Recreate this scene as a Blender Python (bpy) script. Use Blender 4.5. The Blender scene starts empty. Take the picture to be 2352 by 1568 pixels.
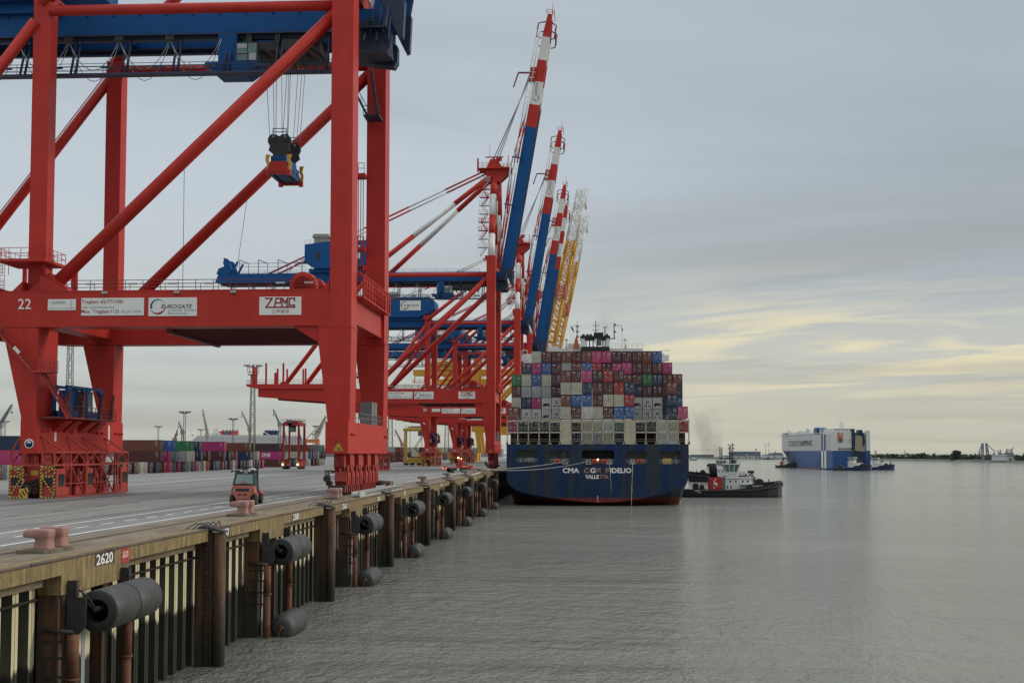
import bpy, math, random
from mathutils import Vector, Matrix
R = math.radians
random.seed(7)
SC = bpy.context.scene
COL = SC.collection

# ------------------------------------------------------------------ camera
cam_d = bpy.data.cameras.new('camera')
cam_d.sensor_width = 36.0
cam_d.lens = 3000.0 / 2352.0 * 36.0
cam_d.shift_y = 0.0323
cam_d.clip_start = 0.5
cam_d.clip_end = 20000
cam = bpy.data.objects.new('camera', cam_d)
COL.objects.link(cam)
cam.location = (0, 0, 12.6)
cam.rotation_euler = (R(90 + 3.4336), 0, R(3.3135))
SC.camera = cam

# ------------------------------------------------------------------ sky and sun
SUN_EL, SUN_AZ = 20.0, 76.0          # azimuth measured from +Y (along the quay) towards +X (the river)
SC.view_settings.view_transform = 'Standard'
SC.view_settings.look = 'None'
SC.view_settings.exposure = 0.0
SC.view_settings.gamma = 1.0

W = bpy.data.worlds.new('World')
SC.world = W
W.use_nodes = True


class NT:
    """small helper around a node tree"""
    def __init__(s, t):
        s.t = t; s.n = t.nodes; s.l = t.links
        s.n.clear()
    def add(s, typ, **kw):
        nd = s.n.new(typ)
        for k, v in kw.items():
            setattr(nd, k, v)
        return nd
    def put(s, sock, v):
        if isinstance(v, bpy.types.NodeSocket):
            s.l.new(v, sock)
        elif isinstance(v, (tuple, list)) and sock.type == 'RGBA' and len(v) == 3:
            sock.default_value = (*v, 1)
        else:
            sock.default_value = v
    def math(s, op, a, b=0.0, c=None, clamp=False):
        m = s.add('ShaderNodeMath', operation=op, use_clamp=clamp)
        s.put(m.inputs[0], a); s.put(m.inputs[1], b)
        if c is not None:
            s.put(m.inputs[2], c)
        return m.outputs[0]
    def mix(s, f, a, b, mode='MIX'):
        m = s.add('ShaderNodeMix', data_type='RGBA', blend_type=mode)
        s.put(m.inputs[0], f); s.put(m.inputs[6], a); s.put(m.inputs[7], b)
        return m.outputs[2]
    def ramp(s, f, stops, interp='LINEAR'):
        r = s.add('ShaderNodeValToRGB')
        cr = r.color_ramp; cr.interpolation = interp
        while len(cr.elements) < len(stops):
            cr.elements.new(0.5)
        for e, (p, c) in zip(cr.elements, stops):
            e.position = p
            e.color = (*c, 1) if isinstance(c, (tuple, list)) else (c, c, c, 1)
        s.put(r.inputs[0], f)
        return r.outputs[0]
    def noise(s, vec, scale, detail=4.0, rough=0.55, dist=0.0):
        n = s.add('ShaderNodeTexNoise')
        if vec is not None:
            s.put(n.inputs['Vector'], vec)
        n.inputs['Scale'].default_value = scale
        n.inputs['Detail'].default_value = detail
        n.inputs['Roughness'].default_value = rough
        n.inputs['Distortion'].default_value = dist
        return n.outputs[0]
    def mapping(s, vec, scale=(1, 1, 1), loc=(0, 0, 0), rot=(0, 0, 0)):
        m = s.add('ShaderNodeMapping')
        s.put(m.inputs['Vector'], vec)
        m.inputs['Location'].default_value = loc
        m.inputs['Rotation'].default_value = rot
        m.inputs['Scale'].default_value = scale
        return m.outputs[0]


def srgb(r, g, b):
    f = lambda c: (c / 255 / 12.92) if c / 255 <= 0.04045 else ((c / 255 + 0.055) / 1.055) ** 2.4
    return (f(r), f(g), f(b))


def build_world():
    t = NT(W.node_tree)
    out = t.add('ShaderNodeOutputWorld')
    sky = t.add('ShaderNodeTexSky', sky_type='NISHITA')
    sky.sun_disc = False
    sky.sun_elevation = R(SUN_EL)
    sky.sun_rotation = R(SUN_AZ)
    sky.air_density = 1.3; sky.dust_density = 3.0
    bg1 = t.add('ShaderNodeBackground')
    t.l.new(sky.outputs[0], bg1.inputs[0]); bg1.inputs[1].default_value = 0.06
    # ---- overcast deck of stratus
    tc = t.add('ShaderNodeTexCoord')
    d = tc.outputs['Generated']
    sep = t.add('ShaderNodeSeparateXYZ'); t.l.new(d, sep.inputs[0])
    x, y, z = sep.outputs
    el = t.math('MAXIMUM', z, 0.0)
    az = t.math('ARCTAN2', x, y)                       # 0 along the quay, + towards the river
    # cloud-plane coordinates: direction projected on a flat layer
    den = t.math('ADD', el, 0.055)
    px = t.math('DIVIDE', x, den); py = t.math('DIVIDE', y, den)
    comb = t.add('ShaderNodeCombineXYZ'); t.l.new(px, comb.inputs[0]); t.l.new(py, comb.inputs[1])
    n1 = t.noise(t.mapping(comb.outputs[0], (0.22, 0.42, 1), (3.1, 1.7, 0), (0, 0, 0.5)), 1.0, 7.0, 0.55, 0.6)
    n2 = t.noise(t.mapping(comb.outputs[0], (0.75, 1.3, 1), (7.7, 4.2, 0), (0, 0, 0.35)), 1.0, 6.0, 0.6, 0.4)
    # base colour by height above the horizon
    base = t.ramp(el, [(0.0, srgb(190, 190, 178)), (0.04, srgb(193, 198, 191)), (0.10, srgb(198, 205, 206)),
                       (0.20, srgb(194, 204, 213)), (0.34, srgb(186, 197, 207)), (0.6, (1.0, 1.05, 1.1)), (1.0, (1.35, 1.4, 1.45))])
    # the side towards the river is a heavier, darker cloud
    river = t.ramp(t.math('MULTIPLY_ADD', az, 1.6, 0.40, clamp=True), [(0.25, 0.0), (0.85, 1.0)])
    high = t.ramp(el, [(0.04, 0.0), (0.16, 1.0), (0.4, 1.0), (0.65, 0.0)])
    heavy = t.math('MULTIPLY', river, high)
    c = t.mix(heavy, base, t.mix(0.80, base, srgb(167, 177, 185)))
    # cloud structure
    s1 = t.ramp(n1, [(0.30, 0.87), (0.50, 1.0), (0.72, 1.09)])
    s2 = t.ramp(n2, [(0.30, 0.965), (0.55, 1.0), (0.75, 1.035)])
    c = t.mix(1.0, c, s1, 'MULTIPLY'); c = t.mix(1.0, c, s2, 'MULTIPLY')
    # the break in the cloud low over the river, with the yellow evening light in it
    st = t.add('ShaderNodeCombineXYZ')
    t.put(st.inputs[0], t.math('MULTIPLY', az, 4.6)); t.put(st.inputs[1], t.math('MULTIPLY_ADD', el, 62.0, t.math('MULTIPLY', az, -2.5)))
    sn = t.noise(st.outputs[0], 1.0, 5.0, 0.55, 0.9)
    streak = t.ramp(sn, [(0.46, 0.0), (0.58, 0.7), (0.66, 1.0)])
    band = t.ramp(el, [(0.02, 0.0), (0.045, 0.75), (0.085, 1.0), (0.115, 0.25), (0.15, 0.0)])
    side = t.ramp(t.math('MULTIPLY_ADD', az, 1.0, 0.5, clamp=True), [(0.46, 0.0), (0.60, 1.0), (0.86, 0.8), (1.0, 0.15)])
    glow = t.math('MULTIPLY', t.math('MULTIPLY', band, side), streak)
    c = t.mix(t.math('MULTIPLY', glow, 1.0), c, srgb(251, 238, 194))
    wash = t.math('MULTIPLY', t.ramp(el, [(0.0, 0.5), (0.03, 0.85), (0.085, 0.75), (0.13, 0.0)]), side)
    c = t.mix(t.math('MULTIPLY', wash, 0.26), c, srgb(224, 206, 165))
    # grey cloud bars lying across the glow
    bn = t.noise(t.mapping(st.outputs[0], (0.55, 0.6, 1), (11, 5, 0)), 1.0, 5.0, 0.55, 0.7)
    bar = t.math('MULTIPLY', t.ramp(bn, [(0.50, 0.0), (0.64, 1.0)]), t.ramp(el, [(0.03, 0.0), (0.06, 1.0), (0.13, 1.0), (0.2, 0.0)]))
    c = t.mix(t.math('MULTIPLY', t.math('MULTIPLY', bar, side), 0.55), c, srgb(168, 171, 168))
    bg2 = t.add('ShaderNodeBackground'); t.l.new(c, bg2.inputs[0]); bg2.inputs[1].default_value = 1.0
    mx = t.add('ShaderNodeMixShader'); mx.inputs[0].default_value = 0.95
    t.l.new(bg1.outputs[0], mx.inputs[1]); t.l.new(bg2.outputs[0], mx.inputs[2])
    t.l.new(mx.outputs[0], out.inputs[0])


build_world()
sun_d = bpy.data.lights.new('sun', 'SUN')
sun_d.energy = 1.5
sun_d.angle = R(14)
sun_d.color = (1.0, 0.90, 0.76)
sun = bpy.data.objects.new('sun', sun_d)
COL.objects.link(sun)
_v = Vector((math.sin(R(SUN_AZ)) * math.cos(R(SUN_EL)), math.cos(R(SUN_AZ)) * math.cos(R(SUN_EL)), math.sin(R(SUN_EL))))
sun.rotation_euler = _v.to_track_quat('Z', 'Y').to_euler()

# ------------------------------------------------------------------ materials
MATS = {}


def mat(name, col, rough=0.55, var=0.10, vscale=0.6, streak=0.0, streak_col=(0.05, 0.035, 0.025), metal=0.0, rust=0.0,
        rust_scale=0.9, bump=0.0, bump_scale=8.0, spec=0.5, emit=None, emit_s=0.0, alpha=None):
    """painted / weathered surface: mottled base, vertical run-off streaks, rust blotches"""
    m = bpy.data.materials.new(name); m.use_nodes = True
    t = NT(m.node_tree)
    out = t.add('ShaderNodeOutputMaterial'); b = t.add('ShaderNodeBsdfPrincipled')
    t.l.new(b.outputs[0], out.inputs[0])
    geo = t.add('ShaderNodeNewGeometry'); P = geo.outputs['Position']
    n = t.noise(P, vscale, 6.0, 0.6)
    lo = tuple(max(0, v * (1 - var)) for v in col); hi = tuple(min(1, v * (1 + var)) for v in col)
    c = t.ramp(n, [(0.30, lo), (0.70, hi)])
    if streak:
        sv = t.noise(t.mapping(P, (1.6, 1.6, 0.09)), 1.0, 6.0, 0.65)
        sm = t.ramp(sv, [(0.50, 0.0), (0.72, 1.0)])
        c = t.mix(t.math('MULTIPLY', sm, streak), c, streak_col)
    rr = rough
    if rust:
        rn = t.noise(P, rust_scale, 9.0, 0.68)
        rm = t.ramp(rn, [(0.62 - 0.25 * rust, 0.0), (0.68 - 0.2 * rust, 1.0)])
        rc = t.ramp(t.noise(P, 3.0, 4.0), [(0.3, (0.07, 0.022, 0.010)), (0.7, (0.20, 0.065, 0.022))])
        c = t.mix(rm, c, rc)
        rr = t.math('MULTIPLY_ADD', rm, 0.85 - rough, rough)
    t.put(b.inputs['Base Color'], c)
    t.put(b.inputs['Roughness'], rr)
    b.inputs['Metallic'].default_value = metal
    b.inputs['Specular IOR Level'].default_value = spec
    if bump:
        bp = t.add('ShaderNodeBump'); bp.inputs['Strength'].default_value = bump; bp.inputs['Distance'].default_value = 0.05
        t.put(bp.inputs['Height'], t.noise(P, bump_scale, 6.0, 0.6)); t.l.new(bp.outputs[0], b.inputs['Normal'])
    if emit:
        t.put(b.inputs['Emission Color'], emit); b.inputs['Emission Strength'].default_value = emit_s
    MATS[name] = m
    return m


RED = (0.46, 0.036, 0.026)
mat('crane_red', RED, 0.45, 0.10, 0.35, streak=0.28, streak_col=(0.24, 0.022, 0.017), spec=0.2)
mat('crane_red_rusty', (0.40, 0.040, 0.028), 0.55, 0.16, 0.8, streak=0.3, streak_col=(0.13, 0.03, 0.02), rust=0.25, rust_scale=1.4)
mat('crane_dark_red', (0.14, 0.018, 0.016), 0.5, 0.15, 0.8, streak=0.3, rust=0.2)
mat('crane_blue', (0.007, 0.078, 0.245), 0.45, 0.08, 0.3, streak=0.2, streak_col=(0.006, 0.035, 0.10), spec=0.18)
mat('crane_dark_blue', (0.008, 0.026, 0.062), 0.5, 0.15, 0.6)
mat('crane_white', (0.68, 0.68, 0.65), 0.45, 0.05, 0.5, streak=0.16, streak_col=(0.36, 0.33, 0.28))
mat('crane_yellow', (0.62, 0.33, 0.035), 0.45, 0.08, 0.4, streak=0.2, streak_col=(0.25, 0.12, 0.02))
mat('sign_white', (0.74, 0.74, 0.70), 0.45, 0.05, 0.6, streak=0.16, streak_col=(0.50, 0.46, 0.38))
mat('letter_red', (0.28, 0.022, 0.02), 0.5)
mat('letter_dark', (0.035, 0.04, 0.05), 0.5)
mat('letter_blue', (0.012, 0.05, 0.15), 0.5)
mat('letter_grey', (0.16, 0.17, 0.19), 0.5)
mat('letter_white', (0.80, 0.79, 0.74), 0.5, 0.06, 3.0)
mat('dark_metal', (0.022, 0.022, 0.024), 0.55, 0.2, 1.5)
mat('grey_metal', (0.16, 0.17, 0.17), 0.5, 0.12, 1.0, streak=0.2)
mat('galvanised', (0.38, 0.39, 0.39), 0.45, 0.1, 1.5, metal=0.3)
mat('rope_steel', (0.26, 0.27, 0.28), 0.5)
mat('black_rubber', (0.016, 0.016, 0.017), 0.62, 0.25, 2.5, streak=0.35, streak_col=(0.06, 0.06, 0.058), bump=0.15, bump_scale=5)
mat('rubber_face', (0.038, 0.039, 0.040), 0.55, 0.30, 1.6, streak=0.3, streak_col=(0.11, 0.11, 0.105), bump=0.12, bump_scale=4)
mat('tyre', (0.018, 0.018, 0.018), 0.75, 0.2, 3.0)
mat('hazard_yellow', (0.60, 0.36, 0.05), 0.55, 0.12, 2.0)
mat('glass', (0.035, 0.055, 0.060), 0.06, 0.1, 0.5, spec=0.8)
mat('cab_glass', (0.10, 0.17, 0.17), 0.08, 0.2, 1.0, spec=0.8)
mat('window_dark', (0.012, 0.015, 0.02), 0.12, 0.1, 0.5)
mat('far_cream_grey', (0.30, 0.29, 0.25), 0.6)
mat('forklift_red', (0.42, 0.125, 0.085), 0.5, 0.16, 2.2, streak=0.25, streak_col=(0.16, 0.05, 0.035), rust=0.12, rust_scale=3)
mat('lamp_amber', (1.0, 0.55, 0.2), 0.4, emit=(1.0, 0.50, 0.16), emit_s=14.0)
mat('lamp_red', (0.9, 0.1, 0.06), 0.4, emit=(1.0, 0.16, 0.08), emit_s=5.0)
mat('lamp_white', (1.0, 0.95, 0.8), 0.4, emit=(1.0, 0.93, 0.75), emit_s=9.0)
mat('lamp_off', (0.65, 0.64, 0.58), 0.25)
mat('lens_orange', (0.7, 0.2, 0.04), 0.3)
mat('orange_cloth', (0.75, 0.10, 0.035), 0.8, 0.1, 6.0)
mat('skin', (0.42, 0.23, 0.16), 0.6)
mat('rope_white', (0.52, 0.50, 0.45), 0.85, 0.12, 3.0)
mat('aluminium', (0.52, 0.53, 0.51), 0.42, 0.08, 1.0, metal=0.25)
mat('steel_rail', (0.10, 0.075, 0.055), 0.4, 0.2, 2.0, metal=0.6)
mat('bollard_pink', (0.31, 0.165, 0.14), 0.8, 0.22, 2.2, streak=0.25, streak_col=(0.12, 0.08, 0.06), bump=0.3, bump_scale=9)
mat('bollard_grey', (0.22, 0.18, 0.15), 0.8, 0.25, 2.2, rust=0.2, rust_scale=2.5, bump=0.3)
mat('concrete_dark', (0.13, 0.115, 0.085), 0.85, 0.35, 1.6, bump=0.4, bump_scale=7)
mat('rust_pipe', (0.13, 0.055, 0.028), 0.8, 0.45, 1.3, streak=0.5, streak_col=(0.035, 0.022, 0.015), rust=0.45, rust_scale=1.6, bump=0.3)
mat('rust_dark', (0.030, 0.022, 0.017), 0.8, 0.4, 1.2, streak=0.4, streak_col=(0.09, 0.05, 0.03), rust=0.15, rust_scale=1.3, bump=0.3)
mat('plate_dark', (0.030, 0.031, 0.033), 0.6, 0.3, 1.8, rust=0.16, rust_scale=1.8)
mat('number_back', (0.035, 0.035, 0.03), 0.7, 0.3, 2.0)
mat('zinc_strip', (0.30, 0.33, 0.36), 0.5, 0.15, 1.5, streak=0.3)
mat('wheel_red', (0.30, 0.05, 0.035), 0.6, 0.2, 3.0)
# ------------------------------------------------------------------ mesh helpers
CHILD = {}


class MB:
    """collects boxes, bars, tubes ... in world coordinates and links them as ONE mesh object"""
    def __init__(s):
        s.v = []; s.f = []; s.m = []; s.sm = []
    def add(s, vs, fs, m=0, smooth=False):
        o = len(s.v)
        s.v += [tuple(p) for p in vs]
        for f in fs:
            s.f.append(tuple(i + o for i in f)); s.m.append(m); s.sm.append(smooth)
    def box(s, x0, x1, y0, y1, z0, z1, m=0):
        vs = [(x0, y0, z0), (x1, y0, z0), (x1, y1, z0), (x0, y1, z0), (x0, y0, z1), (x1, y0, z1), (x1, y1, z1), (x0, y1, z1)]
        s.add(vs, [(0, 3, 2, 1), (4, 5, 6, 7), (0, 1, 5, 4), (1, 2, 6, 5), (2, 3, 7, 6), (3, 0, 4, 7)], m)
    def cbox(s, c, sx, sy, sz, m=0, rot=None):
        vs = []
        for dz in (-.5, .5):
            for dx, dy in ((-.5, -.5), (.5, -.5), (.5, .5), (-.5, .5)):
                p = Vector((dx * sx, dy * sy, dz * sz))
                if rot is not None: p = rot @ p
                vs.append(p + Vector(c))
        s.add(vs, [(0, 3, 2, 1), (4, 5, 6, 7), (0, 1, 5, 4), (1, 2, 6, 5), (2, 3, 7, 6), (3, 0, 4, 7)], m)
    def bar(s, p, q, w, h=None, m=0, up=(0, 0, 1)):
        p = Vector(p); q = Vector(q); h = h or w
        d = (q - p).normalized(); u = Vector(up)
        if abs(d.dot(u)) > 0.98: u = Vector((0, 1, 0))
        a = d.cross(u).normalized() * w / 2; b = a.cross(d).normalized() * h / 2
        vs = [p - a - b, p + a - b, p + a + b, p - a + b, q - a - b, q + a - b, q + a + b, q - a + b]
        s.add(vs, [(0, 3, 2, 1), (4, 5, 6, 7), (0, 1, 5, 4), (1, 2, 6, 5), (2, 3, 7, 6), (3, 0, 4, 7)], m)
    def tube(s, p, q, r, n=8, m=0, r2=None, caps=True, smooth=True):
        s.path([p, q], r, n, m, r2, caps, smooth)
    def path(s, pts, r, n=6, m=0, r2=None, caps=True, smooth=True):
        pts = [Vector(p) for p in pts]; k = len(pts); o = len(s.v)
        prev = None
        for i, p in enumerate(pts):
            d = (pts[min(i + 1, k - 1)] - pts[max(i - 1, 0)])
            if d.length < 1e-9: d = Vector((0, 0, 1))
            d.normalize()
            if prev is None:
                u = Vector((0, 0, 1)) if abs(d.z) < 0.9 else Vector((0, 1, 0))
            else: u = prev
            a = (u - d * u.dot(d)).normalized(); b = d.cross(a); prev = a
            rr = r if r2 is None else r + (r2 - r) * i / (k - 1)
            for j in range(n):
                t = 2 * math.pi * j / n
                s.v.append(tuple(p + a * math.cos(t) * rr + b * math.sin(t) * rr))
        for i in range(k - 1):
            for j in range(n):
                j2 = (j + 1) % n
                s.f.append((o + i * n + j, o + i * n + j2, o + (i + 1) * n + j2, o + (i + 1) * n + j)); s.m.append(m); s.sm.append(smooth)
        if caps:
            s.f.append(tuple(o + j for j in reversed(range(n)))); s.m.append(m); s.sm.append(False)
            s.f.append(tuple(o + (k - 1) * n + j for j in range(n))); s.m.append(m); s.sm.append(False)
    def prism(s, poly, plane, a0, a1, m=0, m_caps=None):
        """polygon extruded: plane 'xz' along y, 'yz' along x, 'xy' along z"""
        n = len(poly)
        def P(u, v, a):
            return {'xz': (u, a, v), 'yz': (a, u, v), 'xy': (u, v, a)}[plane]
        vs = [P(u, v, a0) for u, v in poly] + [P(u, v, a1) for u, v in poly]
        s.add(vs, [(i, (i + 1) % n, n + (i + 1) % n, n + i) for i in range(n)], m)
        s.add(vs, [tuple(reversed(range(n))), tuple(range(n, 2 * n))], m if m_caps is None else m_caps)
    def lathe(s, c, axis, prof, n=20, m=0, ms=None, smooth=True, caps=True):
        """profile [(along, radius)] turned about an axis through c"""
        c = Vector(c); ax = Vector(axis).normalized()
        u = Vector((0, 0, 1)) if abs(ax.z) < 0.9 else Vector((1, 0, 0))
        a = (u - ax * u.dot(ax)).normalized(); b = ax.cross(a)
        o = len(s.v)
        for al, r in prof:
            for j in range(n):
                t = 2 * math.pi * j / n
                s.v.append(tuple(c + ax * al + a * math.cos(t) * r + b * math.sin(t) * r))
        for i in range(len(prof) - 1):
            for j in range(n):
                j2 = (j + 1) % n
                s.f.append((o + i * n + j, o + i * n + j2, o + (i + 1) * n + j2, o + (i + 1) * n + j))
                s.m.append(ms[i] if ms else m); s.sm.append(smooth)
        if caps and prof[0][1] > 1e-4:
            s.f.append(tuple(o + j for j in reversed(range(n)))); s.m.append(ms[0] if ms else m); s.sm.append(False)
        if caps and prof[-1][1] > 1e-4:
            k = len(prof) - 1
            s.f.append(tuple(o + k * n + j for j in range(n))); s.m.append(ms[-1] if ms else m); s.sm.append(False)
    def wheel(s, c, axis, r, w, m_t=0, m_r=1, n=18):
        s.lathe(c, axis, [(-w / 2, r * 0.60), (-w / 2, r * 0.93), (-w * 0.36, r), (w * 0.36, r), (w / 2, r * 0.93), (w / 2, r * 0.60)], n, m_t)
        s.lathe(c, axis, [(-w * 0.42, r * 0.12), (-w * 0.42, r * 0.60), (w * 0.42, r * 0.60), (w * 0.42, r * 0.12)], n, m_r)
    def rail(s, pts, h=1.1, r=0.03, step=2.0, m=0, n=4, mids=1):
        """handrail: posts and rails along a polyline"""
        pts = [Vector(p) for p in pts]
        for lv in [h] + [h * (k + 1) / (mids + 1) for k in range(mids)]:
            for p, q in zip(pts, pts[1:]):
                s.tube(p + Vector((0, 0, lv)), q + Vector((0, 0, lv)), r, n, m, caps=False)
        for p, q in zip(pts, pts[1:]):
            k = max(1, int((q - p).length / step))
            for i in range(k + 1):
                a = p.lerp(q, i / k)
                s.tube(a, a + Vector((0, 0, h)), r, n, m, caps=False)
    def stair(s, p, q, w=0.8, m=0, side=(0, 1, 0)):
        """straight flight of steps with stringers and handrails"""
        p = Vector(p); q = Vector(q); sd = Vector(side) * w / 2
        for k in (-1, 1):
            s.bar(p + sd * k, q + sd * k, 0.06, 0.24, m)
            s.tube(p + sd * k + Vector((0, 0, 1)), q + sd * k + Vector((0, 0, 1)), 0.03, 4, m, caps=False)
            n = max(2, int((q - p).length / 1.6))
            for i in range(n + 1):
                a = p.lerp(q, i / n) + sd * k
                s.tube(a, a + Vector((0, 0, 1)), 0.025, 4, m, caps=False)
        n = max(3, int(abs(q.z - p.z) / 0.28))
        for i in range(n + 1):
            a = p.lerp(q, i / n)
            s.cbox(a, abs(sd.x) * 2 or 0.26, abs(sd.y) * 2 or 0.26, 0.04, m)
    def ladder(s, p, q, w=0.5, m=0, side=(1, 0, 0), step=0.35, r=0.03):
        p = Vector(p); q = Vector(q); sd = Vector(side) * w / 2
        for k in (-1, 1):
            s.tube(p + sd * k, q + sd * k, r, 4, m)
        n = max(2, int((q - p).length / step))
        for i in range(n + 1):
            a = p.lerp(q, i / n)
            s.tube(a - sd, a + sd, r * 0.8, 4, m)
    def lattice(s, p, q, w0, w1, n, r, m=0, rb=None, nb=4):
        """four-chord lattice mast from p to q"""
        p = Vector(p); q = Vector(q); d = (q - p).normalized()
        u = Vector((0, 1, 0)) if abs(d.y) < 0.9 else Vector((1, 0, 0))
        a = (u - d * u.dot(d)).normalized(); b = d.cross(a); rb = rb or r * 0.55
        def c(i, k):
            t = i / n; w = (w0 + (w1 - w0) * t) / 2
            sx, sy = ((-1, -1), (1, -1), (1, 1), (-1, 1))[k % 4]
            return p.lerp(q, t) + a * sx * w + b * sy * w
        for k in range(4):
            s.tube(c(0, k), c(n, k), r, nb, m)
            for i in range(n):
                s.tube(c(i, k), c(i, k + 1), rb, nb, m, caps=False)
                s.tube(c(i, k + (i % 2)), c(i + 1, k + 1 - (i % 2)), rb, nb, m, caps=False)
            s.tube(c(n, k), c(n, k + 1), rb, nb, m)
    def loft(s, rings, m=0, smooth=True, caps=True):
        n = len(rings[0]); o = len(s.v)
        for r in rings: s.v += [tuple(p) for p in r]
        for i in range(len(rings) - 1):
            for j in range(n):
                j2 = (j + 1) % n
                s.f.append((o + i * n + j, o + i * n + j2, o + (i + 1) * n + j2, o + (i + 1) * n + j)); s.m.append(m); s.sm.append(smooth)
        if caps:
            s.f.append(tuple(o + j for j in reversed(range(n)))); s.m.append(m); s.sm.append(False)
            s.f.append(tuple(o + (len(rings) - 1) * n + j for j in range(n))); s.m.append(m); s.sm.append(False)
    def sphere(s, c, r, n=12, k=8, m=0, sz=1.0):
        s.lathe(c, (0, 0, 1), [(-r * sz * math.cos(math.pi * i / k), max(1e-5, r * math.sin(math.pi * i / k))) for i in range(k + 1)], n, m)
    def build(s, name, mats, parent=None, smooth_angle=None, **tags):
        me = bpy.data.meshes.new(name)
        off = wloc(parent)
        me.from_pydata([(x - off.x, y - off.y, z - off.z) for x, y, z in s.v], [], s.f)
        if isinstance(mats, str): mats = [mats]
        for k in mats: me.materials.append(MATS[k])
        me.polygons.foreach_set('material_index', s.m)
        me.polygons.foreach_set('use_smooth', s.sm)
        me.update()
        o = bpy.data.objects.new(name, me); COL.objects.link(o)
        if parent is not None:
            o.parent = parent; CHILD.setdefault(parent.name, []).append(o)
        for k, v in tags.items(): o[k] = v
        return o


def wloc(o):
    v = Vector((0, 0, 0))
    while o is not None:
        v += o.location; o = o.parent
    return v


def thing(name, loc, label, cat, group=None):
    o = bpy.data.objects.new(name, None); COL.objects.link(o)
    o.location = loc; o.empty_display_size = 0.5
    o['label'] = label; o['category'] = cat
    if group: o['group'] = group
    return o


def tag(o, label=None, cat=None, group=None, kind=None):
    if label: o['label'] = label
    if cat: o['category'] = cat
    if group: o['group'] = group
    if kind: o['kind'] = kind
    return o


def dup(o, parent=None, skip=()):
    """copy of a thing with copies of its parts and sub-parts (meshes shared)"""
    c = o.copy(); COL.objects.link(c); c.parent = parent
    if parent is not None: CHILD.setdefault(parent.name, []).append(c)
    for ch in list(CHILD.get(o.name, [])):
        if ch.name.split('.')[0] not in skip: dup(ch, c, skip)
    return c


_txt = {}


def text_mesh(body, size, bold=0.0, shear=0.0, extrude=0.0):
    key = (body, size, bold, shear, extrude)
    if key not in _txt:
        cu = bpy.data.curves.new('lettering', 'FONT')
        cu.body = body; cu.size = size; cu.align_x = 'CENTER'; cu.align_y = 'CENTER'
        cu.offset = bold; cu.shear = shear; cu.extrude = extrude; cu.resolution_u = 3
        o = bpy.data.objects.new('lettering', cu); COL.objects.link(o)
        me = bpy.data.meshes.new_from_object(o.evaluated_get(bpy.context.evaluated_depsgraph_get()))
        bpy.data.objects.remove(o); bpy.data.curves.remove(cu)
        xs = [v.co.x for v in me.vertices]; ys = [v.co.y for v in me.vertices]
        _txt[key] = ([tuple(v.co) for v in me.vertices], [tuple(p.vertices) for p in me.polygons],
                     (min(xs), max(xs), min(ys), max(ys)))
        bpy.data.meshes.remove(me)
    return _txt[key]


def write(mb, body, c, width, height, right=(1, 0, 0), up=(0, 0, 1), m=0, bold=0.0, shear=0.0):
    """lettering fitted into width x height, centred on c, lying in the plane right/up"""
    vs, fs, (x0, x1, y0, y1) = text_mesh(body, 1.0, bold, shear)
    r = Vector(right).normalized(); u = Vector(up).normalized(); c = Vector(c)
    sx = width / (x1 - x0); sy = height / (y1 - y0)
    mb.add([c + r * ((x - (x0 + x1) / 2) * sx) + u * ((y - (y0 + y1) / 2) * sy) for x, y, z in vs], fs, m)


def strokes(mb, polys, c, w, h, t, right=(1, 0, 0), up=(0, 0, 1), m=0):
    """letters drawn as pen strokes in a unit box"""
    c = Vector(c); r = Vector(right); u = Vector(up); nn = r.cross(u)
    for pl in polys:
        for (xa, ya), (xb, yb) in zip(pl, pl[1:]):
            a = c + r * ((xa - 0.5) * w) + u * ((ya - 0.5) * h); b_ = c + r * ((xb - 0.5) * w) + u * ((yb - 0.5) * h)
            d = (b_ - a).normalized() * t * 0.5; s = nn.cross(d).normalized() * t * 0.5
            mb.add([a - d - s, b_ + d - s, b_ + d + s, a - d + s], [(0, 1, 2, 3)], m)


def catenary(p, q, sag, n=10):
    p = Vector(p); q = Vector(q)
    return [p.lerp(q, i / n) - Vector((0, 0, sag * 4 * (i / n) * (1 - i / n))) for i in range(n + 1)]


def gz(x):
    """height of the terminal ground: it falls gently away from the quay edge"""
    pts = [(-130, 7.35), (-115, 7.35), (-80, 7.5), (-60, 7.7), (-27, 8.12)]
    if x <= -130: return 7.35
    for (a, za), (b, zb) in zip(pts, pts[1:]):
        if x <= b: return za + (zb - za) * (x - a) / (b - a)
    return 8.12
# ------------------------------------------------------------------ setting: river, quay, terminal ground
def shader(name):
    m = bpy.data.materials.new(name); m.use_nodes = True
    t = NT(m.node_tree)
    out = t.add('ShaderNodeOutputMaterial'); b = t.add('ShaderNodeBsdfPrincipled'); t.l.new(b.outputs[0], out.inputs[0])
    P = t.add('ShaderNodeNewGeometry').outputs['Position']
    MATS[name] = m
    return t, b, P


def bump(t, b, h, strength, dist):
    bp = t.add('ShaderNodeBump'); bp.inputs['Strength'].default_value = strength; bp.inputs['Distance'].default_value = dist
    t.put(bp.inputs['Height'], h); t.l.new(bp.outputs[0], b.inputs['Normal'])


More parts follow.
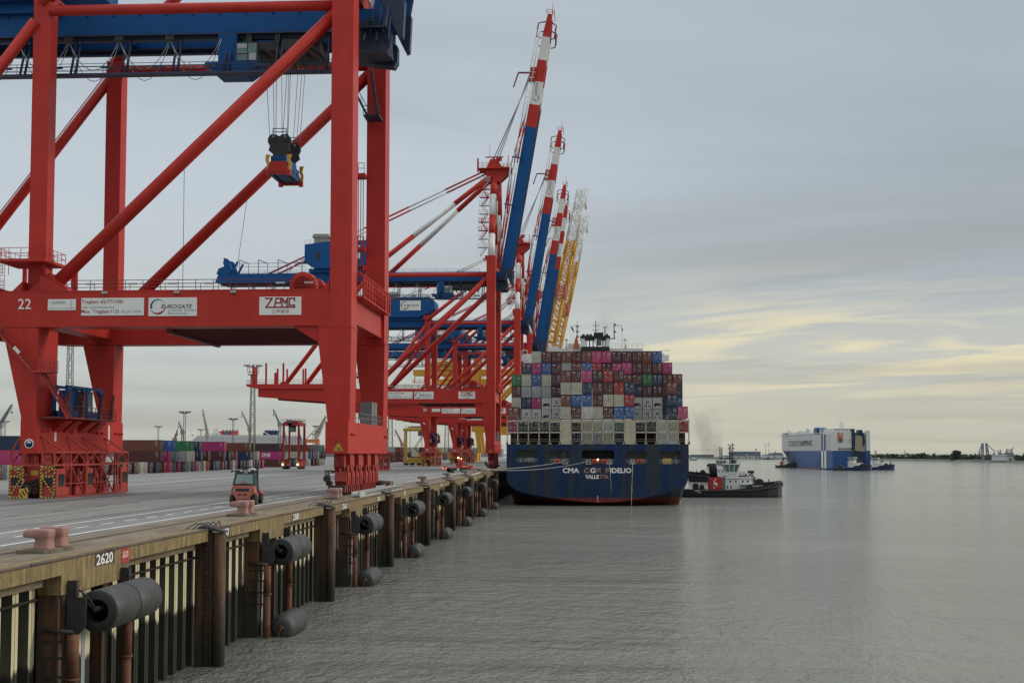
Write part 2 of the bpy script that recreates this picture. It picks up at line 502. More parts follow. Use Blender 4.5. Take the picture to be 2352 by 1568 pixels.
# river water: silty, choppy
t, b, P = shader('river_water')
silt = t.noise(t.mapping(P, (0.010, 0.016, 1)), 1.0, 4.0)
t.put(b.inputs['Base Color'], t.ramp(silt, [(0.3, (0.170, 0.172, 0.142)), (0.7, (0.235, 0.236, 0.205))]))
b.inputs['IOR'].default_value = 1.33
b.inputs['Roughness'].default_value = 0.10
w0 = t.noise(t.mapping(P, (3.6, 2.4, 1), rot=(0, 0, 0.5)), 1.0, 3.0, 0.6, 0.4)
w1 = t.noise(t.mapping(P, (1.15, 0.62, 1), rot=(0, 0, 0.30)), 1.0, 4.0, 0.6, 0.5)
w2 = t.noise(t.mapping(P, (0.30, 0.15, 1), rot=(0, 0, -0.2)), 1.0, 3.0, 0.55, 0.4)
w3 = t.noise(t.mapping(P, (0.055, 0.028, 1), rot=(0, 0, 0.15)), 1.0, 3.0, 0.5)
patch = t.ramp(t.noise(t.mapping(P, (0.010, 0.030, 1)), 1.0, 4.0, 0.6, 0.8), [(0.35, 0.35), (0.65, 1.35)])
hgt = t.math('ADD', t.math('MULTIPLY', t.math('MULTIPLY', w1, patch), 0.50), t.math('MULTIPLY', t.math('MULTIPLY', w2, patch), 0.75))
hgt = t.math('ADD', hgt, t.math('MULTIPLY', w0, 0.26))
hgt = t.math('ADD', hgt, t.math('MULTIPLY', w3, 0.7))
bump(t, b, hgt, 1.0, 1.0)

# asphalt of the terminal
t, b, P = shader('asphalt')
a1 = t.noise(P, 0.12, 5.0, 0.6); a2 = t.noise(t.mapping(P, (0.55, 0.012, 1)), 1.0, 5.0, 0.6); a3 = t.noise(P, 4.0, 4.0, 0.7)
c = t.ramp(a1, [(0.3, (0.178, 0.178, 0.168)), (0.7, (0.232, 0.230, 0.215))])
c = t.mix(1.0, c, t.ramp(a2, [(0.36, 0.55), (0.52, 1.0), (0.7, 1.15)]), 'MULTIPLY')
c = t.mix(1.0, c, t.ramp(a3, [(0.3, 0.88), (0.7, 1.10)]), 'MULTIPLY')
t.put(b.inputs['Base Color'], c)
t.put(b.inputs['Roughness'], t.ramp(a1, [(0.3, 0.55), (0.7, 0.75)]))
b.inputs['Specular IOR Level'].default_value = 0.4
bump(t, b, a3, 0.25, 0.03)

# concrete apron on top of the quay wall
t, b, P = shader('apron_concrete')
a1 = t.noise(t.mapping(P, (0.7, 0.22, 1)), 1.0, 7.0, 0.65); a3 = t.noise(P, 3.0, 6.0, 0.7)
c = t.ramp(a1, [(0.25, (0.105, 0.075, 0.045)), (0.5, (0.185, 0.145, 0.095)), (0.75, (0.26, 0.22, 0.155))])
c = t.mix(1.0, c, t.ramp(a3, [(0.3, 0.75), (0.7, 1.15)]), 'MULTIPLY')
t.put(b.inputs['Base Color'], c); b.inputs['Roughness'].default_value = 0.85
bump(t, b, a3, 0.4, 0.04)

# stained face of the capping beam
t, b, P = shader('beam_concrete')
a1 = t.noise(t.mapping(P, (2.0, 2.6, 0.5)), 1.0, 7.0, 0.68); a2 = t.noise(P, 5.0, 5.0, 0.7)
c = t.ramp(a1, [(0.28, (0.075, 0.052, 0.022)), (0.50, (0.215, 0.158, 0.066)), (0.70, (0.35, 0.27, 0.135))])
c = t.mix(1.0, c, t.ramp(a2, [(0.3, 0.70), (0.65, 1.12)]), 'MULTIPLY')
lm = t.ramp(t.noise(t.mapping(P, (1.1, 1.6, 0.16)), 1.0, 6.0, 0.6), [(0.66, 0.0), (0.72, 1.0)])
c = t.mix(t.math('MULTIPLY', lm, 0.55), c, (0.42, 0.36, 0.24))
rs = t.ramp(t.noise(t.mapping(P, (0.9, 0.7, 0.10), (5, 3, 1)), 1.0, 6.0, 0.6), [(0.63, 0.0), (0.72, 1.0)])
c = t.mix(t.math('MULTIPLY', rs, 0.6), c, (0.16, 0.065, 0.022))
t.put(b.inputs['Base Color'], c); b.inputs['Roughness'].default_value = 0.85
bump(t, b, a2, 0.4, 0.04)


# steel sheet piling: cream flanges and olive pans with recess shade painted in above the tide mark, slimy dark mud below
def sheet(name, top_a, top_b):
    t, b, P = shader(name)
    z = t.add('ShaderNodeSeparateXYZ'); t.l.new(P, z.inputs[0])
    a1 = t.noise(t.mapping(P, (1.2, 1.2, 0.14)), 1.0, 7.0, 0.66)
    c = t.ramp(a1, [(0.35, top_a), (0.7, top_b)])
    r = t.ramp(t.noise(t.mapping(P, (1.0, 0.9, 0.10), (9, 2, 4)), 1.0, 6.0, 0.6), [(0.58, 0.0), (0.66, 1.0)])
    c = t.mix(t.math('MULTIPLY', r, 0.75), c, (0.15, 0.065, 0.025))
    mud = t.ramp(t.noise(t.mapping(P, (1.1, 1.1, 0.35), (2, 8, 1)), 1.0, 7.0, 0.7), [(0.3, (0.008, 0.0085, 0.004)), (0.6, (0.020, 0.020, 0.010)), (0.78, (0.060, 0.054, 0.032))])
    edge = t.noise(t.mapping(P, (0.5, 0.75, 0.0)), 1.0, 5.0, 0.7)
    h = t.math('ADD', z.outputs[2], t.math('MULTIPLY', edge, 2.6))
    c = t.mix(t.ramp(t.math('MULTIPLY', h, 0.1), [(0.475, 1.0), (0.50, 0.0)]), c, mud)
    t.put(b.inputs['Base Color'], c); b.inputs['Roughness'].default_value = 0.7
    bump(t, b, a1, 0.3, 0.05)


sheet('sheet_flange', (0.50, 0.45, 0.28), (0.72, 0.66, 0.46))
sheet('sheet_pan_shaded', (0.060, 0.055, 0.034), (0.115, 0.107, 0.068))  # shadow of the recesses mixed into the olive pan colour
# tidal zone steelwork: rust with a wet dark foot
t, b, P = shader('tidal_steel')
z = t.add('ShaderNodeSeparateXYZ'); t.l.new(P, z.inputs[0])
a1 = t.noise(t.mapping(P, (1.6, 1.6, 0.22)), 1.0, 8.0, 0.7)
c = t.ramp(a1, [(0.30, (0.014, 0.011, 0.009)), (0.46, (0.045, 0.030, 0.020)), (0.56, (0.115, 0.052, 0.022)), (0.63, (0.060, 0.038, 0.025)), (0.72, (0.26, 0.22, 0.16))])
c = t.mix(t.ramp(t.math('MULTIPLY_ADD', a1, 0.25, t.math('MULTIPLY', z.outputs[2], 0.1)), [(0.24, 1.0), (0.45, 0.0)]), c, (0.030, 0.030, 0.016))
t.put(b.inputs['Base Color'], c); b.inputs['Roughness'].default_value = 0.75
bump(t, b, t.noise(P, 6.0, 6.0, 0.7), 0.5, 0.05)
mat('line_white', (0.72, 0.72, 0.69), 0.7, 0.15, 1.2)
mat('line_faded', (0.38, 0.38, 0.36), 0.75, 0.3, 0.8)
mat('line_yellow', (0.42, 0.40, 0.26), 0.75, 0.3, 0.8)
mat('groove', (0.035, 0.033, 0.030), 0.8, 0.2, 1.0)


def structure(name, mb, mats):
    return tag(mb.build(name, mats), kind='structure')


mb = MB()
S = 9000
mb.add([(-24.5, -400, 0), (S, -400, 0), (S, 14000, 0), (-24.5, 14000, 0)], [(0, 1, 2, 3)])
structure('river', mb, 'river_water')

mb = MB()
xs = [-6000, -130, -115, -80, -60, -27.5]
for x0, x1 in zip(xs, xs[1:]):
    mb.add([(x0, -60, gz(x0)), (x1, -60, gz(x1)), (x1, 1500, gz(x1)), (x0, 1500, gz(x0))], [(0, 1, 2, 3)])
mb.add([(-6000, 1500, 7.35), (-27.5, 1500, 8.12), (-27.5, 9000, 8.12), (-6000, 9000, 7.35)], [(0, 1, 2, 3)])
structure('terminal_ground', mb, 'asphalt')

mb = MB()
mb.box(-27.5, -23.25, -60, 1500, 6.9, 8.12)
structure('quay_apron', mb, 'apron_concrete')

# painted lines
mb = MB()


def line(x, w, y0, y1, m, e=0.005):
    mb.add([(x - w / 2, y0, gz(x - w / 2) + e), (x + w / 2, y0, gz(x + w / 2) + e), (x + w / 2, y1, gz(x + w / 2) + e), (x - w / 2, y1, gz(x - w / 2) + e)], [(0, 1, 2, 3)], m)


line(-28.5, 0.26, 20, 800, 0)
line(-33.4, 0.26, 20, 800, 0)
y = 39.6
while y < 420:
    line(-31.0, 0.22, y, y + 2.2, 0); y += 4.25
for k in range(60):
    y = 60 + k * 6.3
    line(-36.6, 0.14, y, y + 3.0 + 1.5 * random.random(), 1)
line(-37.9, 0.16, 60, 700, 1); line(-39.2, 0.16, 60, 700, 2)
for k in range(40):
    y = 70 + k * 9.0
    line(-43.0, 0.22, y, y + 5 + 2 * random.random(), 2)
line(-48.0, 0.14, 60, 700, 1)
line(-73.0, 0.30, 100, 800, 0)
line(-88.0, 0.25, 150, 800, 1)
structure('road_markings', mb, ['line_white', 'line_faded', 'line_yellow'])
mb = MB()
for x in (-25.95, -60.8):
    for dx in (-0.16, 0.16):
        line(x + dx, 0.10, 0, 1200, 0, 0.004)
mb.box(-25.99, -25.91, 0, 1200, 8.0, 8.135, 1)
mb.box(-60.84, -60.76, 0, 1200, 7.5, gz(-60.8) + 0.02, 1)
for x in (-52.5, -54.2, -66.0, -70.4):
    line(x, 0.22, 0, 900, 0, 0.004)
structure('crane_rails', mb, ['groove', 'steel_rail'])

# ------------------------------------------------------------------ the quay wall and what hangs on it
PITCH = 34.0
qw = thing('quay_wall', (-23, 170, 0), 'stained concrete quay wall on steel sheet piling with painted metre numbers', 'quay wall')
mb = MB(); nose = MB()
pile_y = [77.2 + PITCH * k for k in range(-1, 9)]
cuts = [-20.0]
for y in pile_y: cuts += [y - 0.42, y + 0.52]
cuts.append(900.0)
for a, b_ in zip(cuts[0::2], cuts[1::2]):
    n = max(1, round((b_ - a) / 8.4)) if b_ < 400 else 1
    for i in range(n):
        y0 = a + (b_ - a) * i / n; y1 = a + (b_ - a) * (i + 1) / n - (0.035 if i < n - 1 else 0)
        mb.prism([(-23.24, 7.38), (-22.50, 7.38), (-22.50, 7.96), (-22.60, 8.116), (-23.24, 8.116)], 'xz', y0, y1)
        nose.path([(-22.56, y0 + 0.02, 8.055), (-22.56, y1 - 0.02, 8.055)], 0.085, 8)
mb.build('capping_beam', 'beam_concrete', qw)
mat('nosing', (0.10, 0.075, 0.055), 0.75, 0.3, 2.0, rust=0.3, rust_scale=2.0)
nose.build('edge_nosing', 'nosing', qw)
mb = MB()
P_ = 1.63
y = -10.0
prof = []
while y < 700:
    prof += [(-24.35, y), (-24.35, y + 0.78), (-23.62, y + 0.90), (-23.62, y + 1.14), (-23.67, y + 1.16), (-23.67, y + 1.21), (-23.62, y + 1.23), (-23.62, y + 1.49)]
    y += P_
for (xa, ya), (xb, yb) in zip(prof, prof[1:]):
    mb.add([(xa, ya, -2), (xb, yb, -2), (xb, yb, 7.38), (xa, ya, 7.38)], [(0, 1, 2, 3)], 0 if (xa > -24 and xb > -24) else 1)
mb.build('sheet_piling', ['sheet_flange', 'sheet_pan_shaded'], qw)
mb = MB()
mb.tube((-23.52, 0, 6.35), (-23.52, 700, 6.35), 0.07, 6)
mb.build('waling_pipe', 'rust_dark', qw)
for k in range(-1, 9):
    y0 = 55.1 + PITCH * k
    mb = MB()
    mb.box(-23.55, -22.506, y0, y0 + 7.2, 6.53, 7.38)
    mb.build('haunch', 'beam_concrete', qw)
    mb = MB()
    mb.box(-23.60, -22.75, y0 + 0.12, y0 + 1.25, -2, 6.53)
    mb.box(-22.75, -22.66, y0 + 0.12, y0 + 0.24, -2, 6.4); mb.box(-22.75, -22.66, y0 + 1.13, y0 + 1.25, -2, 6.4)
    for z in (1.2, 2.8, 4.4): mb.box(-22.75, -22.69, y0 + 0.24, y0 + 1.13, z, z + 0.12)
    mb.box(-23.6, -22.9, y0 + 5.9, y0 + 6.6, -2, 6.53)
    mb.build('support_pile', 'tidal_steel', qw)
    mb = MB()
    mb.box(-23.61, -22.98, y0 + 2.2, y0 + 4.6, -2, 6.53, 0); 
    mb.box(-22.98, -22.95, y0 + 2.35, y0 + 2.75, -2, 6.53, 1); mb.box(-22.98, -22.95, y0 + 3.55, y0 + 3.95, -2, 6.53, 1)
    mb.build('backing_panel', ['sheet_flange', 'zinc_strip'], qw)
for k, n in enumerate(range(2620, 2380, -20)):
    yc = 60.1 + 20.05 * k
    mb = MB()
    mb.box(-22.50, -22.492, yc - 1.25, yc + 1.25, 7.42, 8.00, 0)
    pl = mb.build('number_panel', 'number_back', qw)
    mb = MB()
    write(mb, str(n), (-22.488, yc, 7.71), 2.1, 0.50, (0, 1, 0), m=0, bold=0.02)
    mb.build('numerals', 'letter_white', pl)
mb = MB(); mb.box(-22.50, -22.485, 62.25, 63.35, 7.30, 7.98, 0)
pl = mb.build('small_plate', 'crane_red_rusty', qw)
mb = MB(); write(mb, '2620', (-22.48, 62.8, 7.70), 0.75, 0.3, (0, 1, 0)); mb.build('numerals', 'letter_white', pl)

# fender piles with ladders
ord_ = ['nearest', 'second', 'third', 'fourth', 'fifth', 'sixth', 'seventh', 'eighth']


def make_pile():
    e = thing('fender_pile', (-22.2, 0, 0), '', 'fender pile', 'steel fender piles along the quay wall')
    mb = MB()
    mb.tube((-21.95, 0.05, -2), (-21.95, 0.05, 7.85), 0.38, 20)
    mb.box(-23.3, -22.3, -0.30, 0.45, -2, 7.85)
    mb.build('pile_shaft', 'tidal_steel', e)
    mb = MB()
    mb.ladder((-22.55, -0.36, -0.4), (-22.55, -0.36, 7.8), 0.36, 0, (1, 0, 0), 0.33, 0.035)
    mb.build('ladder', 'rust_dark', e)
    mb = MB()
    mb.prism([(-23.2, 8.14), (-21.6, 7.88), (-21.6, 7.98), (-22.4, 8.20), (-23.0, 8.28)], 'xz', -0.40, 0.45)
    for k in range(5):
        mb.path([(-23.6 + k * 0.4, -1.2, 8.16), (-23.3 + k * 0.35, -0.3, 8.42 + 0.04 * k), (-22.9 + k * 0.2, 0.7, 8.22)], 0.035, 5)
    mb.build('cap_plate', 'plate_dark', e)
    return e


e0 = make_pile()
lab = ['tallest looking steel pile with ladder beside the quay number 2600',
       'steel fender pile beside the second black cylinder fender, next to number 2560',
       'steel fender pile below the far end of the aluminium gangway',
       'fourth steel fender pile along the wall, beside the fourth floating fender',
       'fifth steel fender pile along the quay, two piles before the red truck',
       'sixth steel fender pile, on the wall just before the red truck',
       'seventh steel fender pile, on the wall below the white mooring ropes',
       'last visible steel fender pile, beside the container ship hull']
for k in range(8):
    e = e0 if k == 0 else dup(e0)
    e.location = (-22.2, 77.2 + PITCH * k, 0); e['label'] = lab[k]


def make_fender():
    e = thing('cylinder_fender', (-21.3, 0, 5.75), '', 'fender', 'black cylinder fenders on the quay wall')
    Rr, ri = 0.92, 0.50
    mb = MB()
    for a, b_ in ((1.0, 4.02), (4.10, 7.05)):
        mb.lathe((-21.3, 0, 5.75), (0, 1, 0), [(a, ri), (a, Rr - 0.06), (a + 0.06, Rr), (b_ - 0.06, Rr), (b_, Rr - 0.07), (b_, ri)], 32, 0, [1, 1, 0, 0, 1], caps=False)
        mb.lathe((-21.3, 0, 5.75), (0, 1, 0), [(b_, ri), (a, ri)], 28, 1, caps=False)
    mb.build('rubber_cylinder', ['rubber_face', 'black_rubber'], e)
    mb = MB()
    mb.tube((-21.3, 0.8, 5.85), (-21.3, 7.3, 5.85), 0.11, 10)
    for a in (0.9, 2.5, 4.0): mb.bar((-21.3, a, 5.85), (-21.75, a, 6.15), 0.10)
    for a in (0.85, 7.2):
        mb.path([(-21.3, a, 5.85), (-21.6, a, 6.3), (-22.0, a, 6.65), (-22.45, a, 6.75)], 0.05, 5)
    mb.build('axle', 'rust_dark', e)
    for a in (0.62, 7.1):
        mb = MB()
        mb.prism([(-22.49, 7.10), (-22.08, 7.10), (-22.08, 6.40), (-21.66, 6.36), (-21.66, 5.15), (-21.95, 4.80), (-22.49, 4.80)], 'xz', a, a + 0.14)
        mb.box(-22.11, -22.05, a - 0.06, a + 0.22, 6.42, 7.12)
        mb.build('bracket_plate', 'plate_dark', e)
    return e


f0 = make_fender()
lab = ['nearest and largest black cylinder fender, below the painted 2620',
       'second black cylinder fender along the wall, near the number 2580',
       'third black cylinder fender, hanging near the number 2540',
       'fourth black cylinder fender, just past the aluminium gangway',
       'fifth black cylinder fender along the wall, before the red truck',
       'sixth black cylinder fender, near the wall below the red truck',
       'seventh black cylinder fender, under the white mooring ropes',
       'farthest black cylinder fender, beside the stern of the container ship']
for k in range(8):
    e = f0 if k == 0 else dup(f0)
    e.location = (-21.3, 55.1 + PITCH * k, 5.75); e['label'] = lab[k]


def make_pipes():
    e = thing('guide_pipe_frame', (-22, 0, 0), '', 'pipe frame', 'rusty guide pipes below the fenders')
    for y, x, top in ((0.15, -22.0, 4.85), (6.7, -22.0, 5.0)):
        mb = MB()
        mb.tube((x, y, -1.5), (x, y, 2.9), 0.235, 14); mb.tube((x, y, 2.9), (x, y, 3.02), 0.30, 14)
        mb.tube((x, y, 3.02), (x, y, top), 0.25, 14)
        mb.build('guide_pipe', 'rust_pipe', e)
    mb = MB()
    mb.tube((-22.0, 0.15, 4.95), (-23.3, 0.0, 5.05), 0.10, 8)
    for z in (2.2, 3.0, 3.8, 4.5): mb.box(-23.3, -22.1, 0.08, 0.2, z, z + 0.1)
    for x in (-22.45, -22.8): mb.box(x, x + 0.08, 0.05, 0.22, 2.0, 5.0)
    mb.build('support_frame', 'rust_dark', e)
    mb = MB(); mb.tube((-22.0, 6.7, 5.05), (-23.3, 6.6, 5.1), 0.09, 8); mb.build('support_arm', 'rust_dark', e)
    return e


g0 = make_pipes()
for k in range(8):
    e = g0 if k == 0 else dup(g0)
    e.location = (-22, 55.1 + PITCH * k, 0)
    e['label'] = ['rusty orange pipe pair below the nearest cylinder fender', 'rusty pipe pair below the second cylinder fender, beside a floating fender',
                  'rusty pipe pair below the third cylinder fender', 'rusty pipe pair below the fourth cylinder fender', 'rusty pipe pair below the fifth cylinder fender',
                  'rusty pipe pair below the sixth cylinder fender', 'rusty pipe pair below the seventh cylinder fender', 'rusty pipe pair below the farthest cylinder fender'][k]


def make_float():
    e = thing('floating_fender', (-21.05, 0, 0.62), '', 'floating fender', 'black barrel fenders floating at the quay')
    mb = MB()
    prof = [(-2.55, 0.20), (-2.52, 0.52), (-2.42, 0.72), (-2.2, 0.84), (-1.85, 0.90), (0, 0.92), (1.85, 0.90), (2.2, 0.84), (2.42, 0.72), (2.52, 0.52), (2.55, 0.20)]
    mb.lathe((-21.05, 0, 0.62), (0, 1, 0.0), prof, 28)
    mb.build('rubber_body', 'rubber_face', e)
    for s in (-1, 1):
        mb = MB()
        mb.lathe((-21.05, s * 2.55, 0.62), (0, s, 0), [(-0.05, 0.22), (0.06, 0.18), (0.08, 0.02)], 12)
        mb.path([(-21.05, s * 2.6, 0.62), (-21.1, s * 2.72, 0.45), (-21.2, s * 2.8, 0.15), (-21.25, s * 2.8, -0.2)], 0.035, 6)
        mb.build('end_fitting', 'rust_pipe', e)
    return e


h0 = make_float()
for k in range(1, 8):
    e = h0 if k == 1 else dup(h0)
    e.location = (-21.05, 55.1 + PITCH * k + 2.9, 0.62)
    e['label'] = ['', 'nearest black barrel fender floating in the water', 'second black barrel fender floating by the wall, with a reddish worn side',
                  'third black barrel fender floating below the gangway end', 'fourth black barrel fender floating along the wall', 'fifth black barrel fender floating along the wall',
                  'sixth black barrel fender, floating where the red reflection starts', 'last black barrel fender, floating beside the ship stern'][k]


# bollards
def superring(cx, cy, z, hx, hy, n=20, p=3.0):
    r = []
    for j in range(n):
        a = 2 * math.pi * j / n; c, s_ = math.cos(a), math.sin(a)
        r.append((cx + hx * math.copysign(abs(c) ** (2 / p), c), cy + hy * math.copysign(abs(s_) ** (2 / p), s_), z))
    return r


def make_bollard(m):
    e = thing('double_bollard', (-24.5, 0, 8.12), '', 'bollard', 'double bollards along the quay edge')
    mb = MB(); z0 = 8.12
    mb.prism([(-25.45, -0.95), (-24.15, -0.95), (-23.95, -0.6), (-23.95, 1.9), (-24.2, 2.1), (-25.2, 2.1), (-25.45, 1.7)], 'xy', z0 + 0.003, z0 + 0.17)
    mb.build('base_slab', 'concrete_dark', e)
    for y in (-0.15, 1.45):
        mb = MB()
        w = 0.0 if y < 0 else 0.03
        mb.loft([superring(-24.50, y, z0 + 0.17, 0.50, 0.48, p=4), superring(-24.50, y, z0 + 0.26, 0.40, 0.40, p=4), superring(-24.48, y, z0 + 0.55, 0.34, 0.38, p=4), superring(-24.50, y, z0 + 0.66, 0.36, 0.40, p=4),
                 superring(-24.72, y, z0 + 0.70, 0.60, 0.42, p=6), superring(-24.74, y, z0 + 0.76, 0.63, 0.44, p=6), superring(-24.72, y, z0 + 0.98 + w, 0.62, 0.44, p=6), superring(-24.68, y, z0 + 1.05 + w, 0.55, 0.40, p=5)])
        mb.build('bollard_post', m, e)
    return e


b1 = make_bollard('bollard_pink'); b2 = make_bollard('bollard_grey')
lab = ['nearest pink double bollard on the quay edge', 'pink double bollard standing in front of the forklift', 'pale pink double bollard beside the near crane waterside wheels',
       'grey double bollard at the far end of the gangway', 'grey double bollard between the gangway and the red truck', 'grey double bollard just before the red truck',
       'grey double bollard beside the person in orange', 'grey double bollard holding the white mooring ropes']
n_used = [0, 0]
for k in range(8):
    src, i = (b1, 0) if k < 3 else (b2, 1)
    e = src if n_used[i] == 0 else dup(src)
    n_used[i] = 1
    e.location = (-24.5, 58.1 + PITCH * k, 8.12); e['label'] = lab[k]

# aluminium gangway lying on the quay edge
e = thing('gangway', (-23.2, 146, 8.12), 'long aluminium gangway lying along the quay edge beside the near crane', 'gangway')
mb = MB()
for x in (-23.75, -22.95):
    mb.box(x - 0.05, x + 0.05, 131, 161, 8.14, 8.26); mb.box(x - 0.05, x + 0.05, 131, 161, 8.62, 8.70)
    for k in range(41):
        y = 131 + k * 0.75
        mb.box(x - 0.04, x + 0.04, y - 0.035, y + 0.035, 8.26, 8.62)
    mb.box(x - 0.06, x + 0.06, 131.0, 134.0, 8.26, 8.62)
mb.box(-23.72, -22.98, 131, 161, 8.20, 8.24)
mb.build('truss_side', 'aluminium', e)
mb = MB()
for k in range(60): mb.box(-23.7, -23.0, 131.2 + k * 0.5, 131.26 + k * 0.5, 8.242, 8.27)
mb.build('tread', 'dark_metal', e)
# ------------------------------------------------------------------ ship-to-shore gantry cranes
Y0 = 137.6                      # front face of the nearest crane
NL, FL = (Y0, Y0 + 3.3), (Y0 + 22.7, Y0 + 26.0)     # near and far legs
XW, XL = -25.15, -59.3          # river-side faces of the waterside and landside legs
HINGE, TIP = (-22.85, 62.2), (-10.15, 136.0)
RW = ['crane_red', 'crane_white', 'crane_blue']


def banded(mb, p, q, r, bands, n=10, r2=None):
    """tube painted in bands; bands = [(length fraction, material index)]"""
    p = Vector(p); q = Vector(q); t = 0
    for f, m in bands:
        mb.tube(p.lerp(q, t), p.lerp(q, min(1, t + f)), r, n, m, caps=True)
        t += f


def make_crane():
    e = thing('gantry_crane', (-43, Y0 + 13, 8), '', 'gantry crane', 'red and blue gantry cranes along the quay')
    B = lambda mb, n, m: mb.build(n, m, e)
    # legs
    for (ya, yb) in (NL, FL):
        mb = MB()
        mb.box(-27.5, XW, ya, yb, 30.1, 66.5)
        mb.prism([(-27.5, 30.1), (XW, 30.1), (XW, 26.15), (-27.95, 26.15)], 'xz', ya, yb)
        mb.box(-27.9, XW + 0.05, ya - 0.05, yb + 0.05, 65.9, 66.55)
        B(mb, 'waterside_leg', 'crane_red')
        mb = MB()
        mb.prism([(-28.6, 26.1), (-28.75, 25.0), (-27.6, 15.9), (-25.25, 15.9), (-25.1, 26.1)], 'xz', ya - (0.1 if ya < 140 else 0), yb)
        mb.box(-28.65, -25.05, ya - 0.14, yb + 0.04, 26.02, 26.16)
        B(mb, 'lower_leg', 'crane_red')
        mb = MB()
        la, lb = (ya + 1.5, yb + 0.1) if ya < 140 else (ya + 0.9, yb - 0.3)
        mb.box(-61.25, XL, la, lb, 30.1, 62.6)
        mb.prism([(-62.6, 30.1), (XL, 30.1), (XL, 26.15), (-63.3, 26.15)], 'xz', ya + 0.03, yb)
        B(mb, 'landside_leg', 'crane_red')
        mb = MB()
        mb.prism([(-63.3, 26.1), (-61.0, 16.4), (XL - 0.05, 16.4), (XL, 26.1)], 'xz', ya, yb + (2.0 if ya < 140 else 0))
        B(mb, 'lower_leg', 'crane_red')
    # landside platform ring
    mb = MB()
    mb.box(-63.7, -58.2, Y0 - 1.2, Y0 + 4.6, 33.2, 33.5)
    mb.rail([(-63.6, Y0 - 1.1, 33.5), (-58.3, Y0 - 1.1, 33.5), (-58.3, Y0 + 4.5, 33.5), (-63.6, Y0 + 4.5, 33.5), (-63.6, Y0 - 1.1, 33.5)], 1.2, 0.035, 1.1)
    mb.ladder((-63.0, Y0 - 1.0, 30.2), (-63.0, Y0 - 1.0, 34.6), 0.5)
    for x, y in ((-63.2, -0.6), (-62.4, -0.8), (-58.6, -0.6)): mb.tube((x, Y0 + y, 31.8), (x, Y0 + y, 33.2), 0.04, 4)
    B(mb, 'leg_platform', 'crane_red')
    # sill beams joining near and far leg above the wheels
    mb = MB()
    mb.box(-27.65, -25.22, NL[0] - 1.0, FL[1], 12.55, 15.9)
    for y in (Y0 + 0.8, Y0 + 1.5, Y0 + 2.2, Y0 + 23.8, Y0 + 24.5, Y0 + 25.2): mb.tube((-25.22, y, 14.6), (-24.95, y, 14.62), 0.14, 8)
    mb.tube((-26.4, Y0 - 1.0, 14.0), (-26.4, Y0 - 1.25, 14.0), 0.16, 8)
    B(mb, 'waterside_sill', 'crane_red')
    mb = MB(); mb.box(-61.0, -59.2, NL[0] - 0.1, FL[1], 12.55, 16.4)
    for y in (1.2, 1.9, 2.6, 7.2, 9.4, 17.0, 18.6, 23.2, 24.2, 25.2): mb.tube((-59.2, Y0 + y, 15.0), (-58.9, Y0 + y, 15.02), 0.14, 8)
    for y in (4.0, 7.0, 11.4, 14.4):
        mb.prism([(-59.2, 16.2), (-57.6, 16.2), (-59.2, 14.9)], 'xz', Y0 + y, Y0 + y + 1.9)
    B(mb, 'landside_sill', 'crane_red')
    for y in (4.5, 20.8):
        mb = MB(); mb.box(-59.19, -59.17, Y0 + y, Y0 + y + 0.6, 13.9, 16.0, 0); B(mb, 'side_plate', 'sign_white')
    mb = MB()
    mb.lathe((-60.0, Y0 - 0.11, 13.6), (0, -1, 0), [(0, 0.52), (0.02, 0.52), (0.02, 0.40)], 24, 0, [0, 0, 1])
    mb.lathe((-60.0, Y0 - 0.13, 13.6), (0, -1, 0), [(0.0, 0.40), (0.005, 0.001)], 24, 1)
    mb.prism([(-60.22, 13.68), (-59.78, 13.68), (-59.85, 13.85), (-60.0, 13.95), (-60.15, 13.85)], 'xz', Y0 - 0.15, Y0 - 0.14, 0)
    B(mb, 'round_emblem', ['sign_white', 'letter_blue'])
    mb = MB()
    wx, wy, wz = -26.25, Y0 - 1.02, 12.8
    def tri(s, y, m):
        mb.add([(wx - 0.6 * s, y, wz + 0.36 - 0.36 * s), (wx + 0.6 * s, y, wz + 0.36 - 0.36 * s), (wx, y, wz + 0.36 + 0.72 * s)], [(0, 1, 2)], m)
    tri(1.0, wy, 0); tri(0.90, wy - 0.004, 1); tri(0.70, wy - 0.008, 0)
    mb.add([(wx - 0.2, wy - 0.012, wz + 0.2), (wx + 0.05, wy - 0.012, wz + 0.2), (wx - 0.02, wy - 0.012, wz + 0.55)], [(0, 1, 2)], 1)
    mb.add([(wx + 0.05, wy - 0.012, wz + 0.15), (wx + 0.28, wy - 0.012, wz + 0.2), (wx + 0.1, wy - 0.012, wz + 0.42)], [(0, 1, 2)], 1)
    B(mb, 'warning_triangle', ['hazard_yellow', 'crane_dark_red'])
    # portal beams: across the rails, cantilevered over the land side
    for i, (ya, yb) in enumerate(((NL[0] + 0.02, NL[1] - 0.3), (FL[0] + 0.3, FL[1] - 0.02))):
        mb = MB()
        mb.prism([(-90.4, 30.1), (-90.4, 28.0), (-66.0, 26.2), (-27.6, 26.2), (-27.6, 30.1)], 'xz', ya, yb)
        mb.prism([(-27.6, 30.1), (-28.4, 30.1), (-27.6, 31.0)], 'xz', ya + 0.1, yb - 0.1)
        mb.prism([(-62.4, 30.1), (-61.25, 30.1), (-61.25, 31.2)], 'xz', ya + 0.1, yb - 0.1)
        mb.prism([(XL, 30.1), (XL + 3.2, 30.1), (XL, 31.9)], 'xz', ya + 0.1, yb - 0.1)
        mb.prism([(-31.6, 26.2), (-28.6, 26.2), (-28.6, 24.3)], 'xz', ya + 0.3, yb - 0.3)
        if i == 0:
            mb.box(-60.0, -27.7, ya - 0.03, ya, 26.2, 26.34); mb.box(-66, -27.7, ya - 0.04, ya, 30.0, 30.14)
            mb.box(-58.4, -55.4, ya - 0.02, ya, 29.3, 29.36)
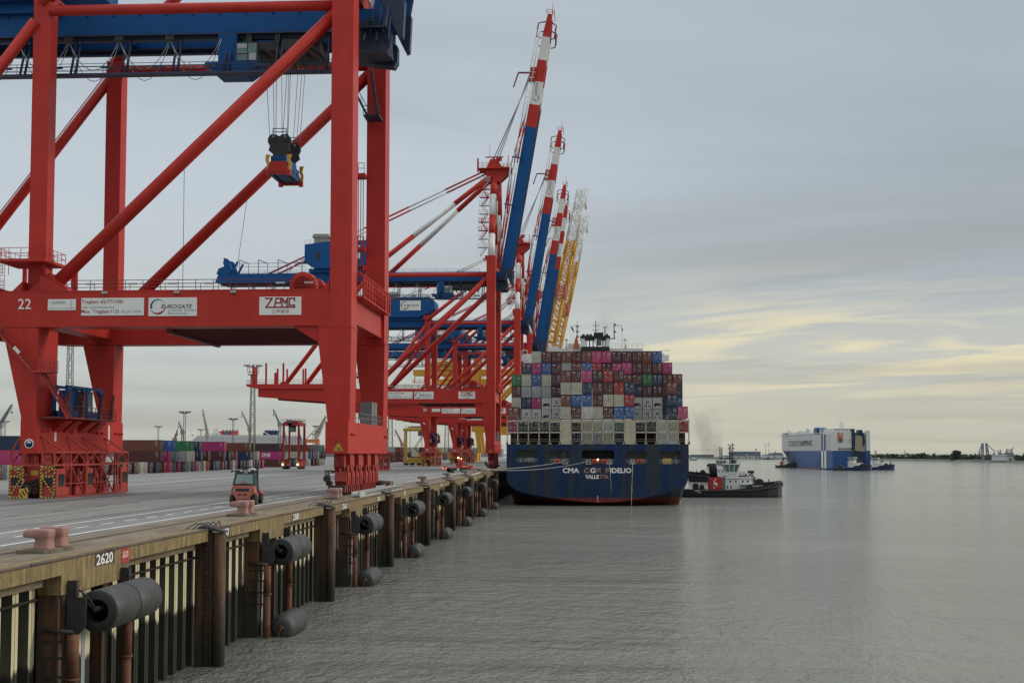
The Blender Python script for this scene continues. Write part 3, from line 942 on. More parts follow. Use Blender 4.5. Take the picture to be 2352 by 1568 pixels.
        B(mb, 'portal_beam', 'crane_red')
    mb = MB()
    mb.box(-46.2, -29.5, NL[1], FL[0], 26.25, 26.5)
    for x in (-46.0, -30.6): mb.box(x - 0.25, x + 0.25, NL[1], FL[0], 25.75, 26.25)
    for k in range(14): mb.box(-46.2, -29.5, NL[1] + 1 + k * 1.35, NL[1] + 1.12 + k * 1.35, 26.02, 26.25)
    B(mb, 'portal_deck', 'crane_dark_red')
    mb = MB(); mb.box(-88, -64, NL[1], FL[0], 28.8, 29.0); B(mb, 'backreach_deck', 'crane_dark_red')
    for xa, xb in ((-62.0, -59.6), (-27.3, -25.5)):
        mb = MB(); mb.box(xa, xb, NL[1], FL[0], 26.8, 29.7); B(mb, 'cross_beam', 'crane_red')
    # hatch cover platform over the land side
    mb = MB()
    mb.prism([(-93.6, 31.5), (-93.6, 30.9), (-90.4, 30.15), (-67.5, 30.15), (-67.5, 31.5)], 'xz', Y0 - 0.5, Y0 + 0.3)
    mb.prism([(-93.6, 31.5), (-93.6, 30.9), (-90.4, 30.15), (-67.5, 30.15), (-67.5, 31.5)], 'xz', Y0 + 25.5, Y0 + 26.4)
    for x in (-93.2, -86, -79, -72): mb.box(x, x + 0.6, Y0 + 0.3, Y0 + 25.5, 30.7, 31.4)
    mb.box(-93.5, -67.5, Y0 + 0.3, Y0 + 25.5, 31.4, 31.5)
    mb.rail([(-67.5, Y0 - 0.4, 31.5), (-93.5, Y0 - 0.4, 31.5), (-93.5, Y0 + 26.3, 31.5)], 1.15, 0.035, 2.6)
    B(mb, 'hatch_platform', 'crane_red')
    for j, x in enumerate((-92.2, -91.3, -88.6, -85.4, -83.8, -77.6, -72.6, -66.8, -66.2)):
        for y in ((0.4,) if j % 2 else (0.4, 25.6)):
            mb = MB(); h = 5.2 if j in (0, 1, 7, 8) else (6.3 if j % 2 == 0 else 4.8)
            mb.box(x, x + (0.75 if j in (0, 8) else 0.45), Y0 + y, Y0 + y + 0.45, 31.5, 31.0 + h)
            B(mb, 'guide_post', 'crane_red')
    # braces and ties
    for ya, yb in (NL, FL):
        ym = (ya + yb) / 2 - 0.2
        mb = MB(); mb.tube((-60.0, ym, 29.2), (-26.6, ym, 61.3), 0.72, 16)
        if ya == NL[0]: mb.prism([(-61.0, 30.0), (-56.0, 30.0), (-58.5, 32.2)], 'xz', ym - 0.9, ym + 0.9)
        B(mb, 'diagonal_brace', 'crane_red')
        mb = MB(); mb.tube((-61.0, ym, 60.4), (-84.0, ym, 30.3), 0.62, 14)
        mb.prism([(-86.2, 30.0), (-81.5, 30.0), (-82.6, 32.0), (-84.0, 32.2)], 'xz', ym - 0.8, ym + 0.8)
        if ya == FL[0]: mb.path([(-61.6, ym - 0.8, 60.4), (-72, ym - 0.95, 46.6), (-84.0, ym - 0.8, 31.3)], 0.07, 5)
        B(mb, 'backreach_brace', 'crane_red')
        mb = MB(); mb.tube((-59.4, ym, 61.5), (-27.4, ym, 61.5), 0.58, 14)
        B(mb, 'tie_tube', 'crane_red')
    for x, z in ((-61.4, 60.2), (-26.4, 63.6)):
        mb = MB(); mb.box(x - 0.7, x + 0.9, NL[1], FL[0], z if z > 63 else 63.2, z + 2.2 if z > 63 else 64.6); B(mb, 'top_cross_beam', 'crane_red')
    # bridge girders
    for i, (ya, yb) in enumerate(((Y0 + 7.3, Y0 + 8.7), (Y0 + 12.6, Y0 + 14.0))):
        mb = MB()
        mb.box(-103.0, -22.6, ya, yb, 60.55, 63.1, 0)
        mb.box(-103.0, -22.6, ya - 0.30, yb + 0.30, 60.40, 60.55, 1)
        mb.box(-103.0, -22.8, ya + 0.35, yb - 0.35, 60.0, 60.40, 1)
        mb.prism([(-105.0, 60.6), (-103, 60.1), (-103, 63.0), (-104.0, 63.0)], 'xz', ya, yb, 0)
        mb.rail([(-103, ya + 0.1, 63.0), (-30, ya + 0.1, 63.0)], 1.0, 0.03, 3.0, 0)
        if i == 0:
            for k in range(26): mb.box(-101 + k * 3.1, -100.8 + k * 3.1, ya - 0.2, ya, 62.75, 62.95, 1)
        B(mb, 'bridge_girder', ['crane_blue', 'crane_dark_blue'])
    mb = MB()
    for x in (-104, -92, -80, -68, -54, -42, -30): mb.box(x, x + 0.7, Y0 + 8.7, Y0 + 12.6, 60.8, 62.4)
    B(mb, 'girder_tie', 'crane_blue')
    # rear end gear: sheaves, small masts
    mb = MB()
    for y in (7.2, 12.8):
        mb.prism([(-104.6, 63.0), (-101.0, 63.0), (-100.2, 64.2), (-101.4, 67.3), (-102.6, 67.6), (-102.4, 65.2), (-104.0, 64.6)], 'xz', Y0 + y, Y0 + y + 1.2)
        mb.bar((-100.4, Y0 + y + 0.5, 63), (-98.6, Y0 + y + 0.5, 66.6), 0.5)
        mb.lathe((-101.8, Y0 + y + 0.5, 66.2), (0, 1, 0), [(-0.2, 1.0), (0.2, 1.0)], 14)
    for x in (-98, -92.6, -87.0, -80.2):
        mb.tube((x, Y0 + 7.4, 63), (x, Y0 + 7.4, 67.0), 0.11, 5); mb.bar((x, Y0 + 7.4, 67.0), (x + 2.6, Y0 + 7.4, 65.9), 0.2)
        mb.tube((x + 2.6, Y0 + 7.4, 65.9), (x + 2.6, Y0 + 7.4, 63), 0.08, 5)
    mb.tube((-98, Y0 + 7.4, 66.0), (-79, Y0 + 7.4, 66.0), 0.08, 5); mb.tube((-98, Y0 + 7.4, 65.0), (-79, Y0 + 7.4, 65.0), 0.06, 5)
    B(mb, 'rear_gear', 'crane_blue')
    # machinery house
    mb = MB()
    mb.prism([(-79.0, 70.9), (-79.0, 65.9), (-77.4, 65.4), (-76.2, 64.2), (-64.0, 64.2), (-61.5, 65.4), (-58.1, 67.4), (-58.1, 70.4), (-60.0, 72.0), (-70, 71.9)], 'xz', Y0 + 5.2, Y0 + 18.6)
    mb.box(-78, -60.5, Y0 + 6.5, Y0 + 17.5, 63.1, 64.2)
    hs = B(mb, 'machinery_house', 'crane_blue')
    mb = MB()
    mb.box(-76.0, -74.6, Y0 + 5.17, Y0 + 5.2, 66.4, 68.8, 0); mb.box(-75.8, -74.8, Y0 + 5.14, Y0 + 5.17, 67.8, 68.6, 1)
    mb.build('house_door', ['crane_dark_blue', 'window_dark'], hs)
    mb = MB()
    mb.box(-76.5, -72.6, Y0 + 6, Y0 + 9.5, 71.2, 73.0, 0); mb.prism([(-77.0, 73.0), (-72.0, 73.0), (-72.4, 73.9), (-76.6, 73.9)], 'xz', Y0 + 5.6, Y0 + 10.0, 0)
    mb.build('roof_cooler', 'far_cream_grey', hs)
    mb = MB(); mb.rail([(-79.0, Y0 + 5.3, 70.9), (-70, Y0 + 5.3, 71.9), (-60.0, Y0 + 5.3, 72.0)], 1.1, 0.035, 1.5)
    mb.rail([(-81.0, Y0 + 4.5, 65.9), (-79.0, Y0 + 4.5, 65.9)], 1.1, 0.035, 1.0); mb.box(-81, -79.0, Y0 + 4.5, Y0 + 8, 65.75, 65.9)
    mb.bar((-81.0, Y0 + 5, 65.8), (-83.4, Y0 + 5, 63.1), 0.5, 0.15)
    mb.build('house_railing', 'galvanised', hs)
    # walkway under the girder, with the festoon cable
    mb = MB()
    yw = Y0 + 5.2
    mb.box(-101, -27.8, yw - 0.5, yw + 0.6, 55.15, 55.42)
    mb.rail([(-101, yw - 0.45, 55.4), (-28, yw - 0.45, 55.4)], 1.1, 0.035, 3.2, mids=2)
    mb.rail([(-101, yw + 0.55, 55.4), (-28, yw + 0.55, 55.4)], 1.1, 0.03, 3.2)
    x = -100.0
    while x < -28:
        for dx in (0, 0.55): mb.tube((x + dx, yw + 0.5, 55.4), (x + dx, Y0 + 7.4, 60.1), 0.15, 5)
        mb.box(x - 2.0, x - 0.5, yw - 0.5, yw - 0.35, 55.95, 56.2)
        x += 5.9
    B(mb, 'girder_walkway', 'crane_dark_blue')
    mb = MB()
    x = -100.5
    while x < -43:
        for dy in (0, 0.3):
            pts = [Vector((x + 5.9 * t / 10, Y0 + 6.3 + dy, 59.6 - (3.4 + dy * 4) * 4 * (t / 10) * (1 - t / 10))) for t in range(11)]
            mb.path(pts, 0.045, 4, 0)
        mb.box(x - 0.5, x + 0.5, Y0 + 6.1, Y0 + 6.8, 59.5, 60.0, 1)
        x += 5.9
    B(mb, 'festoon_cable', ['galvanised', 'dark_metal'])
    # trolley and driver's cab
    mb = MB()
    mb.box(-39.0, -30.5, Y0 + 7.6, Y0 + 13.8, 58.6, 59.6)
    for x in (-38.8, -35.5, -31.2):
        mb.box(x, x + 0.6, Y0 + 7.2, Y0 + 14.2, 59.2, 60.5)
    for k in range(7): mb.bar((-38.4 + k * 1.2, Y0 + 8.0, 58.6), (-37.9 + k * 1.2, Y0 + 13.4, 58.0), 0.22)
    mb.lathe((-37.5, Y0 + 10.5, 59.6), (0, 1, 0), [(0, 0.8), (2, 0.8)], 14); mb.lathe((-33, Y0 + 10.5, 59.6), (0, 1, 0), [(0, 0.8), (2, 0.8)], 14)
    mb.box(-34.5, -31.5, Y0 + 6.8, Y0 + 7.6, 58.4, 59.6)
    B(mb, 'trolley', 'dark_metal')
    mb = MB()
    mb.box(-41.9, -39.8, Y0 + 6.6, Y0 + 9.6, 56.9, 60.3)
    mb.prism([(-43.3, 56.9), (-37.2, 56.9), (-37.2, 56.5), (-38.6, 55.5), (-42.0, 55.5), (-43.3, 56.6)], 'xz', Y0 + 6.2, Y0 + 9.6)
    mb.path([(-41.7, Y0 + 6.45, 57.0), (-40.2, Y0 + 6.45, 57.0), (-40.2, Y0 + 6.45, 59.4)], 0.06, 4)
    cb = B(mb, 'driver_cab', 'crane_blue')
    mb = MB(); mb.box(-39.8, -37.5, Y0 + 6.7, Y0 + 9.5, 57.1, 59.3, 0)
    for z in (57.1, 57.9, 59.2): mb.box(-39.8, -37.46, Y0 + 6.66, Y0 + 6.7, z, z + 0.1, 1)
    mb.box(-38.6, -38.5, Y0 + 6.66, Y0 + 6.7, 57.1, 59.3, 1)
    mb.box(-38.3, -37.5, Y0 + 6.64, Y0 + 6.7, 57.2, 58.0, 2)
    mb.box(-39.7, -38.6, Y0 + 6.65, Y0 + 6.7, 58.6, 59.1, 2)
    mb.build('cab_window', ['cab_glass', 'dark_metal', 'galvanised'], cb)
    # boom, raised
    hv = Vector((HINGE[0], 0, HINGE[1])); tv = Vector((TIP[0], 0, TIP[1])); d = (tv - hv).normalized()
    nrm = Vector((d.z, 0, -d.x))            # towards the river
    segs = [(0.0, 0.564, 2), (0.564, 0.65, 0), (0.65, 0.738, 1), (0.738, 0.822, 0), (0.822, 0.911, 1), (0.911, 1.0, 0)]
    HB = 1.5
    def half(t):
        return HB if t <= 0.66 else (HB - (t - 0.66) / 0.25 * 0.36 if t < 0.92 else HB - 0.37 - (t - 0.91) / 0.09 * 0.5)
    L = (tv - hv).length
    for (ya, yb) in ((Y0 + 7.3, Y0 + 8.5), (Y0 + 12.8, Y0 + 14.0)):
        mb = MB()
        for a, b_, m in segs:
            vs = []
            for t in (a, b_):
                c = hv + d * (L * t)
                for sg in (-1, 1):
                    off = nrm * (-half(t) if sg < 0 else half(t))
                    for y in (ya, yb): vs.append((c.x + off.x, y, c.z + off.z))
            mb.add(vs, [(0, 1, 3, 2), (4, 6, 7, 5), (0, 4, 5, 1), (2, 3, 7, 6), (0, 2, 6, 4), (1, 5, 7, 3)], m)
        for y in (ya + 0.2, yb - 0.2):
            mb.bar(hv + nrm * 1.6 + Vector((0, y, 0)), hv + d * (L * 0.66) + nrm * 1.6 + Vector((0, y, 0)), 0.12, 0.22, 3)
        B(mb, 'boom_girder', RW + ['crane_dark_blue'])
    mb = MB()
    for t, m in ((0.02, 2), (0.12, 2), (0.22, 2), (0.32, 2), (0.42, 2), (0.52, 2), (0.60, 0), (0.69, 1), (0.785, 0), (0.875, 1), (0.97, 0)):
        c = hv + d * (L * t)
        mb.bar((c.x, Y0 + 8.5, c.z), (c.x, Y0 + 12.8, c.z), 0.9, 1.6, m, up=(d.x, 0, d.z))
    B(mb, 'boom_cross_tie', RW)
    mb = MB()                                       # walkway, ladder and lamp arms along the boom
    back = lambda t, k: hv + d * (L * t) - nrm * k
    for a, b_, m in ((0.04, 0.30, 0), (0.30, 0.42, 1), (0.42, 0.55, 0), (0.55, 0.72, 1), (0.72, 0.93, 1)):
        k = 1.9
        for dy in (6.2, 7.0):
            mb.tube(back(a, k) + Vector((0, Y0 + dy, 0)), back(b_, k) + Vector((0, Y0 + dy, 0)), 0.16, 5, m)
            mb.tube(back(a, k + 0.9) + Vector((0, Y0 + dy, 0)), back(b_, k + 0.9) + Vector((0, Y0 + dy, 0)), 0.07, 4, m)
        n = int((b_ - a) * 46)
        for i in range(n):
            t = a + (b_ - a) * i / n
            mb.tube(back(t, k) + Vector((0, Y0 + 6.2, 0)), back(t, k + 0.9) + Vector((0, Y0 + 6.2, 0)), 0.06, 4, m)
            mb.tube(back(t, k) + Vector((0, Y0 + 6.2, 0)), back(t, k) + Vector((0, Y0 + 7.0, 0)), 0.06, 4, m)
    for t in (0.26, 0.44): mb.bar(back(t, 3.6) + Vector((0, Y0 + 6.6, 0)), back(t, 0.2) + Vector((0, Y0 + 6.6, 0)), 0.35, 0.35, 2)
    mb.bar(back(0.765, 2.0) + Vector((0, Y0 + 6.5, 0)), back(0.765, 6.0) + Vector((0, Y0 + 6.5, -0.6)), 0.4, 0.4, 3)
    mb.bar(back(0.765, 6.0) + Vector((0, Y0 + 6.5, -0.6)), back(0.70, 6.6) + Vector((0, Y0 + 6.5, 0)), 0.35, 0.35, 3)
    for t in (0.74, 0.76, 0.78): mb.cbox(back(t, 1.9) + Vector((0, Y0 + 7, 0)), 1.6, 1.2, 1.0, 0)
    for s, k0 in ((-1, 3.0), (1, 3.4)):
        for y in (6.5, 14.6):
            q = [back(0.90, 1.3 * s) + Vector((0, Y0 + y, 0)), back(0.905, k0 * s * 0.8) + Vector((0, Y0 + y, 0)), back(0.955, k0 * s * 0.8) + Vector((0, Y0 + y, 0)), back(0.965, 0.8 * s) + Vector((0, Y0 + y, 0))]
            mb.path(q, 0.20, 5, 3)
    mb.cbox(back(0.93, -2.4) + Vector((0, Y0 + 10.6, 0)), 0.4, 7, 2.4, 3)
    for dz, r_ in ((1.4, 0.14), (2.6, 0.07), (4.2, 0.04)):
        mb.tube(back(1.0, -0.6) + Vector((0, Y0 + 8, 0)), back(1.0, -0.8) + Vector((0, Y0 + 8, dz)), r_, 5, 0)
    mb.rail([back(1.0, 1.0) + Vector((0, Y0 + 7.4, 0)), back(1.0, -1.2) + Vector((0, Y0 + 7.4, 0)), back(1.0, -1.2) + Vector((0, Y0 + 13.8, 0))], 1.2, 0.07, 1.5, 0)
    B(mb, 'boom_walkway', RW + ['crane_dark_red'])
    mb = MB()                                       # hinge
    for ya, yb in ((7.0, 8.8), (12.5, 14.2)):
        mb.prism([(-27.0, 61.6), (-27.0, 58.6), (-22.6, 57.9), (-22.2, 58.6), (-22.2, 60.4), (-24.0, 61.6)], 'xz', Y0 + ya, Y0 + yb)
        mb.prism([(-23.4, 64.0), (-21.2, 59.6), (-20.8, 59.8), (-20.6, 64.0)], 'xz', Y0 + ya + 0.2, Y0 + yb - 0.2)
    mb.box(-27, -22.6, Y0 + 8.8, Y0 + 12.5, 58.4, 59.4)
    mb.rail([(-25.2, Y0 + 6.0, 60.6), (-22.6, Y0 + 6.0, 60.6)], 1.1, 0.05, 0.9); mb.box(-25.4, -22.5, Y0 + 5.7, Y0 + 7, 60.4, 60.6)
    for k in range(5): mb.bar((-25.0 + k * 0.7, Y0 + 5.9, 59 + (k % 2)), (-24.6 + k * 0.6, Y0 + 6.9, 61.6 + 0.4 * (k % 3)), 0.22)
    for k in range(3): mb.tube((-24.4 + 0.8 * k, Y0 + 6.3, 59.0), (-24.0 + 0.8 * k, Y0 + 6.5, 63.0), 0.12, 6)
    B(mb, 'boom_hinge', 'crane_dark_blue')
    # tower above the waterside legs
    apex = Vector((-26.2, Y0 + 11.5, 92.6))
    for ym, dy in (((NL[0] + NL[1]) / 2, -1.6), ((FL[0] + FL[1]) / 2, 1.6)):
        mb = MB()
        banded(mb, (-26.3, ym, 66.5), apex + Vector((0, dy, -3.0)), 0.92, [(0.28, 1), (0.24, 0), (0.27, 1), (0.21, 0)], 12)
        B(mb, 'tower_leg', RW)
        mb = MB()
        banded(mb, (-24.6, ym + (4.5 if dy < 0 else -4.5), 64.0), apex + Vector((1.6, dy * 0.6, -3.5)), 0.42, [(0.3, 0), (0.3, 1), (0.4, 0)], 8)
        B(mb, 'tower_strut', RW)
        mb = MB()                                   # back stays
        banded(mb, apex + Vector((-0.8, dy * 1.4, -2.0)), (-60.6, ym, 62.5), 0.70, [(0.30, 0), (0.33, 1), (0.37, 0)], 12)
        B(mb, 'back_stay', RW)
        mb = MB()
        yq = Y0 + (8.1 if dy < 0 else 13.3)
        banded(mb, apex + Vector((-1.2, dy * 1.3, 0.0)), (-90.0, yq, 63.0), 0.26, [(0.20, 0), (0.165, 1), (0.2, 0), (0.2, 1), (0.235, 0)], 8)
        B(mb, 'rear_stay', RW)
    mb = MB()
    for dy in (-2.2, 0.8):
        mb.prism([(-28.0, 88.9), (-24.6, 88.9), (-22.8, 90.6), (-21.2, 92.2), (-21.4, 93.0), (-24.0, 93.2), (-25.0, 95.3), (-27.2, 95.3), (-28.6, 92.0)], 'xz', Y0 + 11.5 + dy, Y0 + 11.5 + dy + 1.4)
    mb.box(-30.5, -21.0, Y0 + 8.0, Y0 + 15.0, 92.4, 92.6)
    mb.rail([(-30.4, Y0 + 8.1, 92.6), (-26.9, Y0 + 8.1, 92.6)], 1.5, 0.05, 1.0, mids=2); mb.rail([(-24.5, Y0 + 8.1, 92.6), (-21.1, Y0 + 8.1, 92.6)], 1.2, 0.05, 1.0, mids=2)
    mb.lathe((-26.2, Y0 + 10, 94.2), (0, 1, 0), [(0, 1.2), (3, 1.2)], 16)
    mb.box(-28.6, -23.6, Y0 + 10.5, Y0 + 10.9, 96.0, 96.3); mb.box(-26.6, -26.0, Y0 + 10.5, Y0 + 10.9, 95, 96.0); mb.box(-25.4, -24.0, Y0 + 10.5, Y0 + 10.9, 95, 96.1)
    mb.box(-30.8, -30.4, Y0 + 8.0, Y0 + 9.0, 91.5, 95.3); mb.tube((-22.2, Y0 + 8.5, 92.5), (-22.0, Y0 + 8.5, 96.1), 0.12, 5)
    mb.tube((-27.4, Y0 + 10.5, 96), (-27.4, Y0 + 10.5, 99.5), 0.05, 4)
    B(mb, 'tower_head', 'crane_red')
    mb = MB()                                       # stairs on the tower
    z = 66.5; k = 0; ys = Y0 + 1.2
    while z < 88:
        m = 1 if (k // 2) % 2 == 0 else 0
        x0, x1 = (-29.3, -27.6) if k % 2 == 0 else (-27.6, -29.3)
        f = (z - 66.5) / 24.0; yy = ys + f * 9.0
        mb.stair((x0, yy, z), (x1, yy + 0.6, z + 2.5), 0.8, m); mb.box(-30.0, -27.2, yy - 0.5, yy + 1.2, z + 2.4, z + 2.5, m)
        mb.rail([(-30.0, yy - 0.5, z + 2.5), (-27.2, yy - 0.5, z + 2.5)], 1.1, 0.05, 0.9, m, mids=2)
        z += 2.5; k += 1
    B(mb, 'tower_stair', RW)
    mb = MB()                                       # boom hoist ropes and folded fore stays
    for k in range(3):
        for y in (6.4, 7.0):
            mb.tube((-26.2 + k * 0.75, Y0 + y + 2, 95.2), back(0.735 + 0.018 * k, 2.6) + Vector((0, Y0 + y, 0)), 0.07, 4, 0)
    B(mb, 'hoist_rope', 'rope_steel')
    for y in (7.0, 14.4):
        mb = MB()
        banded(mb, (-21.3, Y0 + y, 92.4), back(0.05, 2.3) + Vector((0, Y0 + y, 0)), 0.24, [(0.2, 1), (0.25, 0), (0.12, 1), (0.2, 0), (0.23, 1)], 6)
        banded(mb, (-21.3, Y0 + y, 92.8), back(0.62, 1.9) + Vector((0, Y0 + y, 0)), 0.24, [(0.25, 1), (0.25, 1), (0.3, 0), (0.2, 1)], 6)
        B(mb, 'fore_stay', RW)
    mb = MB()
    write(mb, 'EUROGATE', hv + d * (L * 0.71) + nrm * (-0.2) + Vector((0, Y0 + 7.28, 0)), 3.6, 0.7, d, -nrm, 1, 0.0, 0.2)
    swoosh(mb, hv + d * (L * 0.675) + nrm * 0.1 + Vector((0, Y0 + 7.28, 0)), 0.85, d, -nrm, 0, 2)
    B(mb, 'boom_lettering', ['letter_blue', 'letter_dark', 'letter_red'])
    # signs on the portal beam
    def sign(x0, x1, z0, z1, fn, mats, name='sign_board'):
        mb = MB(); mb.box(x0, x1, Y0 - 0.06, Y0 + 0.02, z0, z1)
        s = B(mb, name, 'sign_white')
        mb = MB(); fn(mb, (x0 + x1) / 2, (z0 + z1) / 2, Y0 - 0.066)
        mb.build('lettering', mats, s)
    def f_conver(mb, x, z, y):
        write(mb, 'CONVER', (x - 0.35, y, z + 0.22), 1.55, 0.28, m=0, bold=0.006)
        mb.box(x - 1.45, x + 1.45, y, y + 0.004, z - 0.42, z - 0.38, 0); mb.box(x + 1.0, x + 1.04, y, y + 0.004, z - 0.5, z + 0.5, 0)
    def f_load(mb, x, z, y):
        write(mb, 'Traglast: 65/77/108t', (x - 1.12, y, z + 0.50), 4.6, 0.52, m=0, bold=0.014)
        write(mb, 'unter Lastaufnahmemittel', (x - 1.6, y, z - 0.04), 3.6, 0.28, m=1)
        write(mb, 'Max. Traglast:112t', (x - 1.33, y, z - 0.56), 4.2, 0.52, m=0, bold=0.014)
        write(mb, 'Baujahr 2008', (x + 2.05, y, z - 0.58), 2.1, 0.36, m=1)
    def f_euro(mb, x, z, y):
        swoosh(mb, (x - 1.62, y, z), 0.84, (1, 0, 0), (0, 0, 1), 0, 2)
        write(mb, 'EUROGATE', (x + 0.45, y - 0.01, z + 0.04), 3.4, 0.42, m=1, bold=0.012, shear=0.25)
        write(mb, 'Container Terminal', (x + 1.05, y, z - 0.36), 3.0, 0.26, m=3, shear=0.2)
        write(mb, 'Bremerhaven', (x + 0.55, y, z - 0.70), 2.1, 0.25, m=3, shear=0.2)
    def f_zpmc(mb, x, z, y):
        L_ = [[(0, 0.97), (0.22, 0.97), (0.02, 0.06), (0.98, 0.06), (0.98, 0.26)], [(0.30, 0.06), (0.36, 0.97), (0.52, 0.97), (0.50, 0.50), (0.34, 0.50)], [(0.55, 0.06), (0.58, 0.97), (0.66, 0.50), (0.74, 0.97), (0.73, 0.06)], [(0.98, 0.75), (0.98, 0.97), (0.81, 0.97), (0.80, 0.26), (0.98, 0.26)]]
        strokes(mb, L_, (x, y, z + 0.30), 3.2, 1.05, 0.17, m=0)
        write(mb, '上海振华', (x, y, z - 0.60), 2.0, 0.42, m=0, bold=0.006)
    sign(-58.3, -55.2, 28.0, 29.2, f_conver, 'letter_dark')
    sign(-54.6, -47.7, 27.4, 29.3, f_load, ['letter_red', 'letter_grey'])
    sign(-47.2, -41.9, 27.3, 29.3, f_euro, ['letter_blue', 'letter_dark', 'letter_red', 'letter_grey'])
    sign(-35.1, -30.55, 27.35, 29.3, f_zpmc, 'letter_red')
    mb = MB(); mb.box(-71.2, -63.3, Y0 + 5.10, Y0 + 5.18, 66.8, 70.5)
    s = mb.build('house_sign', 'sign_white', hs)
    s2 = MB(); swoosh(s2, (-69.4, Y0 + 5.08, 68.65), 1.5, (1, 0, 0), (0, 0, 1), 0, 2)
    write(s2, 'EUROGATE', (-66.9, Y0 + 5.08, 68.65), 5.9, 0.8, m=1, bold=0.006, shear=0.25)
    s2.build('house_lettering', ['letter_blue', 'letter_dark', 'letter_red'], hs)
    # railing along the portal beam
    for ya, cc in ((NL[0] + 0.2, 0), (FL[1] - 0.2, 0)):
        mb = MB()
        mb.rail([(-66.5, ya, 30.1), (-63.3, ya, 30.1)], 1.15, 0.035, 1.8, mids=2); mb.rail([(-58.4, ya + 3.0, 30.1), (-28.6, ya + 3.0, 30.1)], 1.15, 0.035, 1.9, mids=2)
        mb.rail([(-57.6, ya, 30.1), (-28.6, ya, 30.1)], 1.15, 0.04, 1.9, mids=2)
        for x in (-65.6, -54.2, -49.6, -45.2, -41.2, -33.4, -30.3): mb.box(x, x + 1.0, ya - 0.05, ya + 0.12, 30.75, 30.95, 1)
        B(mb, 'beam_railing', ['crane_dark_red', 'galvanised'])
    for x, y in ((-52.3, -0.25), (-44.4, -0.3), (-38.2, -0.3)):
        mb = MB(); mb.box(x, x + 0.6, Y0 + y, Y0 - 0.02, 29.75, 29.98); B(mb, 'flood_lamp', 'galvanised')
    # hose loops and railing on the waterside, between the legs
    mb = MB()
    pts = []
    for k in range(9):
        t = k / 8; pts.append((-25.6 + 0.4 * math.sin(t * 3.14), Y0 + 3.4 + 19.3 * t, 28.4 - 1.6 * math.sin(t * 1.57) * 0 + 0.0))
    mb.box(-27.2, -24.4, NL[1], FL[0], 29.6, 29.75)
    mb.rail([(-24.45, NL[1], 29.75), (-24.45, FL[0], 29.75)], 2.4, 0.07, 1.9, mids=3)
    for k in range(11):
        y = NL[1] + 0.4 + k * 1.85
        mb.path([(-24.45, y, 29.7), (-24.4, y, 31.6), (-24.8, y, 32.3), (-25.6, y, 32.5)], 0.09, 4)
    B(mb, 'side_walkway', 'crane_red')
    for k in range(4):
        mb = MB(); c = Vector((-31.6 + k * 0.5, Y0 + 6 + k * 3.2, 31.2 - k * 0.15)); Rr = 1.55 - 0.1 * k
        mb.lathe(c, (0.2, 1, 0), [(-0.55, Rr - 0.5), (-0.55, Rr), (0.55, Rr), (0.55, Rr - 0.5), (-0.55, Rr - 0.5)], 24)
        mb.box(c.x - 1.2, c.x + 1.2, c.y - 0.4, c.y + 0.4, 29.0, 30.4)
        B(mb, 'cable_reel', 'crane_red')
    # ladders, landings on the far waterside leg
    mb = MB()
    for z in (37.6, 46.8):
        mb.box(-29.0, -27.4, FL[0] - 1.8, FL[0] + 0.6, z, z + 0.35); mb.rail([(-29.0, FL[0] - 1.8, z + 0.3), (-27.5, FL[0] - 1.8, z + 0.3)], 1.3, 0.04, 0.7); mb.rail([(-29.0, FL[0] - 1.8, z + 0.3), (-29.0, FL[0] + 0.6, z + 0.3)], 1.3, 0.04, 0.7)
    for x in (-28.4, -28.1, -27.8): mb.tube((x, FL[0] - 0.6, 30.2), (x, FL[0] - 0.6, 46.8), 0.05, 4)
    mb.ladder((-29.2, FL[0] - 1.0, 30), (-29.2, FL[0] - 1.0, 38.6), 0.5)
    B(mb, 'leg_ladder', 'crane_red')
    mb = MB()
    mb.stair((-26.8, Y0 + 21.5, 60.0), (-26.0, Y0 + 21.5, 54.6), 1.1, 0); mb.stair((-28.6, Y0 + 20.0, 57.2), (-26.9, Y0 + 20.0, 53.9), 0.9, 0)
    mb.box(-27.4, -25.4, Y0 + 19.4, Y0 + 22.4, 53.9, 54.1); mb.rail([(-27.4, Y0 + 19.4, 54.1), (-25.4, Y0 + 19.4, 54.1)], 1.1, 0.04, 0.8)
    B(mb, 'girder_stair', 'crane_dark_blue')
    # stairs down the landside leg
    mb = MB()
    yy = Y0 - 1.0
    mb.stair((-63.9, yy, 26.3), (-59.3, yy, 21.4), 0.9, 0); mb.box(-59.4, -57.3, yy - 0.5, yy + 1.6, 21.2, 21.4)
    mb.rail([(-59.4, yy - 0.5, 21.4), (-57.3, yy - 0.5, 21.4), (-57.3, yy + 1.6, 21.4)], 1.1, 0.035, 0.8, mids=2)
    mb.box(-66.0, -63.6, yy - 0.5, yy + 1.0, 26.2, 26.4); mb.rail([(-66, yy - 0.5, 26.4), (-63.8, yy - 0.5, 26.4)], 1.1, 0.035, 0.8)
    mb.stair((-58.6, yy + 0.5, 21.4), (-56.3, yy + 2.5, 16.4), 0.9, 0)
    mb.box(-59.2, -55.6, Y0 + 1.5, Y0 + 4.2, 16.3, 16.45)
    mb.cbox((-61.0, yy - 0.5, 23.6), 0.9, 0.03, 0.35, 1, Matrix.Rotation(R(47), 3, 'Y'))
    B(mb, 'leg_stair', ['crane_red_rusty', 'sign_white'])
    # landside platform with the parked frame
    mb = MB()
    mb.box(-59.2, -57.0, Y0 + 0.5, Y0 + 17.6, 16.35, 16.55)
    mb.rail([(-57.05, Y0 + 0.5, 16.55), (-57.05, Y0 + 17.6, 16.55)], 1.2, 0.04, 1.3, mids=2)
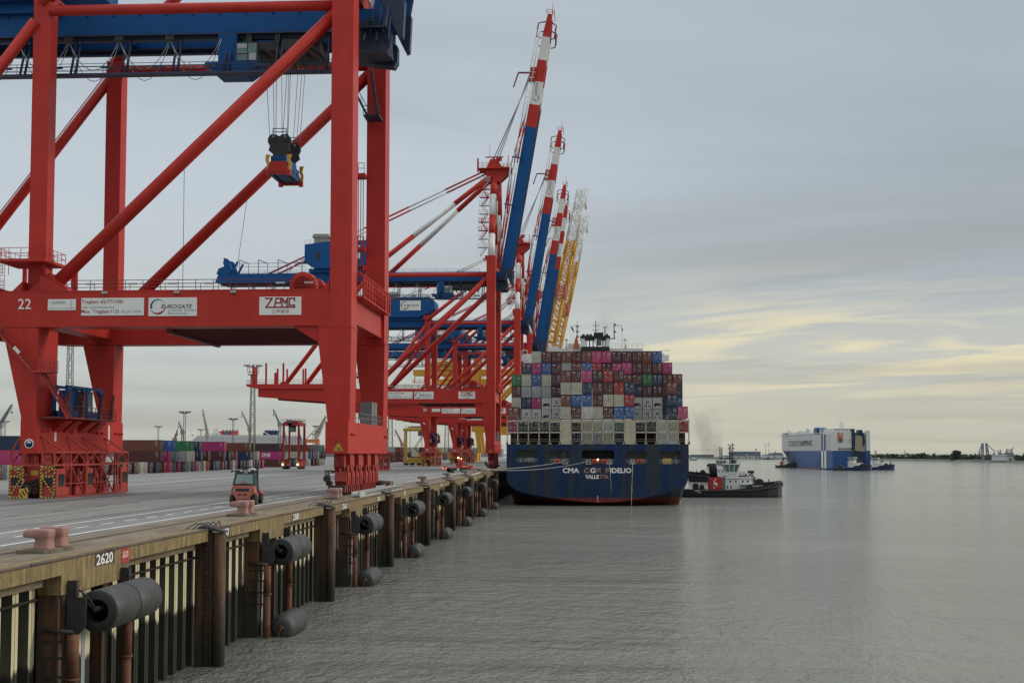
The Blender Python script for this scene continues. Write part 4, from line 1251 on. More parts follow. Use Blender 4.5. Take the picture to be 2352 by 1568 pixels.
    for y in (2.4, 6.6, 12.4, 15.8):
        mb.prism([(Y0 + y, 16.5), (Y0 + y + 1.0, 16.5), (Y0 + y + 1.5, 19.4), (Y0 + y + 1.2, 19.6)], 'yz', -57.4, -57.1)
        for k in range(5): mb.bar((-57.2, Y0 + y + 0.1, 16.7 + k * 0.55), (-57.2, Y0 + y + 1.3, 16.9 + k * 0.55), 0.08)
    B(mb, 'landside_platform', 'crane_dark_red')
    mb = MB()
    for ya, yb in ((3.4, 8.4), (9.0, 13.4)):
        for x in (-59.0, -57.6):
            for y in (ya, yb): mb.box(x, x + 0.3, Y0 + y, Y0 + y + 0.35, 16.6, 20.0)
            mb.box(x, x + 0.3, Y0 + ya, Y0 + yb + 0.35, 19.8, 20.1); mb.box(x, x + 0.3, Y0 + ya, Y0 + yb + 0.35, 16.6, 17.3)
            for s in (0, 1):
                yq = Y0 + (ya + 0.35 if s == 0 else yb); sg = 1 if s == 0 else -1
                mb.prism([(yq, 19.8), (yq + sg * 0.8, 19.8), (yq, 19.0)] if sg > 0 else [(yq, 19.8), (yq, 19.0), (yq - 0.8, 19.8)], 'yz', x, x + 0.3)
    mb.box(-58.8, -57.7, Y0 + 4.6, Y0 + 6.6, 16.6, 19.6); mb.box(-58.8, -57.7, Y0 + 9.6, Y0 + 11.8, 17.3, 19.7, 1)
    mb.box(-57.62, -57.58, Y0 + 10.2, Y0 + 11.0, 17.3, 17.9, 2)
    B(mb, 'blue_frame', ['crane_blue', 'grey_metal', 'sign_white'])
    # electrical cabinet on the waterside sill
    mb = MB(); mb.box(-26.8, -25.4, Y0 + 15.2, Y0 + 19.0, 15.9, 18.6); mb.box(-25.4, -25.36, Y0 + 17.0, Y0 + 17.1, 16.0, 18.5)
    mb.rail([(-25.3, Y0 + 4, 15.9), (-25.3, Y0 + 22, 15.9)], 1.1, 0.04, 1.6)
    mb.tube((-26.6, Y0 + 5.0, 15.9), (-26.6, Y0 + 5.0, 26), 0.16, 6); mb.ladder((-26.2, Y0 + 6.0, 15.9), (-26.2, Y0 + 6.0, 26), 0.5)
    B(mb, 'sill_cabinet', ['grey_metal'])
    # travelling gear
    for side, xm, zr in (('waterside', -26.4, 8.13), ('landside', -60.4, gz(-60.4) + 0.02)):
        for base in (Y0 + 1.2, Y0 + 12.4):
            g = MB(); dz = zr - 8.13
            for q in (0, 5.2):
                y = base + q
                g.prism([(y + 0.2, 12.55), (y + 4.2, 12.55), (y + 4.4, 11.2), (y + 3.2, 10.4 + dz), (y + 1.2, 10.4 + dz), (y, 11.2)], 'yz', xm - 0.75, xm - 0.25)
                g.prism([(y + 1.5, 12.55), (y + 3.9, 12.55), (y + 4.0, 11.5), (y + 3.0, 10.0 + dz), (y + 2.0, 11.0)], 'yz', xm + 0.25, xm + 0.72)
                g.box(xm - 0.25, xm + 0.3, y + 0.3, y + 1.5, 11.1, 12.5, 0)
                for h in (0.0, 2.5):
                    g.prism([(y + h, 10.6 + dz), (y + h + 1.8, 10.6 + dz), (y + h + 2.1, 9.6 + dz), (y + h + 1.5, 9.1 + dz), (y + h + 0.3, 9.1 + dz), (y + h - 0.2, 9.6 + dz)], 'yz', xm - 0.6, xm + 0.62)
                    g.box(xm + 0.62, xm + 0.78, y + h + 0.2, y + h + 0.7, 9.2 + dz, 11.3 + dz); g.box(xm + 0.62, xm + 0.78, y + h + 1.2, y + h + 1.6, 9.0 + dz, 10.5 + dz)
                    g.lathe((xm + 0.62, y + h + 1.0, 10.2 + dz), (1, 0, 0), [(0, 0.3), (0.2, 0.26)], 10)
                g.box(xm - 0.55, xm - 0.2, y - 0.3, y + 4.9, 8.75 + dz, 9.15 + dz)
            b = B(g, 'bogie', 'crane_red_rusty')
            w = MB()
            for k in range(8):
                y = base + 0.1 + k * 1.26
                w.lathe((xm + 0.05, y + 0.35, zr + 0.38), (1, 0, 0), [(-0.22, 0.18), (-0.22, 0.42), (-0.1, 0.38), (0.1, 0.38), (0.22, 0.42), (0.22, 0.18)], 14, 0)
                w.box(xm + 0.30, xm + 0.44, y + 0.12, y + 0.58, zr + 0.25, zr + 1.0, 1)
            w.build('wheels', ['dark_metal', 'crane_red_rusty'], b)
    for y in (0.6, 23.0):
        mb = MB()
        s = -1 if y < 5 else 1
        yq = Y0 + y
        mb.box(-27.0, -25.6, min(yq, yq + s * 1.2), max(yq, yq + s * 1.2), 8.6, 9.2)
        for x in (-26.9, -26.4, -25.9): mb.tube((x, yq + s * 1.2, 8.9), (x, yq + s * 2.0, 8.9), 0.16, 8)
        mb.box(-27.2, -25.5, min(yq + s * 2.0, yq + s * 2.15), max(yq + s * 2.0, yq + s * 2.15), 8.6, 9.2)
        mb.lathe((-27.4, yq + s * 0.4, 9.4), (0, 1, 0), [(-0.5, 0.3), (0.5, 0.3)], 12); mb.lathe((-27.6, yq + s * 0.7, 9.9), (0, 1, 0), [(-0.4, 0.35), (0.4, 0.35)], 12)
        B(mb, 'buffer', 'rust_dark')
    # guarded walkways round the landside wheels
    g = MB()
    zg = 7.78
    xa, xb = -62.0, -57.25
    for xo in (xa, xb):
        for y in (0, 4.5, 9.0, 13.5, 18.0, 22.4):
            g.box(xo - 0.09, xo + 0.09, Y0 + y - 0.09, Y0 + y + 0.09, zg, 12.75)
        for z in (12.6, 11.2): g.box(xo - 0.1, xo + 0.1, Y0, Y0 + 22.4, z, z + 0.2)
        g.box(xo - 0.12, xo + 0.12, Y0, Y0 + 22.4, zg, zg + 0.16); g.box(xo - 0.06, xo + 0.06, Y0 + 3, Y0 + 21, 9.2, 9.3)
        for y in (0, 4.5, 9.0, 13.5, 18.0):
            g.bar((xo, Y0 + y, 11.3), (xo, Y0 + y + 2.25, 12.6), 0.12); g.bar((xo, Y0 + y + 2.25, 12.6), (xo, Y0 + y + 4.5, 11.3), 0.12)
            if y not in (0, 18.0): g.bar((xo, Y0 + y, 11.2), (xo, Y0 + y + 4.2, zg + 0.1), 0.14); g.bar((xo, Y0 + y + 4.2, 11.2), (xo, Y0 + y + 1.5, zg + 0.8), 0.1)
    for y in (0, 22.4):
        for z in (12.6, 11.2): g.box(xa, xb, Y0 + y - 0.08, Y0 + y + 0.08, z, z + 0.2)
        for x in (-60.7, -58.55): g.box(x - 0.09, x + 0.09, Y0 + y - 0.09, Y0 + y + 0.09, zg, 12.6)
    for y in (1.0, 8.0, 12.8, 19.6): g.bar((-59.1, Y0 + y, 14.4), (-57.25, Y0 + y + 2.2, 12.7), 0.2)
    g.bar((-61.0, Y0, 14.4), (-62.0, Y0, 12.7), 0.16)
    for y in (2.4, 6.2, 10.4, 14.6, 18.4): g.box(-57.6, -57.3, Y0 + y, Y0 + y + 2.0, 8.0, 8.9)
    B(g, 'wheel_guard', 'crane_red_rusty')
    g = MB()
    for y0_, y1_ in ((0.5, 3.0), (8.8, 11.0), (20.0, 22.2)):
        g.box(-57.5, -57.2, Y0 + y0_, Y0 + y1_, zg + 0.2, 10.9, 0)
        g.box(-57.19, -57.17, Y0 + y0_ + 0.6, Y0 + y0_ + 1.5, 9.0, 10.3, 1); g.box(-57.19, -57.17, Y0 + y0_ + 1.6, Y0 + y0_ + 2.2, 9.0, 10.3, 1)
    for x in (-61.7, -58.3):
        g.box(x - 0.25, x + 1.1, Y0 + 0.06, Y0 + 0.3, zg + 0.2, 9.0, 0); g.box(x - 0.2, x + 1.0, Y0 + 0.04, Y0 + 0.28, 9.05, 10.2, 1); g.box(x - 0.25, x + 1.1, Y0 + 0.06, Y0 + 0.3, 10.2, 10.8, 0)
    g.box(-60.6, -59.2, Y0 + 1.0, Y0 + 3.6, 8.9, 11.3, 0); g.box(-60.2, -59.4, Y0 + 0.97, Y0 + 1.0, 10.2, 10.7, 2)
    g.lathe((-60.3, Y0 - 0.1, 8.6), (0, 1, 0), [(0, 0.62), (0.25, 0.62), (0.25, 0.3), (0.9, 0.3)], 16, 3)
    g.box(-60.9, -60.0, Y0 - 0.3, Y0 - 0.05, 7.75, 8.8, 4)
    for k in range(4): g.bar((-61.0 + k * 0.4, Y0 + 0.4, 9.2 - 0.3 * k), (-59.2, Y0 + 1.2, 9.8 - 0.4 * k), 0.3, m=3)
    B(g, 'guard_cabin', ['crane_red_rusty', 'window_dark', 'hazard_yellow', 'rust_dark', 'hazard_yellow'])
    g = MB()                                        # yellow and black hazard stripes on the end frames
    def hz(p, q, w):
        nonlocal g
        p = Vector(p); q = Vector(q); n = max(2, int((q - p).length / 0.17))
        for i in range(n):
            a = p.lerp(q, i / n); b_ = p.lerp(q, (i + 1) / n); s = (q - p).normalized()
            sh = s * 0.14
            v = Vector((0, 0, 1)) if abs(s.z) < 0.5 else Vector((1, 0, 0))
            if abs(s.z) < 0.9 and abs(s.z) > 0.3: v = Vector((-s.z, 0, s.x))
            g.add([a - v * w / 2, b_ - v * w / 2, b_ + v * w / 2 + sh, a + v * w / 2 + sh], [(0, 1, 2, 3)], i % 2)
    yf = Y0 - 0.10
    for x0, x1 in ((-62.05, -60.65), (-58.6, -57.15)):
        g = MB()
        for x in (x0, x1): hz((x, yf, zg + 0.05), (x, yf, 11.2), 0.24)
        for z in (11.1, 10.1): hz((x0, yf - 0.01, z), (x1, yf - 0.01, z), 0.24)
        hz((x0, yf - 0.01, zg + 0.1), (x1, yf - 0.01, zg + 0.1), 0.2)
        if x0 < -60: hz((x0 + 0.2, yf - 0.02, 8.2), (x1, yf - 0.02, 10.2), 0.22); hz((x0 + 0.5, yf - 0.02, 10.9), (x1 - 0.1, yf - 0.02, 10.2), 0.2)
        else: hz((x0 + 0.1, yf - 0.02, 10.0), (x1, yf - 0.02, 8.0), 0.2); hz((x0 + 0.1, yf - 0.02, 10.2), (x1 - 0.1, yf - 0.02, 11.0), 0.2)
        B(g, 'hazard_striping', ['hazard_yellow', 'dark_metal'])
    g = MB(); hz((-60.9, Y0 - 0.32, 7.8), (-60.0, Y0 - 0.32, 8.7), 0.5)
    B(g, 'hazard_plate', ['hazard_yellow', 'dark_metal'])
    mb = MB(); write(mb, '22', (-60.9, Y0 - 0.01, 28.72), 1.45, 1.12, m=0, bold=0.006)
    num = B(mb, 'crane_number', 'letter_white')
    return e, num


def swoosh(mb, c, r, right, up, m1, m2):
    """ring of two tapering arcs"""
    c = Vector(c); u = Vector(right).normalized(); v = Vector(up).normalized()
    for m, a0, a1 in ((m1, 20, 195), (m2, 200, 375)):
        n = 18; vs = []
        for i in range(n + 1):
            t = i / n; a = R(a0 + (a1 - a0) * t)
            w = 0.30 * r * (t if m == m1 else (1 - abs(2 * t - 1)) * 0.8 + 0.15)
            for rr in (r, r - w): vs.append(c + u * (rr * math.cos(a)) + v * (rr * math.sin(a)))
        mb.add(vs, [(2 * i, 2 * i + 2, 2 * i + 3, 2 * i + 1) for i in range(n)], m)


crane1, num1 = make_crane()
crane1['label'] = 'nearest red gantry crane, painted with the white number 22'
CR = [crane1]
for yf, number, label in ((354.0, '21', 'second red and blue gantry crane, with the tallest raised boom in view'),
                          (487.0, '20', 'third gantry crane along the quay, painted with the white number 20'),
                          (589.0, '19', 'fourth red and blue gantry crane, its boom just right of number 20 crane'),
                          (638.0, '18', 'fifth red and blue gantry crane, the last one before the yellow cranes')):
    c = dup(crane1, skip=('crane_number',) if number != '22' else ())
    c.location.y += yf - Y0
    c['label'] = label
    mb = MB(); write(mb, number, (-60.9, yf - 0.01, 28.72), 1.45, 1.12, m=0, bold=0.006)
    if number == '20': mb.build('crane_number', 'letter_white', c)
    CR.append(c)

# spreader hanging under crane 22
e = thing('spreader', (-35.5, Y0 + 12.6, 45), 'spreader with red end beam and yellow flippers hanging from steel ropes under the nearest crane', 'spreader')
ya_, yb_ = Y0 + 9.6, Y0 + 15.7
for s, y in ((0, Y0 + 10.2), (1, Y0 + 14.6)):
    mb = MB(); xo = -35.55 + 0.15 * s; z = -1.05
    mb.prism([(xo - 1.3, 50.1 + z), (xo - 0.95, 50.5 + z), (xo - 0.35, 50.45 + z), (xo, 50.25 + z), (xo + 0.35, 50.45 + z), (xo + 0.95, 50.5 + z), (xo + 1.3, 50.1 + z), (xo + 1.35, 49.6 + z), (xo + 1.1, 49.1 + z), (xo + 1.25, 48.6 + z), (xo + 0.75, 48.2 + z), (xo + 0.65, 47.6 + z), (xo - 0.65, 47.6 + z), (xo - 0.75, 48.2 + z), (xo - 1.25, 48.6 + z), (xo - 1.1, 49.1 + z), (xo - 1.35, 49.6 + z)], 'xz', y - 0.25, y + 0.25)
    for dx in (-0.7, 0.7): mb.lathe((xo + dx, y - 0.05, 49.85 + z), (0, 1, 0), [(-0.35, 0.26), (0.35, 0.26)], 12); mb.lathe((xo + dx, y - 0.27, 50.2 + z), (0, 1, 0), [(-0.02, 0.12), (0.0, 0.12)], 8, 1)
    mb.rail([(xo - 0.8, y, 50.4 + z), (xo + 0.75, y, 50.4 + z)], 0.8, 0.05, 1.5)
    mb.build('head_block', ['dark_metal', 'galvanised'], e)
mb = MB()
mb.box(-36.5, -34.7, Y0 + 9.9, Y0 + 15.3, 45.7, 46.9); mb.box(-36.2, -34.9, ya_, yb_, 44.9, 45.7)
mb.box(-36.9, -36.5, Y0 + 10.0, Y0 + 15.2, 44.9, 45.9); mb.box(-34.7, -34.35, Y0 + 10.0, Y0 + 15.2, 44.9, 46.2)
for k in range(3): mb.box(-34.36, -34.3, Y0 + 10.6 + k * 1.5, Y0 + 11.2 + k * 1.5, 45.2, 45.7, 1)
mb.build('main_frame', ['crane_blue', 'dark_metal'], e)
for y in (ya_ - 0.2, yb_ + 0.2):
    mb = MB()
    mb.prism([(-36.7, 44.65), (-34.3, 44.65), (-34.3, 45.2), (-34.6, 46.1), (-36.4, 46.1), (-36.7, 45.2)], 'xz', y - 0.22, y + 0.22)
    mb.box(-36.95, -36.5, y - 0.3, y + 0.3, 44.5, 45.1); mb.box(-34.5, -34.05, y - 0.3, y + 0.3, 44.5, 45.1)
    for x in (-36.2, -35.75, -35.25, -34.8): mb.lathe((x, y - 0.23, 44.85), (0, -1, 0), [(0, 0.10), (0.01, 0.001)], 8, 1)
    mb.build('end_beam', ['crane_red', 'dark_metal'], e)
    for x in (-36.75, -34.25):
        mb = MB()
        mb.prism([(x - 0.12, 45.0), (x + 0.22, 45.1), (x + 0.30, 45.8), (x + 0.12, 46.3), (x + 0.3, 46.9), (x - 0.18, 46.9), (x - 0.2, 46.2), (x - 0.02, 45.7)], 'xz', y - 0.2, y + 0.12)
        mb.build('flipper', 'hazard_yellow', e)
mb = MB()
for x0, x1, y0_, y1_ in ((-37.3, -36.7, 10.0, 10.2), (-36.4, -36.2, 10.1, 10.2), (-36.0, -36.0, 10.3, 10.2), (-34.6, -35.2, 9.9, 10.2), (-34.3, -34.6, 10.2, 10.2),
                         (-36.4, -36.3, 14.4, 14.6), (-35.6, -35.7, 14.6, 14.6), (-34.4, -35.0, 14.4, 14.6), (-34.0, -34.6, 14.8, 14.6), (-33.6, -34.2, 14.6, 14.6)):
    mb.tube((x0, Y0 + y0_, 58.6), (x1, Y0 + y1_, 49.0), 0.035, 4)
mb.build('hoist_rope', 'rope_steel', e)
# thin wires hanging below the braces of crane 22
for p, q in (((-44.0, Y0 + 1.5, 44.2), (-44.0, Y0 + 1.6, 30.3)), ((-42.9, FL[0] + 1.2, 45.0), (-44.2, FL[0] + 0.2, 33.0)), ((-68.5, FL[0] + 0.6, 50.6), (-72.0, FL[0], 30.4))):
    mb = MB(); mb.tube(p, q, 0.03, 4); mb.build('brace_wire', 'dark_metal', crane1)
# ------------------------------------------------------------------ terminal vehicles, people, containers, masts
_PS, _FP = R(3.3135), 3005.4


def at(u, d):
    """sideways position of a thing at distance d along the quay, from its bearing read off the photograph"""
    c, s_ = math.cos(_PS), math.sin(_PS); k = u - 1176.0
    return d * (k * c - _FP * s_) / (k * s_ + _FP * c)


def hgt_(v, d, u=1350.0):
    x = at(u, d)
    return 12.6 + (1040.0 - v) * (d * math.cos(_PS) - x * math.sin(_PS)) / _FP


def place(e, loc, rz=0.0):
    e.location = loc; e.rotation_euler = (0, 0, rz)
    return e


def make_wheels(e, spots, r, w, axis=(1, 0, 0), mats=('tyre', 'crane_red'), name='wheel'):
    for c in spots:
        mb = MB(); mb.wheel(c, axis, r, w, 0, 0)
        wh = mb.build(name, [mats[0]], e)
        mb = MB(); mb.lathe(c, axis, [(-w * 0.46, r * 0.10), (-w * 0.46, r * 0.5), (-w * 0.40, r * 0.56), (w * 0.40, r * 0.56), (w * 0.46, r * 0.5), (w * 0.46, r * 0.10)], 14)
        mb.build('rim', [mats[1]], wh)


# forklift, seen from behind
e = thing('forklift', (0, 0, 0), 'red forklift truck with closed cab driving away along the quay road', 'forklift')
mb = MB()
prof = [(-1.75, 0.62), (-1.80, 1.05), (-1.72, 1.45), (-1.55, 1.62), (-0.75, 1.70), (-0.75, 0.95), (-0.95, 0.60)]
mb.prism([(-1.02, 1.05), (-0.98, 1.52), (-0.80, 1.68), (0.80, 1.68), (0.98, 1.52), (1.02, 1.05), (0.90, 0.98), (0.68, 0.72), (0.58, 0.40), (-0.58, 0.40), (-0.68, 0.72), (-0.90, 0.98)], 'xz', -1.75, -0.70)
mb.prism([(-0.84, 1.10), (-0.80, 1.46), (0.80, 1.46), (0.84, 1.10), (0.55, 0.55), (-0.55, 0.55)], 'xz', -1.88, -1.75)
mb.prism([(-0.70, 0.55), (-0.70, 1.60), (-0.2, 1.45), (0.2, 0.95), (1.2, 0.95), (1.5, 0.70), (1.5, 0.40), (-0.4, 0.40)], 'yz', -0.92, 0.92)
for s in (-1, 1):
    mb.prism([(0.75, 0.95), (0.85, 1.22), (1.75, 1.22), (1.95, 0.95)], 'yz', s * 0.98 - 0.16, s * 0.98 + 0.16)
body = mb.build('counterweight', 'forklift_red', e)
mb = MB(); mb.box(-0.56, 0.56, -1.895, -1.87, 1.20, 1.44)
for k in range(4): mb.box(-0.56, 0.56, -1.905, -1.89, 1.22 + k * 0.06, 1.245 + k * 0.06)
mb.box(-0.40, -0.08, -1.895, -1.87, 0.84, 0.98); mb.box(0.08, 0.40, -1.895, -1.87, 0.84, 0.98); mb.box(-0.1, 0.1, -1.895, -1.87, 0.44, 0.52)
mb.build('grille', 'dark_metal', body)
for s in (-1, 1):
    mb = MB(); mb.box(s * 0.74 - 0.13, s * 0.74 + 0.13, -1.90, -1.86, 1.20, 1.42, 0); mb.lathe((s * 0.74, -1.90, 1.30), (0, -1, 0), [(0, 0.075), (0.02, 0.06)], 12, 1)
    mb.build('tail_lamp', ['dark_metal', 'lamp_off'], body)
mb = MB()
for s in (-1, 1):
    mb.bar((s * 0.90, -1.25, 1.68), (s * 0.74, -0.70, 2.92), 0.14, 0.16); mb.bar((s * 0.92, 0.75, 0.98), (s * 0.76, 0.50, 2.92), 0.14, 0.14)
    mb.bar((s * 0.92, -0.55, 1.5), (s * 0.92, 0.75, 0.98), 0.10, 0.14); mb.bar((s * 0.90, -0.2, 1.4), (s * 0.75, -0.2, 2.9), 0.06, 0.08)
mb.box(-0.84, 0.84, -0.78, 0.58, 2.88, 3.02); mb.box(-0.88, 0.88, -1.30, -1.18, 1.66, 1.84)
mb.box(-0.80, 0.80, -0.86, -0.72, 2.74, 2.90)
mb.tube((-0.75, -0.78, 3.0), (-1.15, -0.85, 2.92), 0.05, 5); mb.box(-1.22, -1.05, -0.9, -0.8, 2.84, 3.0)
cabf = mb.build('cab_frame', 'dark_metal', e)
mb = MB(); mb.add([(-0.80, -1.20, 1.80), (0.80, -1.20, 1.80), (0.68, -0.74, 2.80), (-0.68, -0.74, 2.80)], [(0, 1, 2, 3)])
for s in (-1, 1): mb.add([(s * 0.90, -1.15, 1.72), (s * 0.91, 0.65, 1.10), (s * 0.76, 0.45, 2.85), (s * 0.76, -0.65, 2.85)], [(0, 1, 2, 3)])
mb.add([(-0.84, 0.66, 1.2), (0.84, 0.66, 1.2), (0.7, 0.5, 2.85), (-0.7, 0.5, 2.85)], [(0, 1, 2, 3)])
mb.build('cab_window', 'cab_glass', cabf)
mb = MB()
mb.prism([(-0.42, 1.95), (-0.36, 2.02), (-0.1, 2.0), (0.05, 2.04), (0.3, 2.0), (0.42, 1.93), (0.3, 1.86), (-0.3, 1.86)], 'xz', -1.34, -1.30)
mb.build('rear_plate', 'bollard_pink', cabf)
mb = MB()
for k, x in enumerate((-0.42, -0.08, 0.26)): mb.box(x, x + 0.22, -0.92, -0.84, 2.90, 3.0)
mb.lathe((0.0, -0.86, 2.80), (0, -1, 0), [(0, 0.07), (0.06, 0.05)], 10); mb.lathe((0.2, -0.86, 2.80), (0, -1, 0), [(0, 0.07), (0.06, 0.05)], 10)
mb.prism([(0.15, 3.02), (0.75, 3.02), (0.70, 3.16), (0.45, 3.24), (0.22, 3.14)], 'xz', -0.35, 0.3)
mb.build('roof_lamp', 'lamp_off', cabf)
mb = MB()
for x in (-0.62, -0.40, 0.40, 0.62): mb.box(x - 0.07, x + 0.07, 1.75, 1.98, 0.25, 3.30)
mb.box(-0.70, 0.70, 1.80, 1.95, 3.15, 3.30); mb.box(-0.7, 0.7, 1.8, 1.95, 2.6, 2.7)
for x in (-0.15, 0.15): mb.tube((x, 1.85, 0.4), (x, 1.85, 3.1), 0.06, 6)
mst = mb.build('mast', 'dark_metal', e)
mb = MB()
mb.box(-0.95, 0.95, 1.98, 2.06, 0.35, 1.0)
for x in (-0.5, 0.5): mb.box(x - 0.08, x + 0.08, 2.06, 3.3, 0.30, 0.36); mb.box(x - 0.08, x + 0.08, 2.04, 2.10, 0.3, 1.1)
mb.build('fork', 'dark_metal', mst)
make_wheels(e, [(-0.98, -1.2, 0.46), (0.98, -1.2, 0.46), (-1.0, 1.32, 0.52), (1.0, 1.32, 0.52)], 0.48, 0.36, mats=('tyre', 'forklift_red'))
place(e, (-30.15, 114.4, gz(-30.15)), R(4))


# straddle carriers
def straddle(colour, trim, label):
    e = thing('straddle_carrier', (0, 0, 0), label, 'straddle carrier')
    Ht = 15.3; hw = 2.45
    for s in (-1, 1):
        mb = MB()
        mb.prism([(-4.9, 1.2), (-4.6, 2.3), (4.6, 2.3), (4.9, 1.2), (4.9, 0.9), (-4.9, 0.9)], 'yz', s * hw - 0.35, s * hw + 0.35)
        mb.box(s * hw - 0.5, s * hw + 0.5, -2.2, 0.2, 2.3, 3.2); mb.box(s * hw - 0.45, s * hw + 0.45, 1.2, 2.8, 2.3, 2.9)
        for y in (-4.0, -1.5, 1.5, 4.0): mb.box(s * hw - 0.22, s * hw + 0.22, y - 0.3, y + 0.3, 0.6, 1.2)
        mb.build('side_beam', colour, e)
        for y in (-4.2, 4.2):
            mb = MB(); mb.prism([(y - 0.32, 2.3), (y + 0.32, 2.3), (y + 0.26, Ht - 1.2), (y - 0.26, Ht - 1.2)], 'yz', s * hw - 0.3, s * hw + 0.3)
            mb.tube((s * (hw + 0.36), y + 0.2, 2.5), (s * (hw + 0.36), y + 0.2, 13), 0.06, 5)
            mb.build('portal_leg', colour, e)
        mb = MB(); mb.bar((s * hw, -3.9, Ht - 1.6), (s * hw, 0.4, 7.0), 0.22); mb.bar((s * hw, 0.4, 7.0), (s * hw, -3.9, 2.6), 0.22)
        mb.build('side_brace', 'dark_metal', e)
        mb = MB(); mb.box(s * hw - 0.42, s * hw + 0.42, -5.25, -4.9, 0.7, 2.4)
        mb.build('bumper', 'hazard_yellow', e)
        mb = MB(); mb.lathe((s * hw, -5.26, 1.5), (0, -1, 0), [(0, 0.20), (0.06, 0.15), (0.08, 0.01)], 12)
        mb.build('headlight', 'lamp_white', e)
    make_wheels(e, [(s * hw, y, 0.72) for s in (-1, 1) for y in (-3.9, -1.4, 1.4, 3.9)], 0.72, 0.55, mats=('tyre', 'dark_metal'))
    mb = MB()
    mb.box(-2.8, 2.8, -4.9, -3.6, Ht - 1.3, Ht - 0.4); mb.box(-2.8, 2.8, 3.6, 4.9, Ht - 1.3, Ht - 0.4)
    for s in (-1, 1): mb.box(s * hw - 0.35, s * hw + 0.35, -3.6, 3.6, Ht - 1.3, Ht - 0.4)
    mb.prism([(-2.5, Ht - 0.4), (2.5, Ht - 0.4), (2.1, Ht), (-2.1, Ht)], 'xz', -4.7, 4.7)
    tf = mb.build('top_frame', colour, e)
    mb = MB()
    mb.box(-1.9, -0.2, -3.2, 2.0, Ht, Ht + 0.6); mb.box(0.2, 2.0, -2.6, 3.4, Ht, Ht + 0.45); mb.lathe((-0.2, -4.9, Ht - 0.6), (0, 1, 0), [(0, 0.7), (0.8, 0.7)], 14)
    mb.rail([(-2.7, -4.8, Ht - 0.2), (2.7, -4.8, Ht - 0.2), (2.7, 4.8, Ht - 0.2)], 1.0, 0.05, 1.3)
    mb.build('engine_deck', 'grey_metal', tf)
    mb = MB(); mb.box(-1.1, 0.9, -3.2, -1.0, Ht - 3.3, Ht - 1.3)
    cb = mb.build('driver_cab', trim, e)
    mb = MB(); mb.box(-1.0, 0.8, -3.23, -3.2, Ht - 3.1, Ht - 1.9); mb.box(0.9, 0.93, -3.0, -1.2, Ht - 3.1, Ht - 1.9); mb.box(-1.13, -1.1, -3.0, -1.2, Ht - 3.1, Ht - 1.9)
    mb.build('cab_window', 'cab_glass', cb)
    mb = MB(); mb.box(-1.2, 1.2, -3.05, 3.05, 3.1, 3.5)
    for x in (-1, 1):
        for y in (-2.4, 2.4): mb.tube((x, y, 3.5), (x, y, Ht - 1.3), 0.05, 4)
    mb.build('spreader_frame', 'dark_metal', e)
    return e


mat('carrier_red', (0.30, 0.020, 0.028), 0.45, 0.12, 1.0, streak=0.2)
mat('carrier_yellow', (0.55, 0.36, 0.05), 0.5, 0.12, 1.0, streak=0.25)
s1 = straddle('carrier_red', 'dark_metal', 'tall dark red straddle carrier with its headlights on in front of the container stacks')
place(s1, (-95.6, 421.5, gz(-95.6)), 0)
s2 = straddle('carrier_yellow', 'carrier_yellow', 'tall yellow straddle carrier standing on the yard beyond the nearest crane')
place(s2, (at(955, 535), 535, gz(-70)), R(90))

# low trailer behind the waterside wheels of crane 22
e = thing('equipment_trailer', (0, 0, 0), 'small trailer with a blue and white end panel left of the near waterside wheels', 'trailer')
mb = MB(); mb.box(-1.0, 1.0, -0.1, 3.6, 0.85, 1.0)
for s in (-0.8, 0.8): mb.box(s - 0.12, s + 0.12, 0.0, 0.25, 0.0, 0.9)
mb.build('chassis', 'grey_metal', e)
mb = MB()
for x in (-1.0, -0.45, 0.1, 0.6): mb.box(x, x + 0.42, 0.2, 3.4, 1.0, 1.55)
mb.box(-1.05, 1.05, 0.1, 3.5, 1.55, 1.66)
mb.build('load_box', 'concrete_dark', e)
mb = MB(); mb.box(-0.3, 1.0, -0.16, -0.1, 0.45, 1.1, 0); mb.box(-0.1, 0.95, -0.18, -0.16, 0.78, 1.08, 1); mb.prism([(-0.2, 0.42), (0.1, 0.42), (0.45, 0.70), (0.75, 0.42), (0.95, 0.42), (0.6, 0.82), (0.3, 0.82)], 'xz', -0.20, -0.16, 1)
pn = mb.build('end_panel', ['crane_blue', 'sign_white'], e)
mb = MB(); mb.sphere((-0.5, -0.15, 1.15), 0.10, 8, 6); mb.sphere((0.0, -0.15, 1.25), 0.10, 8, 6); mb.build('marker_lamp', 'lamp_off', e)
make_wheels(e, [(-0.85, 2.4, 0.38), (0.85, 2.4, 0.38)], 0.38, 0.25, mats=('tyre', 'grey_metal'))
place(e, (at(759, 233), 233, gz(-46)), R(3))

# red flatbed truck with a flashing beacon
e = thing('flatbed_truck', (0, 0, 0), 'small red flatbed truck with amber beacon parked near the mooring bollards', 'truck')
mb = MB(); mb.box(-3.1, 2.9, -0.45, 0.45, 0.75, 1.0); mb.box(-1.0, 0.9, -1.05, -0.5, 0.55, 1.05); mb.box(-1.0, 0.9, 0.5, 1.05, 0.55, 1.05)
mb.build('chassis', 'dark_metal', e)
mb = MB(); mb.box(-3.3, 0.15, -1.2, 1.2, 1.15, 1.35); mb.box(-3.3, -3.2, -1.2, 1.2, 0.9, 1.35); mb.box(0.05, 0.15, -1.2, 1.2, 1.35, 1.9)
mb.build('flatbed', 'crane_red_rusty', e)
mb = MB(); mb.prism([(0.45, 0.95), (0.45, 2.75), (0.6, 2.85), (1.7, 2.85), (2.0, 1.95), (2.25, 1.75), (2.25, 0.95)], 'xz', -1.05, 1.05)
